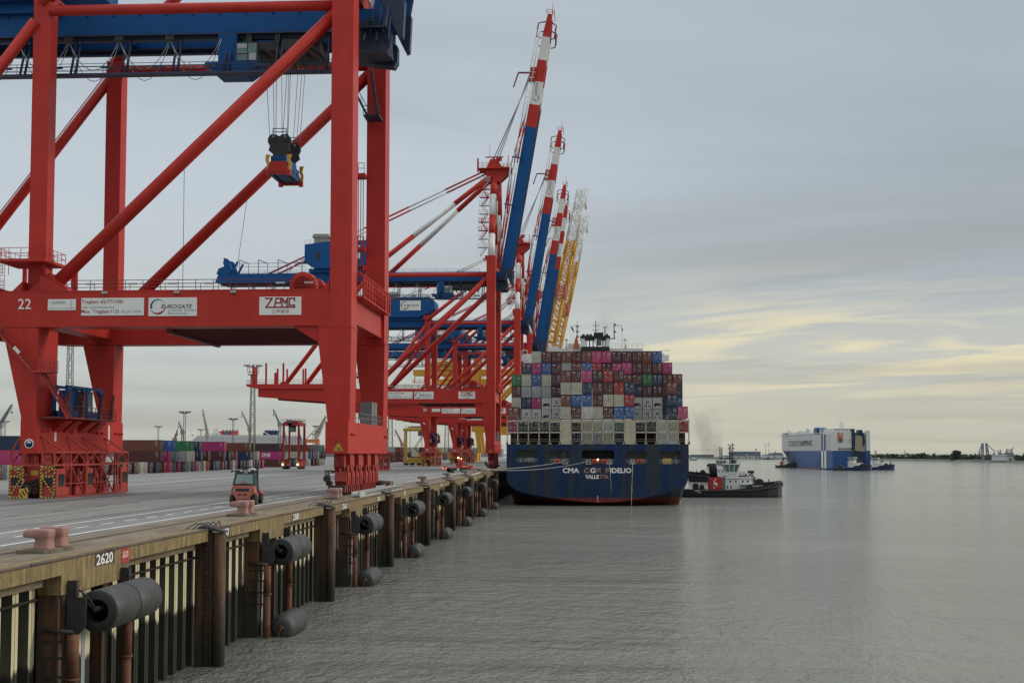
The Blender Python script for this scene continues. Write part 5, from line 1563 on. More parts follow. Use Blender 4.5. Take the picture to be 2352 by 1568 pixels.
mb.box(0.45, 2.3, -1.08, 1.08, 1.2, 1.32, 0); mb.prism([(2.25, 0.95), (2.25, 1.70), (3.2, 1.5), (3.2, 0.95)], 'xz', -0.9, 0.9)
cb = mb.build('cab', 'crane_red', e)
mb = MB()
for s in (-1, 1): mb.prism([(0.85, 1.9), (0.85, 2.6), (1.55, 2.6), (1.82, 1.9)], 'xz', s * 1.06 - 0.01, s * 1.06 + 0.01)
mb.add([(1.74, -0.9, 2.78), (1.74, 0.9, 2.78), (2.03, 0.9, 1.98), (2.03, -0.9, 1.98)], [(0, 1, 2, 3)])
mb.build('cab_window', 'cab_glass', cb)
mb = MB(); mb.box(0.5, 2.2, -1.085, -1.065, 1.42, 1.52); mb.build('white_stripe', 'sign_white', cb)
mb = MB(); mb.tube((0.3, -0.8, 1.3), (0.3, -0.8, 3.3), 0.06, 6); mb.tube((0.3, -0.8, 3.0), (-0.2, -0.8, 3.3), 0.05, 6); mb.bar((0.3, 0.2, 1.4), (-0.4, 0.2, 2.2), 0.15)
mb.tube((3.2, -0.8, 1.0), (3.5, -0.8, 2.6), 0.05, 5)
mb.build('lamp_post', 'dark_metal', e)
mb = MB(); mb.lathe((-0.2, -0.8, 3.3), (0, 0, 1), [(0, 0.16), (0.22, 0.14), (0.30, 0.01)], 12); mb.build('beacon', 'lamp_amber', e)
mb = MB(); mb.lathe((0.5, -0.9, 3.1), (0, 0, 1), [(0, 0.09), (0.14, 0.08), (0.18, 0.01)], 10); mb.build('beacon', 'lamp_amber', e)
for y in (-0.95, 0.55):
    mb = MB(); mb.box(-3.36, -3.30, y, y + 0.4, 0.95, 1.12); mb.build('tail_lamp', 'lamp_red', e)
mb = MB(); mb.box(-0.6, -0.1, -1.07, -1.05, 0.62, 1.02); mb.build('white_plate', 'sign_white', e)
make_wheels(e, [(-1.8, -0.95, 0.55), (-1.8, 0.95, 0.55), (1.55, -0.95, 0.55), (1.55, 0.95, 0.55)], 0.55, 0.38, axis=(0, 1, 0), mats=('tyre', 'dark_metal'))
place(e, (-29.9, 300.5, gz(-29.9)), R(28))


# person in orange working clothes
def person():
    e_pts = {'pelvis': (0, 0, 0.95, 0.15), 'belly': (0, 0, 1.10, 0.15), 'chest': (0, 0.02, 1.32, 0.17), 'neckb': (0, 0.02, 1.47, 0.08), 'neck': (0, 0.0, 1.54, 0.06),
             'chin': (0, -0.02, 1.60, 0.075), 'head': (0, -0.02, 1.69, 0.10), 'crown': (0, 0.0, 1.78, 0.07)}
    for s, sd in ((-1, 'l'), (1, 'r')):
        e_pts.update({'sh' + sd: (s * 0.19, 0.02, 1.42, 0.075), 'el' + sd: (s * 0.26, -0.05, 1.14, 0.055), 'wr' + sd: (s * 0.22, -0.24, 0.98, 0.038), 'pa' + sd: (s * 0.20, -0.32, 0.95, 0.036),
                      'hp' + sd: (s * 0.10, 0, 0.90, 0.11), 'kn' + sd: (s * 0.12, -0.03, 0.50, 0.075), 'an' + sd: (s * 0.13, 0.03, 0.10, 0.055), 'to' + sd: (s * 0.14, -0.14, 0.04, 0.04)})
        for f in range(4): e_pts['f%d%s' % (f, sd)] = (s * (0.225 - 0.018 * f), -0.40 + 0.006 * abs(f - 1), 0.93, 0.010)
        e_pts['th' + sd] = (s * 0.155, -0.35, 0.965, 0.011)
    ed = [('pelvis', 'belly'), ('belly', 'chest'), ('chest', 'neckb'), ('neckb', 'neck'), ('neck', 'chin'), ('chin', 'head'), ('head', 'crown')]
    for sd in 'lr':
        ed += [('chest', 'sh' + sd), ('sh' + sd, 'el' + sd), ('el' + sd, 'wr' + sd), ('wr' + sd, 'pa' + sd), ('pelvis', 'hp' + sd), ('hp' + sd, 'kn' + sd), ('kn' + sd, 'an' + sd), ('an' + sd, 'to' + sd), ('pa' + sd, 'th' + sd)]
        ed += [('pa' + sd, 'f%d%s' % (f, sd)) for f in range(4)]
    ks = list(e_pts); me = bpy.data.meshes.new('person')
    me.from_pydata([e_pts[k][:3] for k in ks], [(ks.index(a), ks.index(b_)) for a, b_ in ed], [])
    o = bpy.data.objects.new('person', me); COL.objects.link(o)
    md = o.modifiers.new('skin', 'SKIN')
    for i, k in enumerate(ks):
        sv = me.skin_vertices[0].data[i]; sv.radius = (e_pts[k][3],) * 2; sv.use_root = (k == 'pelvis')
    o.modifiers.new('sub', 'SUBSURF').levels = 1
    dg = bpy.context.evaluated_depsgraph_get(); dg.update()
    m2 = bpy.data.meshes.new_from_object(o.evaluated_get(dg))
    o.modifiers.clear(); o.data = m2
    m2.materials.clear(); m2.materials.append(MATS['orange_cloth']); m2.materials.append(MATS['skin']); m2.materials.append(MATS['dark_metal'])
    for p in m2.polygons:
        c = p.center; p.use_smooth = True
        p.material_index = 1 if (c.z > 1.53 or (c.y < -0.27 and 0.85 < c.z < 1.05)) else (2 if c.z < 0.13 else 0)
    return o


o = person()
tag(o, 'person in orange working clothes and white helmet standing at the truck front', 'person')
mb = MB(); mb.lathe((0, -0.01, 1.71), (0, 0, 1), [(0, 0.135), (0.02, 0.125), (0.07, 0.115), (0.12, 0.07), (0.135, 0.005)], 16); mb.box(-0.08, 0.08, -0.17, -0.10, 1.71, 1.725)
mb.build('helmet', 'sign_white', o)
mb = MB()
for z in (1.12, 1.28): mb.lathe((0, 0.015, z), (0, 0, 1), [(-0.025, 0.172), (0.025, 0.174)], 16)
mb.build('reflective_band', 'lamp_off', o)
place(o, (-25.6, 294.5, 8.12), R(-60))

# ------------------------------------------------------------------ containers
CC = {'maroon': (0.085, 0.020, 0.020), 'brown': (0.155, 0.045, 0.026), 'dark maroon': (0.052, 0.016, 0.020), 'magenta': (0.36, 0.022, 0.135), 'pink': (0.46, 0.045, 0.16),
      'blue': (0.020, 0.095, 0.29), 'navy': (0.013, 0.030, 0.075), 'cream': (0.46, 0.44, 0.33), 'grey': (0.32, 0.335, 0.335), 'white': (0.56, 0.56, 0.53), 'green': (0.018, 0.165, 0.050),
      'red': (0.33, 0.022, 0.022), 'teal': (0.115, 0.185, 0.165), 'orange': (0.60, 0.20, 0.03), 'charcoal': (0.035, 0.045, 0.055), 'yellow': (0.42, 0.27, 0.06), 'dark green': (0.03, 0.07, 0.045)}
for k, c in CC.items():
    mat('box_' + k, c, 0.55, 0.12, 0.7, streak=0.22, streak_col=tuple(0.45 * v + 0.012 for v in c), rust=0.04, rust_scale=1.3)
mat('box_mark', (0.50, 0.49, 0.46), 0.6, 0.15, 4.0)
mat('box_gap', (0.012, 0.011, 0.010), 0.8)
mat('lock_bar', (0.30, 0.29, 0.27), 0.5, 0.2, 2.0)
mat('reefer_white', (0.52, 0.52, 0.49), 0.5, 0.08, 0.8, streak=0.25, streak_col=(0.3, 0.28, 0.24))
CW, CH, CL = 2.44, 2.90, 12.19
_cont = {}
_rc = random.Random(3)


def make_container(col, kind='dry', var=0):
    """40-foot box, door end facing -Y, origin at the bottom of the door end"""
    key = (col, kind, var)
    if key in _cont: return _cont[key]
    mb = MB(); rr = random.Random(hash((len(_cont), 5)) & 0xffff)
    w = CW / 2; H = CH
    mb.box(-w + 0.04, w - 0.04, 0.06, CL - 0.04, 0.14, H - 0.03, 0)
    for x0, x1 in ((-w, -w + 0.14), (w - 0.14, w)):                       # posts and rails
        mb.box(x0, x1, 0, 0.16, 0, H, 0); mb.box(x0, x1, CL - 0.16, CL, 0, H, 0)
        mb.box(x0, x1, 0.16, CL - 0.16, 0, 0.16, 0); mb.box(x0, x1, 0.16, CL - 0.16, H - 0.10, H, 0)
    mb.box(-w + 0.14, w - 0.14, 0, 0.12, 0, 0.16, 0); mb.box(-w + 0.14, w - 0.14, 0, 0.12, H - 0.13, H, 0)
    if kind == 'dry':
        n = 43
        for sx in (-w + 0.02, w - 0.02):                                    # corrugated sides
            for i in range(n):
                y = 0.25 + i * (CL - 0.5) / n
                mb.box(min(sx, sx * 0.985), max(sx, sx * 0.985), y, y + 0.15, 0.18, H - 0.12, 0)
        mb.box(-0.012, 0.012, 0.045, 0.06, 0.16, H - 0.14, 2)
        for x in (-0.86, -0.42, 0.42, 0.86):
            mb.tube((x, 0.03, 0.10), (x, 0.03, H - 0.08), 0.028, 5, 3)
        for z in (0.75, 1.25): mb.box(-1.0, 1.0, 0.035, 0.05, z, z + 0.05, 3)
        for x in (-1.05, 1.02):
            for z in (0.4, 1.0, 1.6, 2.3): mb.box(x, x + 0.05, 0.03, 0.05, z, z + 0.14, 3)
        # stencilled markings
        for k in range(4): mb.box(0.16 + rr.random() * 0.1, 0.90 + rr.random() * 0.2, 0.040, 0.046, 2.42 - k * 0.18 - 0.07, 2.42 - k * 0.18, 1) if rr.random() < 0.75 else None
        mb.box(-0.95, -0.25 - rr.random() * 0.3, 0.040, 0.046, 2.22, 2.44, 1) if rr.random() < 0.8 else None
        for k in range(3):
            if rr.random() < 0.55: x = -0.95 + rr.random() * 1.6; z = 0.5 + rr.random() * 1.2; mb.box(x, x + 0.22, 0.040, 0.046, z, z + 0.2, 1)
        for sx in (-w, w):
            e_ = 0.006 if sx > 0 else -0.006
            x0, x1 = min(sx, sx + e_), max(sx, sx + e_)
            for k in range(7): mb.box(x0, x1, 0.85, 1.0, 2.55 - k * 0.22, 2.70 - k * 0.22, 1)
            for k in range(4): mb.box(x0, x1, 1.25, 1.33, 2.4 - k * 0.25, 2.6 - k * 0.25, 1)
        mats = ['box_' + col, 'box_mark', 'box_gap', 'lock_bar']
    else:
        # refrigerated box: machinery panel in the end
        mb.box(-1.05, 1.05, 0.05, 0.07, 0.2, H - 0.2, 0)
        if var % 2 == 0:
            mb.prism([(-0.85, 0.55), (-0.85, 1.10), (-0.6, 1.38), (0.6, 1.38), (0.85, 1.15), (0.85, 0.55), (0.5, 0.5), (0.4, 0.75), (-0.4, 0.75), (-0.5, 0.5)], 'xz', 0.02, 0.06, 2)
            mb.box(0.35, 0.75, 0.01, 0.05, 0.8, 1.0, 1)
        else:
            for x in (-0.35, 0.1): mb.box(x, x + 0.26, 0.02, 0.06, 1.25, 1.6, 2); mb.box(x, x + 0.26, 0.02, 0.06, 1.75, 2.0, 2)
            for x in (-0.8, -0.45, 0.25, 0.5): mb.box(x, x + 0.3, 0.02, 0.06, 0.55, 0.8, 2)
        mb.box(-0.2, 0.2, 0.04, 0.05, 2.2, 2.4, 1); mb.box(0.5, 0.8, 0.04, 0.05, 2.3, 2.5, 3)
        mats = ['reefer_white', 'box_mark', 'box_gap', 'lock_bar']
    o = mb.build('container', mats)
    COL.objects.unlink(o)
    _cont[key] = o
    return o


NUMW = ['first', 'second', 'third', 'fourth', 'fifth', 'sixth', 'seventh', 'eighth', 'ninth', 'tenth', 'eleventh', 'twelfth', 'thirteenth', 'fourteenth', 'fifteenth', 'sixteenth',
        'seventeenth', 'eighteenth', 'nineteenth', 'twentieth']


def nth(i):
    if i < 20: return NUMW[i]
    tens = ['', '', 'twenty', 'thirty', 'forty', 'fifty', 'sixty', 'seventy', 'eighty'][(i + 1) // 10]
    r = (i + 1) % 10
    return ({'twenty': 'twentieth', 'thirty': 'thirtieth', 'forty': 'fortieth', 'fifty': 'fiftieth', 'sixty': 'sixtieth', 'seventy': 'seventieth', 'eighty': 'eightieth'}[tens]) if r == 0 else tens + '-' + NUMW[r - 1]


def put_container(col, kind, var, loc, rz, label, group):
    src = make_container(col, kind, var)
    o = src.copy(); COL.objects.link(o)
    o.name = 'container'
    o.location = loc; o.rotation_euler = (0, 0, rz)
    o['label'] = label; o['category'] = 'container'; o['group'] = group
    return o


# the yard: lanes of boxes at right angles to the quay, door ends towards it
XE = -113.4
ZY = 7.36
lane_y = [246 + 4.0 * k for k in range(52)] + [482 + 4.0 * k for k in range(20)]
def lane_of(u):
    y = XE * 3000 / (u - 1350.0)
    return min(range(len(lane_y)), key=lambda i: abs(lane_y[i] - y))
def u3(x): return (400 + x / 3.137) / 1.7143
def u7(x): return (600 + x / 2.24) / 1.7143
def u0(x): return (x / 4.2) / 1.7143
t1 = [(u0(150), 'brown'), (u0(330), 'maroon'), (u3(385), 'orange'), (u3(422), 'cream'), (u3(515), 'brown'), (u3(552), 'maroon'), (u3(645), 'dark maroon'), (u3(695), 'pink'), (u3(725), 'red'), (u3(765), 'pink'), (u3(810), 'dark green'),
      (u3(870), 'dark maroon'), (u3(908), 'magenta'), (u3(970), 'maroon'), (u3(1005), 'grey'), (u3(1085), 'dark maroon'), (u3(1120), 'magenta'), (u3(1165), 'brown'), (u3(1190), 'grey'), (u3(1225), 'cream'),
      (u3(1270), 'red'), (u3(1320), 'navy'), (u3(1370), 'charcoal'), (u3(1410), 'navy'), (u3(1450), 'brown'), (u3(1490), 'charcoal'), (u3(1545), 'maroon'), (u3(1580), 'white'), (u3(1620), 'magenta'), (u3(1705), 'dark maroon'),
      (u3(1735), 'navy'), (u3(1775), 'white'), (u7(860), 'charcoal'), (u7(895), 'dark maroon'), (u7(926), 'magenta'), (644.0, 'maroon'), (u7(1340), 'grey'), (u7(1355), 'cream'), (u7(1372), 'white'), (u7(1400), 'maroon'),
      (u7(1425), 'dark maroon'), (u7(1450), 'maroon'), (u7(1480), 'cream'), (u7(1500), 'grey'), (u7(1580), 'green'), (u7(1610), 'green')]
t2 = [(u0(180), 'pink'), (u0(350), 'magenta'), (u3(640), 'maroon'), (u3(765), 'magenta'), (u3(865), 'teal'), (u3(935), 'grey'), (u3(1075), 'cream'), (u3(1168), 'navy'), (u3(1250), 'maroon'), (u3(1450), 'maroon'), (u3(1530), 'navy'),
      (u3(1620), 'brown'), (u3(1775), 'navy'), (u7(924), 'cream'), (644.0, 'magenta'), (u7(1345), 'cream'), (u7(1380), 'blue'), (u7(1420), 'maroon'), (u7(1450), 'grey'), (u7(1490), 'dark maroon'), (u7(1580), 'green'), (u7(1612), 'navy')]
t3 = [(u0(195), 'navy'), (u0(385), 'blue'), (u3(640), 'brown'), (u3(865), 'blue'), (u3(1075), 'green'), (u3(1168), 'navy'), (u3(1450), 'magenta'), (u3(1775), 'brown'), (u7(860), 'dark green'), (644.0, 'dark maroon'), (u7(1385), 'brown'),
      (u7(1420), 'navy'), (u7(1490), 'teal'), (u7(1550), 'green')]
yard = {}
for tier, lst in ((0, t1), (1, t2), (2, t3)):
    for u, c in lst: yard[(lane_of(u), tier)] = c
rr = random.Random(11)
for i in range(len(lane_y)):
    if (i, 0) not in yard: yard[(i, 0)] = rr.choice(['maroon', 'dark maroon', 'brown', 'maroon', 'grey', 'navy'])
for (i, tr) in list(yard):
    if tr == 2 and (i, 1) not in yard: yard[(i, 1)] = rr.choice(['maroon', 'brown', 'dark maroon'])
TW = ['bottom', 'middle', 'top']
for tr in range(3):
    idx = sorted(i for (i, q) in yard if q == tr)
    for n, i in enumerate(idx):
        col = yard[(i, tr)]
        put_container(col, 'dry', rr.randrange(3), (XE + rr.uniform(-0.5, 0.4), lane_y[i] + 1.22, ZY + tr * 2.905), R(90),
                      '%s container, %s from the left in the %s tier of the yard stacks' % (col, nth(n), TW[tr]), 'containers stacked in the yard')
# second block farther down the terminal
t_far = [['maroon', 'brown', 'grey'], ['maroon', 'maroon', 'brown'], ['white', 'maroon', 'grey'], ['yellow', 'cream', 'cream'], ['brown', 'orange', 'maroon'], ['cream', 'yellow', 'yellow'], ['yellow', 'yellow', 'cream'],
         ['cream', 'yellow', 'yellow'], ['maroon', 'brown', 'cream'], ['yellow', 'orange', 'brown'], ['brown', 'maroon', 'yellow'], ['yellow', 'cream', 'brown']]
for n, cols in enumerate(t_far):
    for tr, col in enumerate(cols):
        put_container(col, 'dry', 0, (-107, 722 + n * 34, ZY + tr * 2.905), R(90),
                      '%s container, %s tier of the %s far stack beyond the nearest crane' % (col, TW[tr], nth(n)), 'containers in the far stacks')
# lettering on two of the boxes
yo = lane_y[lane_of(644.0)]
ye = lane_y[lane_of(u3(1075))]
for o in list(COL.objects):
    if o.get('category') == 'container' and o.get('group') == 'containers stacked in the yard':
        x, y, z = o.location
        if abs(y - 1.22 - yo) < 0.1 and abs(z - ZY - 2.905) < 0.1:
            mb = MB(); write(mb, 'ONE', (x - 6.2, y - 1.235, z + 1.72), 3.3, 1.25, bold=0.02); write(mb, 'OCEAN NETWORK EXPRESS', (x - 6.2, y - 1.235, z + 0.8), 3.3, 0.2)
            one = (mb, o)
        if abs(y - 1.22 - ye) < 0.1 and abs(z - ZY - 5.81) < 0.1:
            m2_ = MB(); write(m2_, 'EVERGREEN', (x - 8.2, y - 1.235, z + 1.6), 6.6, 0.95, bold=0.02)
            eve = (m2_, o)
for mb, o in (one, eve):
    t_ = mb.build('lettering', 'letter_white')
    t_.parent = o; t_.matrix_parent_inverse = (Matrix.Translation(o.location) @ Matrix.Rotation(R(90), 4, 'Z')).inverted()


# ------------------------------------------------------------------ light masts
def light_mast(u, d, top, w, label, lattice=True):
    x = at(u, d)
    e = thing('light_mast', (x, d, gz(x)), label, 'light mast', 'floodlight masts on the terminal')
    mb = MB(); z0 = gz(x)
    if lattice: mb.lattice((x, d, z0), (x, d, top - 4), w, w * 0.6, 16, 0.16, 0, 0.07)
    else:
        for s in (-w / 3, w / 3): mb.tube((x + s, d, z0), (x + s * 0.7, d, top - 1.5), 0.38, 6, r2=0.25)
    mb.build('mast', 'grey_metal', e)
    mb = MB()
    if lattice:
        mb.lathe((x, d, top - 4.0), (0, 0, 1), [(0, 1.9), (0.3, 2.0)], 12); mb.lathe((x, d, top - 4.0), (0, 0, 1), [(1.2, 2.1), (1.28, 2.1)], 12)
        for k in range(10):
            a = k * 0.628; c, s = math.cos(a), math.sin(a)
            mb.tube((x + 2 * c, d + 2 * s, top - 4), (x + 2.6 * c, d + 2.6 * s, top - 0.6), 0.06, 4)
            mb.cbox((x + 3.2 * c, d + 3.2 * s, top - 0.2), 1.3, 1.0, 0.4, 0, Matrix.Rotation(a, 3, 'Z'))
        mb.lathe((x, d, top - 0.9), (0, 0, 1), [(0, 2.4), (0.12, 2.4)], 12)
    else:
        r_ = w * 1.5
        mb.lathe((x, d, top - 1.6), (0, 0, 1), [(0, r_ * 0.5), (0.3, r_ * 0.9), (0.5, r_ * 0.9)], 10)
        for k in range(8):
            a = k * 0.785; mb.cbox((x + r_ * math.cos(a), d + r_ * math.sin(a), top - 0.5), 1.2, 1.0, 0.9, 0, Matrix.Rotation(a, 3, 'Z'))
        mb.lathe((x, d, top - 0.4), (0, 0, 1), [(0, r_), (0.1, r_)], 10)
    mb.build('lamp_ring', 'grey_metal', e)


light_mast(579, 520, hgt_(838, 520, 579), 2.2, 'tall lattice light mast rising behind the hatch platform of the second crane')
light_mast(157, 440, hgt_(735, 440, 157), 2.3, 'tall lattice light mast between the two landside legs of the nearest crane')
light_mast(896, 800, hgt_(900, 800), 3.2, 'lattice light mast just right of the near crane waterside legs')
light_mast(1026, 900, hgt_(910, 900), 3.0, 'lattice light mast seen between the feet of the third and fourth cranes')
for u, v, lb in ((363, 978, 'light mast with round head above the brown top container'), (423, 944, 'tallest twin-pole light mast, above the green container'), (460.6, 985, 'short light mast in front of the cruise ship bow'),
                 (535, 960, 'twin-pole light mast in front of the red cruise ship funnel'), (499.7, 990, 'short light mast just left of the red cruise ship funnel'), (726, 977, 'light mast left of the near crane waterside leg, by the slanted jib'),
                 (719, 995, 'low light mast just left of the slanted cream jib'), (10, 966, 'light mast at the far left over the containers')):
    d = 28.0 * 3000 / (1040 - v)
    light_mast(u, d, hgt_(v, d, u), 2.4, lb, False)
mb = MB()
# ------------------------------------------------------------------ shipyard beyond the terminal
mat('far_grey', (0.20, 0.215, 0.23), 0.7, 0.15, 0.2)
mat('far_cream', (0.42, 0.38, 0.32), 0.7, 0.1, 0.2)
mat('far_pink', (0.36, 0.22, 0.20), 0.7, 0.1, 0.2)
mat('far_orange', (0.55, 0.17, 0.07), 0.7, 0.1, 0.2)
mat('ship_white', (0.66, 0.66, 0.64), 0.5, 0.05, 0.1)
mat('ship_dark_grey', (0.10, 0.12, 0.14), 0.4, 0.2, 0.3)  # plain dark grey for masts, funnels, doors and small hulls
mat('ship_glass', (0.30, 0.33, 0.34), 0.3, 0.3, 0.3)
mat('deck_tan', (0.40, 0.30, 0.20), 0.7)


def yard_crane(tip, foot, d, m, label, r=0.7, base=True):
    (u1, v1), (u2, v2) = tip, foot
    p = Vector((at(u1, d), d, hgt_(v1, d, u1))); q = Vector((at(u2, d), d, hgt_(v2, d, u2)))
    e = thing('harbour_crane', (q.x, d, gz(q.x)), label, 'harbour crane', 'harbour cranes of the shipyard')
    mb = MB(); mb.lattice(q, p, r * 2.2, r * 1.0, 12, r * 0.28, 0, r * 0.16); mb.tube(q, p, r * 0.3, 5)
    mb.tube(p, p - Vector((0, 0, 5)), 0.15, 4); mb.cbox(p - Vector((0, 0, 6)), 1.2, 1.2, 1.8)
    mb.build('jib', m, e)
    mb = MB(); z0 = 7.36
    mb.lattice((q.x, d, z0), (q.x, d, q.z), 3.6, 2.2, 6, 0.28, 0, 0.15)
    mb.tube(p.lerp(q, 0.35), (q.x + (q.x - p.x) * 0.25, d, q.z + 6), 0.1, 4); mb.tube((q.x, d, q.z), (q.x + (q.x - p.x) * 0.25, d, q.z + 6), 0.25, 5)
    mb.build('tower', m, e)
    mb = MB(); mb.box(q.x - 2.2, q.x + 2.2, d - 2, d + 2, q.z - 2, q.z + 1.5); mb.box(q.x - 4, q.x + 4, d - 4, d + 4, z0, z0 + 4)
    mb.build('machine_house', m, e)


for a in (((464.6, 940), (476, 998), 1350, 'far_cream', 'tall cream jib crane above the cruise ship bow', 1.0), ((409, 968), (419, 992), 1400, 'far_grey', 'small grey jib crane left of the tallest twin-pole mast', 0.7),
          ((554, 944), (573, 985), 1400, 'far_cream', 'cream jib crane leaning left beside the tall lattice mast', 0.9), ((627, 940), (642, 974), 1400, 'far_grey', 'grey jib crane behind the red straddle carrier', 0.8),
          ((748.4, 955.6), (727.6, 998), 1250, 'far_cream', 'thick cream lattice jib leaning right, beside the near waterside leg', 1.7), ((907, 986), (924, 1020), 1500, 'far_pink', 'pale pink jib crane right of the near crane legs', 1.0),
          ((25, 929), (-2, 976), 1000, 'far_grey', 'grey jib crane at the left edge with a hanging hook', 1.0), ((407, 986), (401, 1008), 1400, 'far_pink', 'low pink jib crane left of the tallest twin-pole mast', 0.8)):
    yard_crane(*a[:5], r=a[5])
e = thing('portal_crane', (at(714, 1250), 1250, 7.36), 'orange travelling crane base with a slender frame left of the near waterside leg', 'portal crane')
x = at(712, 1250)
mb = MB(); mb.box(x - 6, x + 9, 1247, 1253, hgt_(1016, 1250), hgt_(1008, 1250)); mb.box(x - 6, x - 4, 1247, 1253, 7.36, hgt_(1016, 1250)); mb.box(x + 7, x + 9, 1247, 1253, 7.36, hgt_(1016, 1250)); mb.build('portal', 'far_orange', e)
mb = MB(); mb.tube((x - 4, 1250, hgt_(1008, 1250)), (x + 5, 1250, hgt_(985, 1250)), 0.5, 5); mb.tube((x + 5, 1250, hgt_(1008, 1250)), (x + 5, 1250, hgt_(985, 1250)), 0.6, 5); mb.build('tower', 'far_cream', e)

# harbour basin with the cruise ship lying behind the stacks
D0 = 1480
mb = MB(); mb.add([(-760, D0 - 40, 7.37), (-150, D0 - 40, 7.37), (-150, D0 + 19, 7.37), (-760, D0 + 19, 7.37)], [(0, 1, 2, 3)])
tag(mb.build('harbour_basin', 'river_water'), kind='structure')
e = thing('cruise_ship', (-390, D0, 7.4), 'white cruise ship with a red funnel lying behind the container stacks', 'cruise ship')
x0, x1 = at(424, D0), at(706, D0)
mb = MB()
mb.prism([(x0, 9), (x1, 9), (x1 + 2, 7.4), (x1 + 2, 22), (x0 - 14, 22), (x0 - 4, 7.4)], 'xz', D0, D0 + 30)
mb.build('hull', 'ship_white', e)
mb = MB()
for k in range(5):
    a, b_ = x0 + 3 + k * 2.5, x1 - 1 - k * 1.5
    mb.box(a, b_, D0 + 0.6, D0 + 29, 22 + k * 2.1, 23.3 + k * 2.1, 0); mb.box(a + 1, b_ - 1, D0 + 1.6, D0 + 28, 23.3 + k * 2.1, 24.1 + k * 2.1, 1)
mb.box(x0 + 22, x1 - 24, D0 + 2, D0 + 27, 32.5, 33.2, 0)
for k in range(14): mb.box(x0 + 20 + k * 7.2, x0 + 22.5 + k * 7.2, D0 + 1, D0 + 1.4, 24.2, 26.0, 2)
mb.path([(x0 + 26, D0 + 8, 33), (x0 + 34, D0 + 8, 37), (x0 + 42, D0 + 8, 33.5)], 0.4, 5); mb.path([(x1 - 60, D0 + 8, 33), (x1 - 54, D0 + 8, 37.5), (x1 - 46, D0 + 8, 33.5)], 0.5, 5)
mb.sphere((x0 + 6, D0 + 12, 34), 2.0, 10, 6); mb.sphere((x0 + 44, D0 + 12, 36.5), 1.8, 10, 6)
mb.prism([(x0 + 28, 33), (x0 + 33, 33), (x0 + 36, 41), (x0 + 32, 41)], 'xz', D0 + 10, D0 + 16)
mb.build('superstructure', ['ship_white', 'ship_glass', 'deck_tan'], e)
mat('funnel_red', (0.36, 0.03, 0.05), 0.5, 0.1, 0.3)
mb = MB(); a = at(498, D0)
for k, m in enumerate((0, 1, 0, 0)): mb.prism([(a + k * 5.2, 33), (a + 5.0 + k * 5.2, 33), (a + 5.4 + k * 5, 38.2), (a + 1.6 + k * 5, 38.2)], 'xz', D0 + 9, D0 + 18, m)
for k in range(5): mb.tube((a + 4 + k * 4, D0 + 12, 38), (a + 4 + k * 4, D0 + 12, 39.6), 0.9, 6, 1)
mb.build('funnel', ['funnel_red', 'ship_dark_grey'], e)
mb = MB(); a = at(598, D0)
mb.prism([(a, 33), (a + 17.5, 33), (a + 18, 38.4), (a + 2, 38.4)], 'xz', D0 + 9, D0 + 18, 0)
for k in range(4): mb.tube((a + 4 + k * 3.6, D0 + 12, 38), (a + 4 + k * 3.6, D0 + 12, 39.4), 0.8, 6, 1)
mb.build('rear_funnel', ['crane_dark_blue', 'ship_dark_grey'], e)
for k, (u, w, h, c) in enumerate(((770, 60, 9, 'far_grey'), (930, 90, 10, 'far_grey'), (968, 45, 9, 'far_cream'), (1040, 120, 10, 'far_grey'), (330, 120, 6, 'far_grey'))):
    x = at(u, 1600)
    e = thing('storage_hall', (x, 1600, 7.4), ['', 'long grey hall on the horizon right of the near crane', 'pale hall behind the yellow straddle carrier', 'grey hall on the horizon behind the crane feet', 'low grey hall behind the left container stacks'][k] or 'grey hall on the horizon left of the near waterside leg', 'hall')
    mb = MB(); mb.box(x - w / 2, x + w / 2, 1600, 1640, 7.4, 7.4 + h); mb.build('wall', c, e)
    mb = MB(); mb.prism([(x - w / 2 - 1, 7.4 + h), (x + w / 2 + 1, 7.4 + h), (x + w / 2 - 8, 9.6 + h), (x - w / 2 + 8, 9.6 + h)], 'xz', 1599, 1641); mb.build('roof', 'galvanised', e)


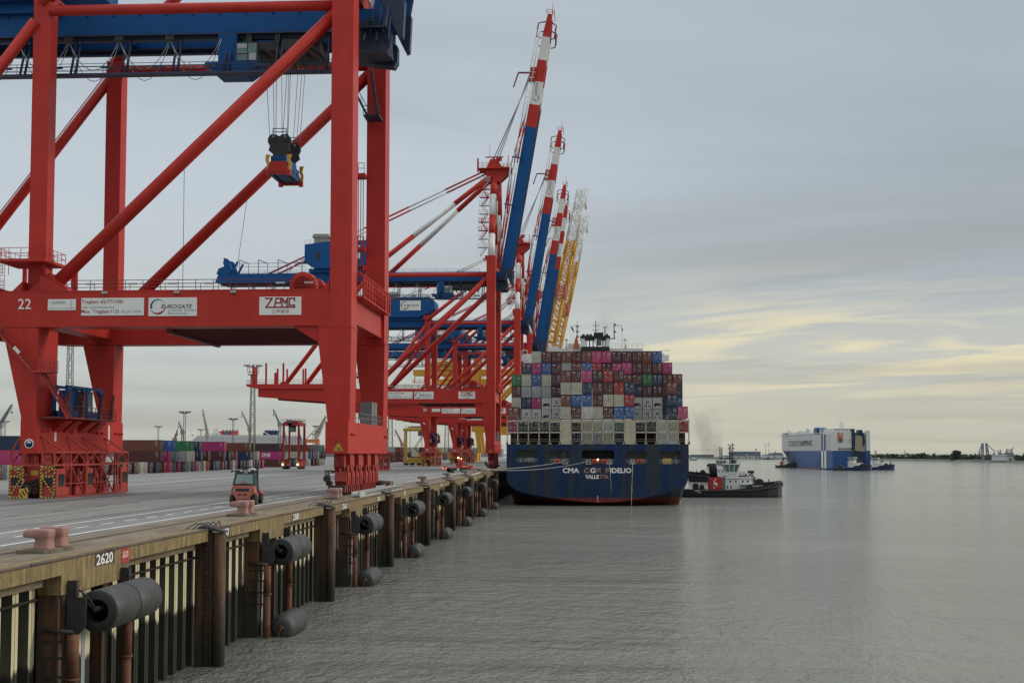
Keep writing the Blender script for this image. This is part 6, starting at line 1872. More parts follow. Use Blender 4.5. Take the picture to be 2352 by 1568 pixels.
# ------------------------------------------------------------------ yellow lattice boom cranes
def yellow_crane(yf, tip, foot, label):
    e = thing('gantry_crane', (-43, yf + 12, 8), label, 'gantry crane', 'yellow gantry cranes at the far end of the quay')
    Yw = 'crane_yellow'
    for y in (yf, yf + 22):
        mb = MB(); mb.box(-27.4, -25.2, y, y + 2.4, 12.6, 72); mb.build('waterside_leg', Yw, e)
        mb = MB(); mb.prism([(-62, 72), (-59.4, 72), (-59.4, 30), (-57.2, 12.6), (-59.6, 12.6), (-62, 30)], 'xz', y, y + 2.4); mb.build('landside_leg', Yw, e)
        mb = MB(); mb.box(-63, -25.3, y + 0.1, y + 2.3, 24, 28); mb.build('portal_beam', Yw, e)
        mb = MB(); mb.tube((-60, y + 1.2, 29), (-27, y + 1.2, 64), 0.9, 8); mb.build('diagonal_brace', Yw, e)
    for y in (yf + 6, yf + 17):
        mb = MB(); mb.box(-96, -22, y, y + 1.4, 55.4, 58.4); mb.build('bridge_girder', Yw, e)
    mb = MB(); mb.box(-96, -24, yf + 5, yf + 6, 51.0, 51.5); mb.rail([(-96, yf + 5, 51.5), (-24, yf + 5, 51.5)], 1.4, 0.1, 4)
    for k in range(14): mb.tube((-95 + k * 5.4, yf + 5.5, 51.2), (-95 + k * 5.4, yf + 6.5, 55.4), 0.3, 4)
    mb.build('girder_walkway', Yw, e)
    mb = MB(); mb.prism([(-88, 58.4), (-74, 58.4), (-72, 60), (-72, 63), (-86, 63), (-90, 61)], 'xz', yf + 5, yf + 19); mb.build('machinery_house', Yw, e)
    hv = Vector((foot[0], 0, foot[1])); tv = Vector((tip[0], 0, tip[1]))
    for y in (yf + 7, yf + 17.5):
        for a, b_, m in ((0.0, 0.33, 0), (0.33, 0.42, 2), (0.42, 0.60, 0), (0.60, 0.70, 0), (0.70, 1.0, 1)):
            mb = MB(); o = Vector((0, y, 0))
            mb.lattice(hv.lerp(tv, a) + o, hv.lerp(tv, b_) + o, 5.4, 5.2, max(3, int(16 * (b_ - a))), 0.38, m, 0.22)
            if a < 0.7: mb.bar(hv.lerp(tv, a) + o + Vector((2.3, 0, 0)), hv.lerp(tv, b_) + o + Vector((2.3, 0, 0)), 1.2, 2.0, 2 if m == 2 else 0); mb.bar(hv.lerp(tv, a) + o - Vector((2.3, 0, 0)), hv.lerp(tv, b_) + o - Vector((2.3, 0, 0)), 1.0, 1.2, 2 if m == 2 else 0)
            mb.build('boom_section', [Yw, 'crane_white', 'far_orange'], e)
    mb = MB()
    for t in [k / 12 for k in range(13)]: mb.tube(hv.lerp(tv, t) + Vector((0, yf + 7, 0)), hv.lerp(tv, t) + Vector((0, yf + 17.5, 0)), 0.35, 5)
    mb.cbox(tv + Vector((2.5, yf + 12, -4)), 1.0, 13, 7); mb.rail([tv + Vector((-2, yf + 7, 0)), tv + Vector((4, yf + 7, 0))], 2.0, 0.15, 2)
    mb.build('boom_tie', 'crane_white', e)
    mb = MB(); mb.tube((-26.3, yf + 3, 72), (-24, yf + 12, 100), 0.9, 8); mb.tube((-26.3, yf + 22, 72), (-24, yf + 13, 100), 0.9, 8); mb.tube((-24, yf + 12, 100), (-60, yf + 12, 72), 0.5, 6); mb.box(-26, -21, yf + 9, yf + 15, 99, 102)
    mb.build('tower', Yw, e)
    mb = MB()
    for x in (-26.4, -60.5):
        for y in (yf - 1, yf + 14): mb.box(x - 0.8, x + 0.8, y, y + 9, 8.0, 11.5); mb.box(x - 1, x + 1, y - 1, y + 10, 11.5, 12.6)
    mb.build('bogie', Yw, e)


yellow_crane(708, (at(1337, 720), hgt_(440, 720, 1345)), (-21.5, 68), 'yellow gantry crane with taller raised lattice boom, left of its twin')
yellow_crane(806, (at(1341, 818), hgt_(500, 818, 1348)), (-21.5, 68), 'farthest yellow gantry crane, its raised lattice boom ending lower')
# ------------------------------------------------------------------ the container ship at the quay
t, b, P = shader('hull_blue')
s_ = t.noise(t.mapping(P, (0.42, 0.42, 0.035)), 1.0, 7.0, 0.62)
s2_ = t.noise(t.mapping(P, (1.7, 1.7, 0.07), (4, 1, 2)), 1.0, 6.0, 0.65)
c = t.ramp(t.noise(P, 0.25, 5.0), [(0.3, (0.007, 0.024, 0.072)), (0.7, (0.010, 0.033, 0.095))])
c = t.mix(t.math('MULTIPLY', t.ramp(s_, [(0.45, 0.0), (0.60, 1.0)]), 0.85), c, (0.036, 0.040, 0.042))
c = t.mix(t.math('MULTIPLY', t.ramp(s2_, [(0.60, 0.0), (0.74, 1.0)]), 0.4), c, (0.045, 0.055, 0.072))
zz_ = t.add('ShaderNodeSeparateXYZ'); t.l.new(P, zz_.inputs[0])
c = t.mix(t.ramp(t.math('MULTIPLY', zz_.outputs[2], 0.1), [(0.188, 1.0), (0.190, 0.0)]), c, t.ramp(t.noise(P, 0.7, 6.0), [(0.3, (0.12, 0.022, 0.018)), (0.7, (0.20, 0.038, 0.028))]))
t.put(b.inputs['Base Color'], c); b.inputs['Roughness'].default_value = 0.55; b.inputs['Specular IOR Level'].default_value = 0.2
mat('ship_grey', (0.42, 0.44, 0.44), 0.6, 0.12, 0.6, streak=0.25)
mat('ship_cream', (0.43, 0.395, 0.29), 0.6, 0.10, 0.8, streak=0.35, streak_col=(0.20, 0.11, 0.05), rust=0.10, rust_scale=1.2)
mat('letter_rust', (0.38, 0.20, 0.11), 0.6, 0.3, 2.0)
mat('lifebuoy', (0.62, 0.075, 0.04), 0.5)
mat('soot_black', (0.012, 0.013, 0.016), 0.6)

YS = 314.0
XLs, XRs, XC = -19.5, 24.05, 2.28
ship = thing('container_ship', (XC, YS + 20, 0), 'large dark blue container ship seen from its flat stern, moored at the quay', 'container ship')
low = [(-19.5, 6.5), (-18.9, 5.0), (-17.4, 3.9), (-15.4, 3.1), (-12.5, 2.5), (-8, 1.8), (-2.5, 1.15), (2.28, 0.82), (7.0, 1.0), (12.5, 1.7), (16.5, 2.6), (19.9, 3.5), (22.4, 4.6), (23.6, 5.6), (24.05, 6.8)]
ZB = 9.9
mb = MB()
# transom with its five mooring openings
opn = [(-17.15, -12.0, 10.25, 13.35), (-9.2, -4.3, 10.15, 13.3), (-1.35, 6.35, 10.1, 13.25), (9.2, 14.1, 10.0, 13.1), (17.0, 22.1, 9.95, 13.05)]
n = len(low)
mb.add([(x, YS, z) for x, z in low] + [(XRs, YS, ZB), (XLs, YS, ZB)], [tuple(range(n + 2))])
ZT = 14.7
xs_ = [XLs]
for o_ in opn: xs_ += [o_[0], o_[1]]
xs_.append(XRs)
for a, b_ in zip(xs_[0::2], xs_[1::2]): mb.add([(a, YS, ZB), (b_, YS, ZB), (b_, YS, ZT), (a, YS, ZT)], [(0, 1, 2, 3)])
for x0, x1, z0, z1 in opn:
    mb.add([(x0, YS, ZB), (x1, YS, ZB), (x1, YS, z0), (x0, YS, z0)], [(0, 1, 2, 3)]); mb.add([(x0, YS, z1), (x1, YS, z1), (x1, YS, ZT), (x0, YS, ZT)], [(0, 1, 2, 3)])
    for cx, sx in ((x0, 1), (x1, -1)):
        for cz, sz in ((z0, 1), (z1, -1)):                                # rounded corners
            pts = [(cx, cz)] + [(cx + sx * 0.6 * (1 - math.sin(a)), cz + sz * 0.6 * (1 - math.cos(a))) for a in (0, 0.4, 0.8, 1.2, 1.571)]
            mb.add([(x, YS + 0.002, z) for x, z in pts], [tuple(range(len(pts)))])
        mb.add([(cx, YS, z0), (cx, YS + 0.35, z0), (cx, YS + 0.35, z1), (cx, YS, z1)], [(0, 1, 2, 3)])
    for cz in (z0, z1): mb.add([(x0, YS, cz), (x1, YS, cz), (x1, YS + 0.35, cz), (x0, YS + 0.35, cz)], [(0, 1, 2, 3)])
# sides and underwater body
secs = []
for dy, k in ((0, 0.0), (6, 0.14), (12, 0.32), (20, 0.55), (32, 0.82), (50, 1.0), (250, 1.0)):
    r_ = []
    for x, z in low:
        u_ = (x - XC) / (XRs - XC)
        zb = -9.0 if abs(u_) < 0.86 else -9.0 + 9 * ((abs(u_) - 0.86) / 0.14) ** 2
        r_.append((x, YS + dy, z + (zb - z) * k))
    secs.append([(XLs, YS + dy, ZT)] + r_ + [(XRs, YS + dy, ZT)])
for y, w in ((285, 0.86), (310, 0.6), (330, 0.22), (338, 0.02)):
    secs.append([(XC + (p[0] - XC) * w, YS + y, p[2] + (4 if i in (0, n + 1) else 0)) for i, p in enumerate(secs[6])])
for s0, s1 in zip(secs, secs[1:]):
    m_ = len(s0)
    for i in range(m_ - 1): mb.add([s0[i], s0[i + 1], s1[i + 1], s1[i]], [(0, 1, 2, 3)], 0, True)
mb.build('hull', 'hull_blue', ship)
mb = MB()
mb.add([(XLs, YS, ZT - 0.02), (XRs, YS, ZT - 0.02), (XRs, YS + 255, ZT - 0.02), (XLs, YS + 255, ZT - 0.02)], [(0, 1, 2, 3)])
mb.box(XLs, XRs, YS + 6.0, YS + 6.1, 9.4, ZT - 0.03); mb.box(XLs, XRs, YS + 0.4, YS + 6, 9.4, 9.5); mb.box(XLs + 0.02, XLs + 0.3, YS + 0.4, YS + 6, 9.5, ZT - 0.03); mb.box(XRs - 0.3, XRs - 0.02, YS + 0.4, YS + 6, 9.5, ZT - 0.03)
for x in (-10.6, -2.8, 7.8, 15.6): mb.box(x - 0.15, x + 0.15, YS + 0.4, YS + 6, 9.5, ZT - 0.03)
mb.build('mooring_deck', 'ship_grey', ship)
mb = MB()
mb.box(-1.35, 6.35, YS + 4.5, YS + 4.6, 9.5, 14.6); mb.build('deck_screen', 'soot_black', ship)
mb = MB()
for x0, x1, z0, z1 in opn:
    mb.rail([(x0, YS + 0.3, z0), (x1, YS + 0.3, z0)], 1.0, 0.04, 0.9, mids=2)
mb.build('deck_railing', 'ship_grey', ship)
for x in (-5.4, 0.15, 5.2, 10.7):
    mb = MB()
    for s in (-0.55, 0.55): mb.bar((x + s, YS + 0.1, 10.0), (x + s * 0.5, YS + 0.1, 11.2), 0.22)
    mb.lathe((x, YS - 0.05, 10.6), (0, 1, 0), [(0, 0.16), (0.5, 0.16)], 10)
    mb.box(x - 0.7, x + 0.7, YS - 0.12, YS + 0.3, 9.95, 10.15)
    mb.build('fairlead', 'ship_cream', ship)
for x in (-7.2, 1.6, 3.9, 12.4):
    mb = MB(); mb.lathe((x, YS - 0.05, 10.6), (0, 1, 0), [(0, 0.26), (0, 0.52), (0.14, 0.52), (0.14, 0.26), (0, 0.26)], 18); mb.box(x - 0.55, x + 0.55, YS + 0.1, YS + 0.16, 10.05, 11.15)
    mb.build('life_ring', 'lifebuoy', ship)
mb = MB(); mb.box(17.9, 19.9, YS + 0.5, YS + 1.6, 9.95, 11.3); mb.build('yellow_locker', 'hazard_yellow', ship)
mb = MB(); mb.lathe((-14.9, YS + 1.2, 10.9), (1, 0, 0), [(0, 0.7), (2.0, 0.7)], 14); mb.build('winch_drum', 'box_teal', ship)
mb = MB()
for x in (-16.5, -14.0, -8.3, -6.0, 10.2, 13.2, 20.8): mb.box(x, x + 0.7, YS + 2.0, YS + 2.8, 9.5, 11.0 + (x % 1.0)); mb.tube((x + 1, YS + 2, 9.5), (x + 1, YS + 2, 12.4), 0.1, 5)
mb.path([(-5.9, YS + 0.6, 10), (-5.9, YS + 0.6, 12.4), (-5.4, YS + 0.6, 13), (-4.8, YS + 0.6, 13.0)], 0.09, 6)
mb.build('mooring_gear', 'grey_metal', ship)
mb = MB(); mb.lathe((2.4, YS - 0.02, 11.05), (0, -1, 0), [(0, 0.17), (0.1, 0.12), (0.12, 0.01)], 10); mb.build('stern_light', 'lamp_amber', ship)
for body, u0_, u1_, m in (('CMA', 1292.2, 1330.2, 'letter_white'), ('C', 1340.8, 1353.2, 'letter_rust'), ('G', 1355.6, 1367.4, 'letter_white'), ('M', 1369.6, 1379.2, 'letter_rust'), ('F', 1391, 1399.4, 'letter_rust'), ('IDELIO', 1401.6, 1449.8, 'letter_white')):
    mb = MB(); xa, xb = at(u0_, YS), at(u1_, YS)
    write(mb, body, ((xa + xb) / 2, YS - 0.012, 8.45), xb - xa, 1.22, m=0, bold=0.03)
    mb.build('name_lettering', m, ship)
for body, u0_, u1_, m in (('VALLE', 1344, 1375.4, 'letter_white'), ('TTA', 1377, 1398, 'letter_rust')):
    mb = MB(); xa, xb = at(u0_, YS), at(u1_, YS)
    write(mb, body, ((xa + xb) / 2, YS - 0.012, 6.95), xb - xa, 0.95, m=0, bold=0.03)
    mb.build('port_lettering', m, ship)
mb = MB()
for k in range(5): mb.box(2.2, 2.45, YS - 0.012, YS, 1.0 + k * 0.32, 1.13 + k * 0.32)
mb.build('draught_mark', 'letter_white', ship)
# lashing bridge
YB = 318.0; X0n = -19.5; PXn = 2.587
mb = MB()
for i in range(18):
    x = X0n + PXn * i - 0.07
    mb.box(x - 0.11, x + 0.11, YB - 0.5, YB + 0.2, 14.7, 20.4)
    mb.prism([(x - 0.45, 14.7), (x + 0.45, 14.7), (x + 0.11, 15.4), (x - 0.11, 15.4)], 'xz', YB - 0.5, YB + 0.2)
    mb.tube((x, YB - 0.5, 20.4), (x, YB - 0.5, 21.7), 0.05, 4)
mb.box(X0n, X0n + PXn * 17, YB - 0.5, YB + 0.5, 20.25, 20.55); mb.box(X0n, X0n + PXn * 17, YB - 0.5, YB + 0.5, 17.45, 17.75)
for z in (21.0, 21.6): mb.box(X0n, X0n + PXn * 17, YB - 0.53, YB - 0.49, z, z + 0.05)
for i in (4, 6, 10, 12):
    x = X0n + PXn * i
    for z0, z1 in ((14.9, 17.3), (17.9, 20.1)):
        s = 1 if i in (4, 10) else 0
    mb.box(x - 0.05, x + PXn + 0.02, YB - 0.45, YB - 0.4, 20.0, 20.3)
for z in (15.4, 15.9): mb.box(X0n, X0n + PXn * 17, YB - 0.4, YB - 0.36, z, z + 0.05)
for z in (18.4, 18.9): mb.box(X0n, X0n + PXn * 17, YB - 0.4, YB - 0.36, z, z + 0.05)
mb.build('lashing_bridge', 'ship_cream', ship)
for i in (5, 11):
    mb = MB(); x = X0n + PXn * i
    mb.box(x + 0.05, x + PXn - 0.2, YB - 0.56, YB + 0.2, 14.72, 20.4)
    for k in range(3): mb.box(x + 0.5 + k * 0.7, x + 0.56 + k * 0.7, YB - 0.6, YB - 0.56, 15.0, 20.2)
    mb.build('bridge_column', 'ship_cream', ship)
mb = MB(); mb.box(X0n, X0n + PXn * 17, 334.0, 335.5, 14.72, 20.9)
for k in range(18): mb.box(X0n + PXn * k - 0.2, X0n + PXn * k + 0.2, 333.6, 334.0, 14.72, 20.9)
mb.build('dark_backing', 'rust_dark', ship)  # dark wall added behind the openings as their dark background, hiding the sky
# deckhouse, funnel, masts
YD = 400.0
mb = MB(); mb.box(-12.2, 17.0, YD, YD + 14, 14.7, 44.6); mb.box(-11.8, -8.8, YD + 1, YD + 6, 44.6, 45.2); mb.box(-6.0, -2.2, YD, YD + 8, 44.6, 46.0)
mb.rail([(-12, YD, 44.6), (-2.3, YD, 44.6)], 1.4, 0.06, 1.5); mb.rail([(7, YD, 44.6), (17, YD, 44.6)], 1.4, 0.06, 1.5)
mb.box(-20, 24, YD + 8, YD + 14, 40.2, 43.6); mb.box(-20.4, -18.4, YD + 2, YD + 6, 41.0, 42.8); mb.box(-20.4, -20.2, YD + 2, YD + 2.2, 42.8, 44.4); mb.box(-18.6, -18.4, YD + 2, YD + 2.2, 42.8, 44.4); mb.box(-20.4, -18.4, YD + 2, YD + 2.2, 44.2, 44.4); mb.box(22.6, 25.0, YD + 2, YD + 6, 41.0, 42.6); mb.box(22.6, 25.4, YD + 2, YD + 2.2, 43.9, 44.1)
mb.build('deckhouse', 'ship_white', ship)
mb = MB()
mb.box(-2.0, 6.7, YD - 3, YD + 6, 40, 44.9, 0)
for a, b_ in ((-2.0, -0.8), (5.7, 6.7)): mb.box(a, b_, YD - 3, YD + 4, 44.9, 47.4, 1)
for a in (-0.4, 0.7, 1.8, 3.0, 4.8): mb.box(a - 0.2, a + 0.1, YD - 2.9, YD + 4, 44.9, 47.4, 0)
mb.box(2.2, 2.9, YD - 2.95, YD - 2.8, 46.0, 47.3, 1); mb.box(3.0, 4.3, YD - 2.8, YD - 2.5, 45.2, 47.4, 2)
mb.box(-2.2, 6.9, YD - 3.1, YD + 6, 47.4, 48.2, 0)
mb.prism([(1.9, 48.2), (4.9, 48.2), (4.8, 49.3), (2.0, 49.3)], 'xz', YD - 2, YD + 4, 0)
for a in (-1.2, 0.0, 1.0, 6.0): mb.lathe((a, YD, 48.2), (0, 0, 1), [(0, 0.42), (0.5, 0.46), (0.8, 0.3), (0.85, 0.01)], 10, 0)
mb.build('funnel', ['soot_black', 'ship_white', 'ship_dark_grey'], ship)
mb = MB()
mb.tube((2.6, YD + 6, 48), (2.6, YD + 6, 53.6), 0.17, 6)
for z in (50.6, 52.0): mb.box(1.7, 3.5, YD + 5.9, YD + 6.1, z, z + 0.12); mb.tube((1.8, YD + 6, z), (1.8, YD + 6, z + 0.5), 0.08, 4); mb.tube((3.4, YD + 6, z), (3.4, YD + 6, z + 0.5), 0.08, 4)
mb.tube((5.5, YD + 7, 44.6), (5.5, YD + 7, 51.6), 0.18, 6); mb.box(4.8, 6.3, YD + 6.9, YD + 7.1, 51.6, 51.8); mb.bar((5.5, YD + 7, 51.4), (6.0, YD + 7, 52.4), 0.12)
for s in (-1, 1): mb.tube((5.5, YD + 7, 51), (5.5 + s * 1.6, YD + 7, 47), 0.04, 4)
mb.tube((-3.1, YD, 45.0), (-3.1, YD, 51.8), 0.20, 6); mb.tube((-3.1, YD, 51.8), (-3.1, YD, 53.2), 0.05, 4); mb.box(-5.4, -3.1, YD - 0.1, YD + 0.1, 51.4, 51.5)
for z in (48.0, 49.6, 51.2): mb.box(-3.5, -2.5, YD - 0.1, YD + 0.1, z, z + 0.4)
mb.tube((8.2, YD, 47.6), (8.2, YD, 51.8), 0.20, 6); mb.tube((8.2, YD, 51.8), (8.2, YD, 53.2), 0.05, 4); mb.box(8.2, 10.6, YD - 0.1, YD + 0.1, 51.5, 51.62); mb.box(6.8, 8.6, YD - 0.2, YD + 0.2, 47.4, 47.7)
for z in (49.4, 51.6): mb.box(8.0, 8.8, YD - 0.1, YD + 0.1, z, z + 0.5)
for x in (-5.2, -4.4, 9.4, 10.4, 10.9): mb.tube((x, YD, 44.6), (x if x < 10.5 else 10.5, YD, 51.5), 0.025, 4)
mb.build('mast', 'ship_dark_grey', ship)
mb = MB(); mb.prism([(-4.3, 44.6), (-2.7, 44.6), (-2.9, 47.4), (-3.2, 49.0), (-3.6, 48.0), (-3.9, 47)], 'xz', YD - 0.3, YD + 0.3); mb.build('mast_foot', 'far_orange', ship)
mb = MB(); mb.add([(-5.2, YD, 51.3), (-4.4, YD, 51.0), (-3.9, YD + 0.1, 49.4), (-4.6, YD, 50.2)], [(0, 1, 2, 3)]); mb.add([(10.5, YD, 51.2), (11.0, YD + 0.1, 50.2), (10.6, YD, 49.6)], [(0, 1, 2)]); mb.build('signal_flag', 'crane_dark_blue', ship)
for x in (-6.4, 11.6):
    mb = MB(); mb.sphere((x, YD, 47.3), 0.55, 12, 8); mb.lathe((x, YD, 44.6), (0, 0, 1), [(0, 0.3), (2.3, 0.14)], 8); mb.build('radar_dome', 'ship_white', ship)

# boxes on the stern, two bays deep, seen door end on
GRP = 'containers stacked on the ship stern'
YF, YN = 336.0, 319.5
far = {}
def row(t, c0, cols):
    for i, c in enumerate(cols):
        if c: far[(t, c0 + i)] = c
row(0, 2, ['cream', 'maroon', 'maroon', 'brown', 'maroon', 'brown', 'pink', 'pink', 'dark maroon', 'maroon', 'maroon', 'brown', 'blue'])
row(1, 1, ['charcoal', 'magenta', 'blue', 'maroon', 'grey', 'brown', 'blue', 'red', 'dark maroon', 'pink', 'pink', 'maroon', 'maroon', 'maroon', 'magenta'])
row(2, 0, ['green', 'cream', 'blue', 'cream', 'maroon', 'maroon', 'maroon', 'pink', 'maroon', 'red', 'maroon', 'brown', 'maroon', 'green', 'navy', 'maroon', 'brown'])
row(3, 0, ['maroon', 'grey', 'grey', 'grey', 'dark maroon', None, None, None, None, None, None, None, 'navy', 'maroon', 'dark maroon', 'brown', 'navy'])
row(4, 0, ['cream', 'navy', 'magenta', 'R', 'R1', None, None, None, None, None, None, None, 'R', 'R1', 'R', 'navy', 'blue'])
row(5, 0, ['grey', 'R1', 'R1', 'R', 'R1', None, None, None, None, None, None, None, 'R1', 'R1', 'R1', 'navy', 'maroon'])
near = {}
def col(i, t0, cols):
    for k, c in enumerate(cols):
        if c: near[(t0 + k, i)] = c
for i, cols in ((5, ['brown', 'cream', 'brown', 'cream']), (6, ['maroon', 'cream', 'blue', 'maroon']), (7, ['pink', 'navy', 'blue', 'white']), (8, ['dark maroon', 'maroon', 'maroon', 'cream']), (9, ['red', 'maroon', 'cream', 'maroon']), (10, ['maroon', 'red', 'cream', 'blue'])):
    col(i, 2, cols)
col(11, 3, ['navy', 'red', 'blue']); col(15, 3, ['brown', 'navy', 'navy']); near[(5, 0)] = 'brown'; near[(5, 16)] = 'pink'
col(0, 6, ['magenta']); col(6, 6, ['maroon', 'navy']); col(7, 6, ['cream', 'cream']); col(8, 6, ['cream', 'grey']); col(9, 6, ['white', 'cream']); col(10, 6, ['teal', 'navy'])
for i in (1, 2, 3, 4, 12, 13): col(i, 6, ['charcoal', None])
col(14, 6, ['white', 'white']); col(15, 6, ['cream', 'white']); col(16, 6, ['red'])
TN = ['top tier', 'second tier down', 'third tier down', 'fourth tier down', 'fifth tier down', 'lowest tier above the lashing bridge', 'upper row behind the lashing bridge', 'bottom row behind the lashing bridge']
CNAME = {'R': 'white refrigerated', 'R1': 'white refrigerated'}
rr = random.Random(5)
for src, y, nm in ((far, YF, 'rear bay'), (near, YN, 'front bay')):
    for (t_, i), c in sorted(src.items()):
        z = 38.8 - 2.97 * (t_ + 1)
        if src is near and t_ >= 6: z = 17.75 if t_ == 6 else 14.8
        if src is far: x = -19.6 + 2.587 * i + 1.26
        else: x = X0n + PXn * i + 1.25
        kd = 'reefer' if c in CNAME else 'dry'
        put_container(c if kd == 'dry' else 'white', kd, (1 if c == 'R1' else 0) if kd != 'dry' else rr.randrange(4), (x + rr.uniform(-0.02, 0.02), y + rr.uniform(-0.15, 0.15), z), 0,
                      '%s container, %s, %s ship stack from the quay%s' % (CNAME.get(c, c), TN[t_], nth(i), '' if src is far else ', nearer bay'), GRP)

# ropes
mb = MB(); mb.path(catenary((-24.6, 296.2, 8.9), (-5.4, YS, 10.6), 0.5, 14), 0.055, 5)
tag(mb.build('mooring_rope', 'rope_white'), 'upper white mooring rope from the quay bollard to the left opening in the stern', 'rope', 'mooring ropes')
mb = MB(); mb.path(catenary((-24.6, 297.2, 8.9), (0.15, YS, 10.6), 1.0, 14), 0.055, 5)
tag(mb.build('mooring_rope', 'rope_white'), 'lower white mooring rope reaching the middle opening in the stern', 'rope', 'mooring ropes')
mb = MB(); mb.path([(5.2, YS - 0.1, 10.4), (5.3, YS - 0.15, 8.0), (5.55, YS - 0.12, 5.2), (5.6, YS - 0.12, 3.0)], 0.055, 5)
tag(mb.build('hanging_rope', 'rope_white'), 'thin rope hanging down the stern to the right of the letter F', 'rope', 'ropes hanging from the stern')
mb = MB(); mb.path([(10.7, YS - 0.1, 10.4), (10.6, YS - 0.14, 7.0), (10.45, YS - 0.12, 4.2), (10.35, YS - 0.12, 1.2), (10.4, YS - 0.1, -0.5)], 0.07, 5); mb.path([(10.35, YS - 0.14, 4.3), (10.6, YS - 0.14, 3.8), (10.4, YS - 0.14, 3.4)], 0.07, 5)
tag(mb.build('hanging_rope', 'rope_white'), 'longer rope hanging from the stern down to the water, right of the name', 'rope', 'ropes hanging from the stern')
mb = MB()
for k in range(3): mb.path([(-23.4 - 0.4 * k, 262 + 9 * k, 8.14), (-23.2 - 0.4 * k, 272 + 8 * k, 8.35), (-23.5, 284 + 3 * k, 8.14), (-24.4, 296, 8.3)], 0.09, 5)
tag(mb.build('rope_coil', 'rope_white'), 'white mooring ropes lying loose on the quay edge near the person', 'rope')
# ------------------------------------------------------------------ tugs, car carrier, far shore, smoke
mat('tug_black', (0.016, 0.017, 0.022), 0.5, 0.2, 0.8, streak=0.3, streak_col=(0.05, 0.05, 0.055))
mat('tug_navy', (0.012, 0.035, 0.09), 0.5, 0.15, 0.6)
mat('tug_deck', (0.05, 0.055, 0.06), 0.7)
mat('tug_red', (0.42, 0.018, 0.022), 0.45, 0.1, 0.6)
mat('tug_green', (0.16, 0.17, 0.13), 0.6)


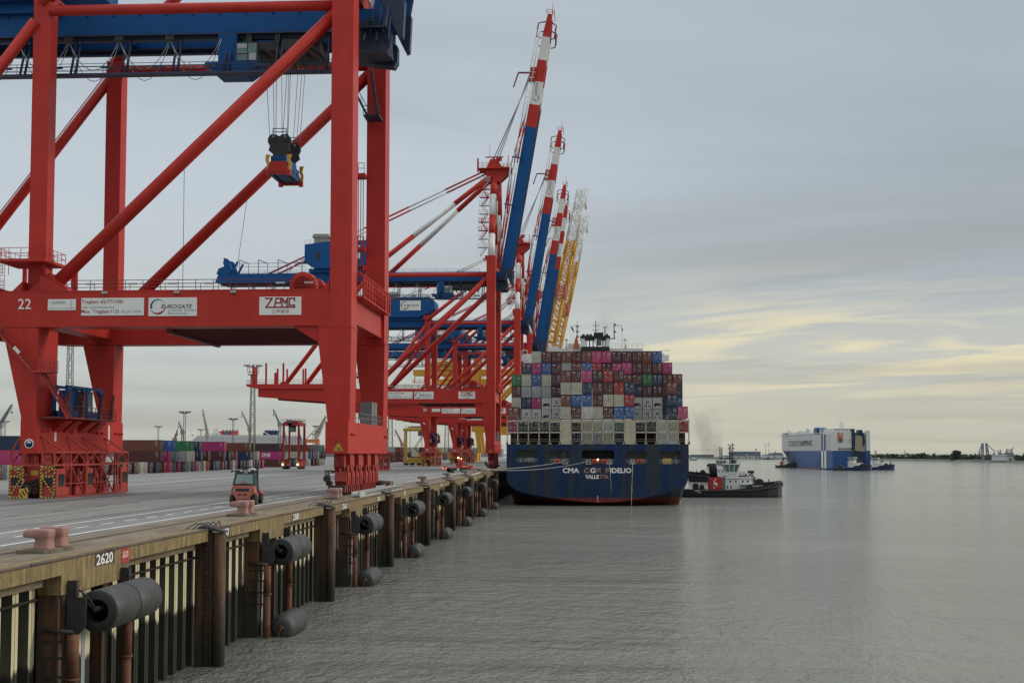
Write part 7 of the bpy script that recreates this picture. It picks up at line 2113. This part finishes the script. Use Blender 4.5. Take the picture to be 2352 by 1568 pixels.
def make_tug(hull, casing, name, label, full=True):
    """tug, bow towards +X, origin on the waterline amidships"""
    e = thing('tugboat', (0, 0, 0), label, 'tugboat', 'tugboats on the river')
    mb = MB(); rings = []
    for x, hw, zd, zk in ((-14.5, 3.6, 2.3, 0.6), (-13.6, 4.5, 2.25, -0.4), (-8, 5.2, 2.15, -1.5), (-1, 5.3, 2.2, -1.8), (5, 5.2, 2.7, -1.8), (10, 4.4, 3.5, -1.6), (13, 2.8, 3.9, -1.2), (14.3, 1.0, 4.1, -0.6)):
        rings.append([(x, -hw, zd), (x, -hw * 0.97, 0.5), (x, -hw * 0.75, zk), (x, 0, zk - 0.4), (x, hw * 0.75, zk), (x, hw * 0.97, 0.5), (x, hw, zd), (x, 0, zd - 0.05)])
    mb.loft(rings, 0, smooth=False)
    for s in (-1, 1):
        pr = [(-14.3, 3.6, 2.3), (-8, 5.2, 2.15), (0, 5.3, 2.2), (3.0, 5.28, 2.3)]
        mb.path([(x, s * (w + 0.08), z - 0.35) for x, w, z in pr + [(5, 5.25, 2.3), (10, 4.5, 3.0), (13, 2.9, 3.4), (14.2, 1.1, 3.6)]], 0.28, 6, 1)
        mb.add([(3.4, s * 5.25, 2.4), (4.6, s * 5.2, 3.7), (10, s * 4.4, 4.2), (13, s * 2.8, 4.5), (14.3, s * 1.0, 4.7), (14.3, s * 1.0, 4.0), (13, s * 2.8, 3.8), (10, s * 4.4, 3.4), (4.6, s * 5.2, 2.6)], [tuple(range(9))], 0)
    mb.build('hull', [hull, 'black_rubber'], e)
    mb = MB()
    for k in range(9):
        t_ = -1 + k * 0.25; x = 14.2 - 2.2 * abs(t_) ** 1.6; y = 2.9 * t_
        mb.lathe((x + 0.1, y, 3.7), (1, 0.6 * t_, 0), [(-0.35, 0.25), (-0.35, 0.72), (0.35, 0.72), (0.35, 0.25)], 12)
    mb.build('bow_fender', 'black_rubber', e)
    mb = MB()
    mb.box(-1.9, 5.8, -3.4, 3.4, 2.0, 5.4); mb.box(-2.2, 6.2, -3.7, 3.7, 5.4, 5.6)
    mb.box(2.2, 5.9, -4.6, -3.4, 3.6, 3.8)
    mb.prism([(-2.8, 5.6), (1.8, 5.6), (1.4, 6.7), (-2.2, 6.7)], 'xz', -2.4, 2.4)
    dk = mb.build('deckhouse', 'ship_white', e)
    mb = MB()
    for x in (-0.7, 0.85, 2.8, 4.2): mb.box(x, x + 0.42, -3.43, -3.4, 4.2, 4.8); mb.box(x, x + 0.42, 3.4, 3.43, 4.2, 4.8)
    for x in (-1.5, -0.5): mb.box(x, x + 0.35, -3.43, -3.4, 2.5, 3.3)
    mb.build('porthole', 'window_dark', dk)
    if full:
        for s in (-1, 1):
            mb = MB(); mb.prism([(-6.4, 2.2), (-3.0, 2.2), (-3.0, 5.3), (-3.3, 5.7), (-5.8, 5.7), (-6.4, 5.1)], 'xz', s * 3.6 - 0.8, s * 3.6 + 0.8)
            cs = mb.build('engine_casing', casing, e)
            mb = MB(); y = s * 3.6 + s * 0.81
            strokes(mb, [[(0.0, 0.0), (0.0, 0.70), (0.55, 1.0)]], (-4.7, y, 3.85), 1.0, 2.8, 0.2)
            mb.lathe((-4.78, y, 3.55), (0, s, 0), [(0.0, 0.62), (0.004, 0.001)], 18)
            write(mb, 'B', (-4.75, y + s * 0.01, 3.6), 0.5, 0.6, bold=0.01, m=1)
            mb.build('casing_emblem', ['letter_white', 'letter_dark'], cs)
        mb = MB(); mb.box(-3.0, -1.9, -3.5, 3.5, 2.1, 5.2); mb.build('access_trunk', 'tug_green', e)
        mb = MB()
        for k in range(4):
            mb.tube((-5.6 + k * 0.45, -1.4, 5.6), (-6.3 + k * 0.6, -1.4, 9.6), 0.28, 6)
            mb.tube((-5.6 + k * 0.45, 1.4, 5.6), (-6.3 + k * 0.6, 1.4, 9.6), 0.28, 6)
        mb.build('exhaust_pipe', 'tug_black', e)
    mb = MB()
    mb.loft([[(-1.6, -2.0, 6.7), (1.5, -2.0, 6.7), (1.5, 2.0, 6.7), (-1.6, 2.0, 6.7)], [(-1.7, -2.1, 7.2), (1.6, -2.1, 7.2), (1.6, 2.1, 7.2), (-1.7, 2.1, 7.2)]], 0, False)
    mb.loft([[(-1.7, -2.1, 7.2), (1.6, -2.1, 7.2), (1.6, 2.1, 7.2), (-1.7, 2.1, 7.2)], [(-2.3, -2.5, 9.3), (2.3, -2.5, 9.3), (2.3, 2.5, 9.3), (-2.3, 2.5, 9.3)]], 1, False)
    mb.box(-2.6, 2.6, -2.8, 2.8, 9.3, 9.55, 0)
    for t_ in (0, 1 / 3, 2 / 3, 1):
        for s in (-1, 1):
            mb.bar((-1.7 + 3.3 * t_, s * 2.12, 7.2), (-2.3 + 4.6 * t_, s * 2.53, 9.3), 0.22, 0.12, 0); mb.bar((s * 1.65, -2.1 + 4.2 * t_, 7.2), (s * 2.33, -2.5 + 5 * t_, 9.3), 0.12, 0.22, 0)
    mb.build('wheelhouse', ['ship_white', 'cab_glass'], e)
    mb = MB()
    for x in (-0.4, 0.0, 0.5): mb.tube((x, 0, 9.5), (x, 0, 15.0 + x), 0.16, 6)
    for z in (11, 12.4, 13.8, 14.8): mb.box(-0.9, -0.3, -0.1, 0.1, z, z + 0.25); mb.box(0.5, 1.0, -0.1, 0.1, z, z + 0.25)
    mb.box(-0.5, 0.6, -1.2, 1.2, 12.0, 12.1)
    mb.tube((1.6, 0.5, 9.5), (1.6, 0.5, 11), 0.05, 4); mb.rail([(-2.3, -2.4, 9.5), (2.3, -2.4, 9.5)], 0.7, 0.04, 1.0)
    mb.build('mast', 'dark_metal', e)
    mb = MB(); mb.box(1.9, 3.8, -2.8, -1.4, 6.2, 7.4); mb.lathe((-2.0, -2.6, 6.2), (0, 0, 1), [(-0.4, 0.3), (0, 0.6), (0.4, 0.3)], 10); mb.build('life_raft', 'ship_white', e)
    mb = MB(); mb.lathe((8.0, -1.6, 4.0), (0, 1, 0), [(0, 1.2), (0.1, 1.25), (0.1, 0.9), (3.1, 0.9), (3.1, 1.25), (3.2, 1.2)], 16); mb.box(6.9, 9.2, -1.8, 1.8, 2.6, 3.4)
    mb.lathe((-10.2, -1.2, 3.0), (0, 1, 0), [(0, 0.9), (2.4, 0.9)], 14); mb.lathe((-8.4, -0.6, 2.8), (0, 1, 0), [(0, 0.7), (1.6, 0.7)], 12); mb.box(-11, -7.6, -1.6, 1.6, 2.1, 2.5)
    mb.build('towing_winch', 'black_rubber', e)
    mb = MB(); mb.rail([(-2.0, -3.6, 5.6), (6.0, -3.6, 5.6), (6.0, 3.6, 5.6)], 1.0, 0.04, 1.2); mb.bar((4.4, -2.6, 5.7), (6.1, -2.6, 7.2), 0.3); mb.cbox((5.4, -2.4, 7.2), 1.8, 0.9, 0.8)
    mb.path([(6.6, -3.2, 2.8), (6.6, -3.2, 5.6), (6.1, -3.2, 6.0)], 0.08, 5); mb.tube((10.6, -1, 3.6), (10.6, -1, 5.1), 0.2, 6)
    mb.build('deck_fitting', 'tug_black', e)
    if name:                                        # worn name, too small to read
        rr_ = random.Random(4)
        for (x0, y, z0, L_, h, k) in ((5.6, -5.0, 3.0, 3.0, 0.45, 11), (-10.8, -5.18, 1.75, 2.6, 0.32, 10), (-9.9, -5.2, 1.4, 1.2, 0.2, 6)):
            mb = MB()
            for i in range(k):
                xa = x0 + L_ * i / k; dz = 0.03 * (xa - x0) if x0 > 0 else 0; dy = 0.16 * (xa - x0) if x0 > 0 else 0; w = L_ / k * 0.7
                P_ = [(0.05, 0.05), (0.05, 0.95), (0.95, 0.5 + 0.45 * rr_.random()), (0.5, 0.5), (0.95, 0.05)]
                rr_.shuffle(P_)
                strokes(mb, [P_[:4]], (xa + w / 2, y + dy, z0 + h / 2 + dz), w, h, 0.07)
            mb.build('name_marks', 'letter_white', e)
    return e


def dup_tug(src, label, loc, rz, s=1.0, skip=('name_marks',)):
    c = dup(src, skip=skip); c['label'] = label; place(c, loc, rz); c.scale = (s, s, s)
    return c


tug1 = make_tug('tug_black', 'tug_red', True, 'black tugboat with white deckhouse and red engine casing just right of the ship stern')
tug_b = make_tug('tug_navy', 'tug_navy', False, 'blue hulled tugboat with white house below the car carrier stern ramp', False)
place(tug1, (41.3, 381, 0), R(-2))
dup_tug(tug1, 'second black tugboat, half hidden behind the nearer tug and smoking', (58.5, 580, 0), R(176), 1.0)
place(tug_b, (at(1958, 955), 955, 0), R(-40))
dup_tug(tug_b, 'tugboat at the far right of the car carrier, beyond its stern', (at(2011, 990), 990, 0), R(-25), 0.95)
dup_tug(tug1, 'small dark tugboat under the bow of the car carrier', (at(1809, 1130), 1130, 0), R(-65), 0.95)

# car carrier
mat('carrier_white', (0.50, 0.50, 0.50), 0.5, 0.05, 0.06, streak=0.08)
mat('carrier_stern', (0.62, 0.62, 0.58), 0.5, 0.05, 0.1)
mat('carrier_blue', (0.018, 0.075, 0.225), 0.5, 0.10, 0.08)
mat('ramp_tan', (0.32, 0.27, 0.19), 0.7, 0.1, 0.2, streak=0.2)
mat('boot_red', (0.16, 0.05, 0.05), 0.6)
YA, YE = 996.0, 1193.0
XA0, XA1 = 183.5, 212.0
XM = (XA0 + XA1) / 2
e = thing('car_carrier', (XM, YA, 0), 'blue and white car carrier ship with boxy hull and stern ramp out on the river', 'car carrier')


def carrier_ring(y, wt, wb, zt, zb):
    h = (XA1 - XA0) / 2
    return [(XM - h * wt, y, zt), (XM - h * wb, y, zb), (XM + h * wb, y, zb), (XM + h * wt, y, zt)]


mb = MB()
st = [(0, 1, 1, 0.9), (22, 1, 1, 0.5), (34, 1, 0.9, -2), (60, 1, 1, -3), (118, 1, 0.97, -3), (138, 1, 0.80, -3), (154, 0.99, 0.55, -3), (168, 0.95, 0.26, -3), (178, 0.88, 0.06, -2), (183, 0.82, 0.05, -0.5), (188, 0.66, 0.05, 4.5), (193, 0.45, 0.04, 9.5), (198, 0.06, 0.03, 13.8)]
mb.loft([carrier_ring(YA + a, w1, w2, 14.4, zb) for a, w1, w2, zb in st], 0, False)
mb.loft([carrier_ring(YA + a, w2 + 0.004, w2, 1.3, -1.0) for a, w2 in ((40, 0.97), (60, 1.0), (118, 0.985), (138, 0.85), (154, 0.63), (168, 0.35), (178, 0.12))], 1, False)
mb.build('lower_hull', ['carrier_blue', 'boot_red'], e)
mb = MB()
mb.loft([carrier_ring(YA + a, w, w, 27.0, 14.4) for a, w in ((3, 1), (172, 1), (183, 0.86), (191, 0.58), (197, 0.22), (199, 0.04))], 0, False)
mb.box(XA0 - 0.05, XA1 + 0.05, YA + 40, YA + 172, 27.0, 27.35, 1)
mb.build('upper_hull', ['carrier_white', 'ship_dark_grey'], e)
mb = MB(); mb.box(XA0 - 0.02, XA1 - 14.0, YA, YA + 2.9, 14.3, 29.0); mb.box(XA1 - 3.0, XA1, YA, YA + 2.9, 14.3, 29.6); mb.box(XA1 - 14, XA1 - 3, YA + 2, YA + 2.9, 14.3, 28.0); mb.box(XA0 + 0.5, XA1 - 14.0, YA + 2.9, YA + 30, 27.0, 29.0)
mb.build('stern_block', 'carrier_stern', e)
mb = MB()
for k in range(2):
    y = YA + 20 + k * 9
    mb.box(XA0 - 0.12, XA0, y, y + 4.5, 14.5, 27.0, 0); mb.box(XA0 - 0.12, XA0, y - 1 , y + 4.5, 1.0, 14.3, 1)
mb.build('side_stripe', ['letter_blue', 'letter_white'], e)
mb = MB(); write(mb, 'COSCO SHIPPING', (XA0 - 0.15, YA + 105, 20.6), 84, 4.6, (0, -1, 0), (0, 0, 1), bold=0.012); mb.build('side_lettering', 'letter_dark', e)
mb = MB()
write(mb, '中远海', (XA0 + 13.2, YA - 0.1, 22.4), 4.0, 1.2, bold=0.01); write(mb, 'SHANGHAI', (XA0 + 13.2, YA - 0.1, 20.6), 3.4, 0.6)
mb.build('stern_lettering', 'letter_grey', e)
mb = MB(); mb.box(XA0 + 4.0, XA0 + 8.0, YA - 0.06, YA, 20.4, 28.0, 0); mb.build('boat_recess', 'grey_metal', e)
mb = MB(); mb.loft([[(XA0 + 5.0 + 0.5 * k * 0 + dx, YA - 2.2 + dy, z) for dx, dy in ((0, 0), (1.5, 0), (1.5, 2), (0, 2))] for z, dx0 in ((0, 0),)] * 1 + [], 0) if False else mb.lathe((XA0 + 6.2, YA - 1.2, 24.8), (-0.35, 0, 1), [(-2.6, 0.3), (-2.0, 1.1), (1.6, 1.2), (2.4, 0.8), (2.8, 0.1)], 10)
mb.build('lifeboat', 'lens_orange', e)
mb = MB(); mb.bar((XA0 + 7.6, YA - 0.6, 20.4), (XA0 + 6.2, YA - 2.4, 29.0), 0.35); mb.bar((XA0 + 4.8, YA - 0.6, 20.4), (XA0 + 4.2, YA - 2.4, 26.0), 0.3); mb.build('boat_davit', 'ship_white', e)
mb = MB()
for a, w in ((4.2, 2.4), (7.0, 2.2), (9.6, 6.0)): mb.box(XA0 + a, XA0 + a + w, YA - 0.05, YA + 0.0, 15.4, 16.3)
for k in range(7): mb.box(XA0 + 4.6 + k * 1.6, XA0 + 5.4 + k * 1.6, YA - 0.05, YA, 14.5, 15.1)
mb.build('mooring_port', 'window_dark', e)
mb = MB()
mb.prism([(XA1 - 13.6, 30.8), (XA1 - 12.0, 30.8), (XA1 - 11.8, 22.0), (XA1 - 12.4, 18), (XA1 - 13.0, 9.0), (XA1 - 13.6, 9.0)], 'xz', YA - 1.5, YA + 6)
mb.prism([(XA1 - 8.8, 30.0), (XA1 - 6.0, 30.0), (XA1 - 5.6, 27.6), (XA1 - 4.6, 27.6), (XA1 - 4.0, 20), (XA1 - 5.2, 17.4), (XA1 - 6.2, 18), (XA1 - 6.0, 26.6), (XA1 - 11.8, 26.6), (XA1 - 11.8, 27.6), (XA1 - 9.0, 27.8)], 'xz', YA - 1.0, YA + 6)
mb.box(XA1 - 12.2, XA1 - 3.6, YA - 0.3, YA + 0.1, 3.0, 14.0)
for k in range(4): mb.box(XA1 - 12, XA1 - 4, YA - 0.5, YA - 0.3, 4 + k * 2.6, 4.4 + k * 2.6)
mb.build('ramp_gantry', 'crane_dark_blue', e)
mb = MB(); mb.prism([(XA1 - 11.4, 26.0), (XA1 - 6.2, 25.4), (XA1 - 6.2, 19), (XA1 - 4.6, 13.4), (XA1 - 12.0, 14.6), (XA1 - 11.6, 20)], 'xz', YA - 0.9, YA + 0.2); mb.build('stern_ramp', 'ramp_tan', e)
mb = MB(); mb.box(XA0 + 1, XA1 - 15, YA + 2, YA + 30, 29.0, 31.0)
for k in range(9): mb.box(XA0 + 2 + k * 1.6, XA0 + 3 + k * 1.6, YA + 1.9, YA + 2.0, 29.8, 30.6, 1)
mb.box(XA0 + 2, XA0 + 12, YA + 62, YA + 70, 27.2, 28.2); mb.box(XA0 + 1, XA0 + 14, YE - 36, YE - 22, 27.2, 30.4); mb.box(XA0 + 0.5, XA0 + 15, YE - 37, YE - 21, 29.0, 29.5, 1)
rr = random.Random(2)
for k in range(46):
    y = YA + 34 + rr.random() * 140; h = 0.8 + rr.random() ** 2 * 3.4
    mb.box(XA0 + 2 + rr.random() * 10, XA0 + 3.5 + rr.random() * 12, y, y + 2 + rr.random() * 3, 27.2, 27.2 + h, 0)
    mb.tube((XA0 + 1 + rr.random() * 8, y, 27.2), (XA0 + 1 + rr.random() * 8, y, 28.5 + rr.random() * 4), 0.12, 4)
mb.sphere((XA0 + 6, YE - 30, 32), 1.6, 10, 6); mb.sphere((XA0 + 6, YE - 95, 32.4), 1.5, 10, 6); mb.tube((XA0 + 4, YE - 28, 30), (XA0 + 4, YE - 28, 37), 0.2, 5)
mb.rail([(XA0 + 0.3, YA + 38, 27.2), (XA0 + 0.3, YE - 10, 27.2)], 1.3, 0.12, 6)
mb.build('deck_gear', ['ship_white', 'window_dark'], e)
mb = MB(); mb.tube((XA1 - 17, YA + 18, 31), (XA1 - 17, YA + 18, 42), 0.35, 6); mb.box(XA1 - 19, XA1 - 15, YA + 17.8, YA + 18.2, 36, 36.3); mb.prism([(XA1 - 19, 31), (XA1 - 15, 31), (XA1 - 16.4, 36), (XA1 - 17.6, 36)], 'xz', YA + 17, YA + 19)
mb.build('radar_mast', 'ship_white', e)
mb = MB(); mb.prism([(YA + 56, 27.2), (YA + 66, 27.2), (YA + 66, 32.0), (YA + 58, 33.0), (YA + 52, 32), (YA + 54, 30.0)], 'yz', XA0 + 2, XA0 + 9); mb.prism([(YA + 40, 30.4), (YA + 56, 31.2), (YA + 56, 32.6), (YA + 40, 31.0)], 'yz', XA0 + 3, XA0 + 7); mb.build('funnel', 'carrier_blue', e)

e.rotation_euler = (0, 0, R(4.0))
# little boat and channel buoy
e = thing('motor_boat', (at(1592, 2300), 2300, 0), 'tiny white motor boat far off, just right of the container ship', 'boat')
x = at(1592, 2300)
mb = MB(); mb.prism([(x - 6, 0), (x + 5, 0), (x + 8, 2.2), (x - 6, 1.8)], 'xz', 2298, 2302); mb.build('hull', 'ship_dark_grey', e)
mb = MB(); mb.prism([(x - 2, 2), (x + 5, 2), (x + 3.5, 5), (x - 1, 5.2)], 'xz', 2298.6, 2301.4); mb.build('cabin', 'ship_white', e)
e = thing('channel_buoy', (at(2045.6, 1500), 1500, 0), 'small dark channel buoy on the water right of the car carrier', 'buoy')
x = at(2045.6, 1500)
mb = MB(); mb.lathe((x, 1500, 0), (0, 0, 1), [(-1, 1.2), (0.8, 1.2), (1.0, 0.5), (4.0, 0.3)], 10); mb.build('float', 'dark_metal', e)
mb = MB(); mb.lathe((x, 1500, 4.0), (0, 0, 1), [(0, 0.7), (1.2, 0.1)], 8); mb.build('top_mark', 'funnel_red', e)

# far bank
mat('far_bank', (0.10, 0.115, 0.085), 0.9, 0.25, 0.02)
mat('far_leaf', (0.045, 0.062, 0.035), 0.9, 0.35, 0.05)
mat('far_white', (0.55, 0.56, 0.57), 0.7)
mat('far_blue', (0.12, 0.16, 0.22), 0.7)
bank = [(at(1440, 3000), 3000), (at(1600, 2850), 2850), (at(1800, 2550), 2550), (at(2003, 2320), 2320), (at(2140, 2050), 2050), (at(2260, 1800), 1800), (at(2420, 1560), 1560), (at(2650, 1300), 1300)]
mb = MB()
for (xa, ya), (xb, yb) in zip(bank, bank[1:]):
    mb.add([(xa, ya, -0.5), (xb, yb, -0.5), (xb + 12, yb + 12, 3.0), (xa + 12, ya + 12, 3.0), (xb + 2600, yb + 2400, 4.0), (xa + 2600, ya + 2400, 4.0)], [(0, 1, 2, 3), (3, 2, 4, 5)])
tag(mb.build('far_shore', 'far_bank'), kind='structure')
rr = random.Random(8)
mb = MB()
def clump(mb, x, y, z0, w, h, n):
    for _ in range(n):
        a = rr.random() * 6.28; r_ = math.sqrt(rr.random()) * w; q = rr.random()
        zc = z0 + h * q; r_ *= (1 - 0.6 * q)
        px, py = x + r_ * math.cos(a), y + r_ * math.sin(a)
        s = w * 0.30 * (0.6 + rr.random())
        v = [Vector((rr.uniform(-1, 1), rr.uniform(-1, 1), rr.uniform(-0.8, 0.8))).normalized() * s for _ in range(4)]
        c = Vector((px, py, zc)); mb.add([c + v[0], c + v[1], c + v[2], c + v[3]], [(0, 1, 2), (0, 2, 3), (0, 3, 1), (1, 2, 3)])
for (xa, ya), (xb, yb) in zip(bank, bank[1:]):
    Ls = math.hypot(xb - xa, yb - ya); k = int(Ls / 3.2)
    if xa < at(1690, 2700): k = 0
    for i in range(k):
        t_ = i / k; x = xa + (xb - xa) * t_ + 16 + rr.random() * 20; y = ya + (yb - ya) * t_ + 16 + rr.random() * 20
        hh = 4.0 + 4.5 * (0.5 + 0.5 * math.sin(x * 0.045) * math.sin(x * 0.017 + 1)) + rr.random() * 2.0
        clump(mb, x, y, 2.0, 5.5, hh, 20)
tag(mb.build('treeline', 'far_leaf'), 'low dark line of trees and bushes along the far bank', 'treeline', kind='stuff')
for u, d, w, h, lb in ((2180, 1960, 9, 14, 'broad round tree standing higher than the far treeline'), (2105, 2150, 6, 11, 'small rounded tree on the far bank right of the wind turbine'), (2340, 1700, 6, 12, 'dark tree at the right edge beyond the heavy-lift crane')):
    x = at(u, d) + 14; e = thing('far_tree', (x, d + 14, 3), lb, 'tree')
    mb = MB(); clump(mb, x, d + 14, 4, w, h - 3, 260); mb.build('crown', 'far_leaf', e)
    mb = MB(); mb.tube((x, d + 14, 2.5), (x, d + 14, 8), 0.5, 6, r2=0.25); mb.build('trunk', 'rust_dark', e)
def hall(u0_, u1_, d, v0, v1, c, lb, roof='far_grey'):
    x0, x1 = at(u0_, d), at(u1_, d); z1 = hgt_(v1, d, u0_)
    e = thing('industrial_hall', ((x0 + x1) / 2, d, 3), lb, 'hall')
    mb = MB(); mb.box(x0, x1, d, d + 60, 2.5, z1); mb.build('wall', c, e)
    mb = MB(); mb.prism([(x0 - 1, z1), (x1 + 1, z1), (x1 - 3, z1 + 1.4), (x0 + 3, z1 + 1.4)], 'xz', d - 1, d + 61); mb.build('roof', roof, e)
    mb = MB()
    for k in range(int((x1 - x0) / 12)): mb.box(x0 + 4 + k * 12, x0 + 7 + k * 12, d - 0.1, d, 3, 3 + (z1 - 3) * 0.5)
    mb.build('door', 'ship_dark_grey', e)
hall(1684, 1747, 2760, 1053, 1038, 'far_blue', 'long blue-grey factory hall on the far bank behind the tug masts')
hall(1664, 1712, 2730, 1053, 1046.5, 'far_white', 'low white sheds on the far bank in front of the blue-grey hall')
hall(1716, 1742, 2720, 1053, 1045.5, 'far_white', 'small white shed with ramp at the foot of the far chimney')
hall(1758, 1800, 2600, 1052, 1044.5, 'far_white', 'low white hall on the far bank left of the car carrier bow')
hall(1775, 1798, 2640, 1052, 1041, 'far_grey', 'grey block on the far bank touching the car carrier bow')
hall(1586, 1640, 2900, 1053, 1045, 'far_grey', 'faint grey hall on the far bank beside the container ship')
hall(2310, 2340, 1740, 1060, 1046.5, 'far_white', 'white hall on the right bank below the heavy-lift crane')
def pole_thing(nm, cat, u, d, v1, r, m, lb):
    x = at(u, d); e = thing(nm, (x, d, 3), lb, cat)
    mb = MB(); mb.tube((x, d, 2.5), (x, d, hgt_(v1, d, u)), r, 8, r2=r * 0.7); mb.build('shaft', m, e); mb = MB(); mb.lathe((x, d, hgt_(v1, d, u)), (0, 0, 1), [(-1.5, r * 1.1), (0, r)], 8); mb.build('cap', 'far_grey', e)
pole_thing('chimney', 'chimney', 1736.6, 2700, 1030, 1.7, 'far_grey', 'slim grey chimney in front of the blue-grey factory hall')
pole_thing('chimney', 'chimney', 1780.5, 2650, 1036, 1.3, 'far_grey', 'short chimney on the far bank nearer the car carrier')
def turbine(u, d, v, lb):
    x = at(u, d); z = hgt_(v, d, u); e = thing('wind_turbine', (x, d, 3), lb, 'wind turbine', 'wind turbines on the far bank')
    mb = MB(); mb.tube((x, d, 2.5), (x, d, z), 1.3, 8, r2=0.8); mb.build('tower', 'far_white', e)
    L_ = (z - 3) * 0.42
    for k in range(3):
        a = 0.5 + u * 0.7 + k * 2.094
        mb = MB(); mb.tube((x, d - 2, z), (x + L_ * math.cos(a), d - 2, z + L_ * math.sin(a)), 0.6, 5, r2=0.15); mb.build('blade', 'far_white', e)
    mb = MB(); mb.box(x - 0.9, x + 0.9, d - 2.5, d + 3, z - 0.9, z + 0.9); mb.build('nacelle', 'far_white', e)
turbine(1759, 4200, 1022, 'left one of two faint wind turbines left of the car carrier'); turbine(1766, 4200, 1018, 'taller, right one of two faint wind turbines left of the car carrier')
turbine(2078, 2900, 1036, 'wind turbine on the far bank right of the car carrier'); turbine(2147, 3000, 1040, 'smaller wind turbine half hidden by the far trees')
# heavy-lift crane and yard cranes on the right bank
DQ = 1850
P3 = lambda u, v: Vector((at(u, DQ), DQ, hgt_(v, DQ, u)))
def z6(x, y): return P3((3000 + x / 2.279) / 1.7143, (1600 + y / 2.279) / 1.7143)
e = thing('heavy_lift_crane', z6(1990, 455), 'grey heavy-lift crane ship with two tall upright lattice legs on the right bank', 'crane')
for a, b_ in (((1978, 328), (1966, 452)), ((1987, 328), (1987, 452)), ((2012, 328), (2018, 452)), ((2016, 328), (2040, 452))):
    mb = MB(); p, q = z6(*a), z6(*b_); mb.bar(q, p, 1.6, 1.6); mb.build('lattice_leg', 'far_grey', e)
mb = MB()
for a, b_ in (((1980, 332), (1948, 400)), ((1948, 400), (1948, 452)), ((2018, 332), (2088, 402)), ((2088, 402), (2084, 450)), ((2060, 440), (2090, 405)), ((1955, 450), (1955, 400))): mb.tube(z6(*a), z6(*b_), 0.6, 5)
mb.build('back_mast', 'far_grey', e)
mb = MB(); p = z6(1945, 458); q = z6(2100, 440); mb.box(p.x, q.x, DQ, DQ + 30, 0.3, 4.0); mb.box(z6(2010, 450).x, z6(2090, 450).x, DQ + 4, DQ + 26, 4.0, 7.0); mb.build('pontoon', 'far_grey', e)
for tip, ft, lb in (((2110, 392), (2140, 438), 'small leaning jib crane right of the heavy-lift crane'), ((2256, 365), (2236, 432), 'jib crane with a steep boom at the right bank yard'), ((2222, 380), (2198, 430), 'slender jib crane leaning right beside the white hall')):
    p, q = z6(*tip), z6(*ft)
    e = thing('jib_crane', (q.x, DQ, 3), lb, 'crane', 'yard cranes on the right bank')
    mb = MB(); mb.tube(p, q, 0.7, 5); mb.build('jib', 'far_grey', e)
    mb = MB(); mb.tube((q.x, DQ, 2.5), (q.x, DQ, q.z + 8), 1.2, 6); mb.box(q.x - 3, q.x + 3, DQ - 2, DQ + 2, q.z - 1, q.z + 3); mb.build('tower', 'far_grey', e)


# smoke drifting from the ship funnel and from the second tug
def smoke(name, p, q, r0, r1, dens, seed, label):
    m = bpy.data.materials.new(name); m.use_nodes = True
    t = NT(m.node_tree); out = t.add('ShaderNodeOutputMaterial'); v = t.add('ShaderNodeVolumePrincipled')
    t.l.new(v.outputs[0], out.inputs['Volume'])
    v.inputs['Color'].default_value = (0.13, 0.115, 0.10, 1)
    tc = t.add('ShaderNodeTexCoord'); g = tc.outputs['Object']
    sp = t.add('ShaderNodeSeparateXYZ'); t.l.new(g, sp.inputs[0])
    rad = t.math('SQRT', t.math('ADD', t.math('POWER', sp.outputs[0], 2.0), t.math('POWER', sp.outputs[1], 2.0)))
    n = t.noise(t.mapping(g, (1.6, 1.6, 1.4), (seed, 0, 0)), 1.0, 4.0, 0.6, 0.4)
    core = t.ramp(rad, [(0.0, 1.0), (0.9, 0.0)], 'EASE')
    ends = t.ramp(t.math('MULTIPLY_ADD', sp.outputs[2], 0.5, 0.5), [(0.0, 1.0), (0.55, 0.5), (1.0, 0.0)])
    nn = t.ramp(n, [(0.40, 0.0), (0.65, 1.0)])
    t.put(v.inputs['Density'], t.math('MULTIPLY', t.math('MULTIPLY', t.math('MULTIPLY', core, ends), nn), dens))
    MATS[name] = m
    mb = MB(); mb.lathe((0, 0, 0), (0, 0, 1), [(-1, r0), (1, 1.0)], 20, smooth=False)
    o = mb.build('smoke', name)
    p, q = Vector(p), Vector(q); d = q - p
    o.location = (p + q) / 2; o.rotation_euler = d.to_track_quat('Z', 'Y').to_euler(); o.scale = (r1, r1, d.length / 2)
    tag(o, label, 'smoke', kind='stuff')


smoke('tug_smoke', (at(1640, 585), 585, hgt_(1062, 585)), (at(1612, 600), 600, hgt_(920, 600)), 0.35, 11.0, 0.10, 1.0, 'thin brown smoke rising from the second tug')
smoke('funnel_smoke', (at(1378, 405), 405, 48.5), (at(1425, 412), 412, hgt_(690, 412)), 0.25, 7.0, 0.05, 5.0, 'thin grey smoke drifting from the container ship funnel')
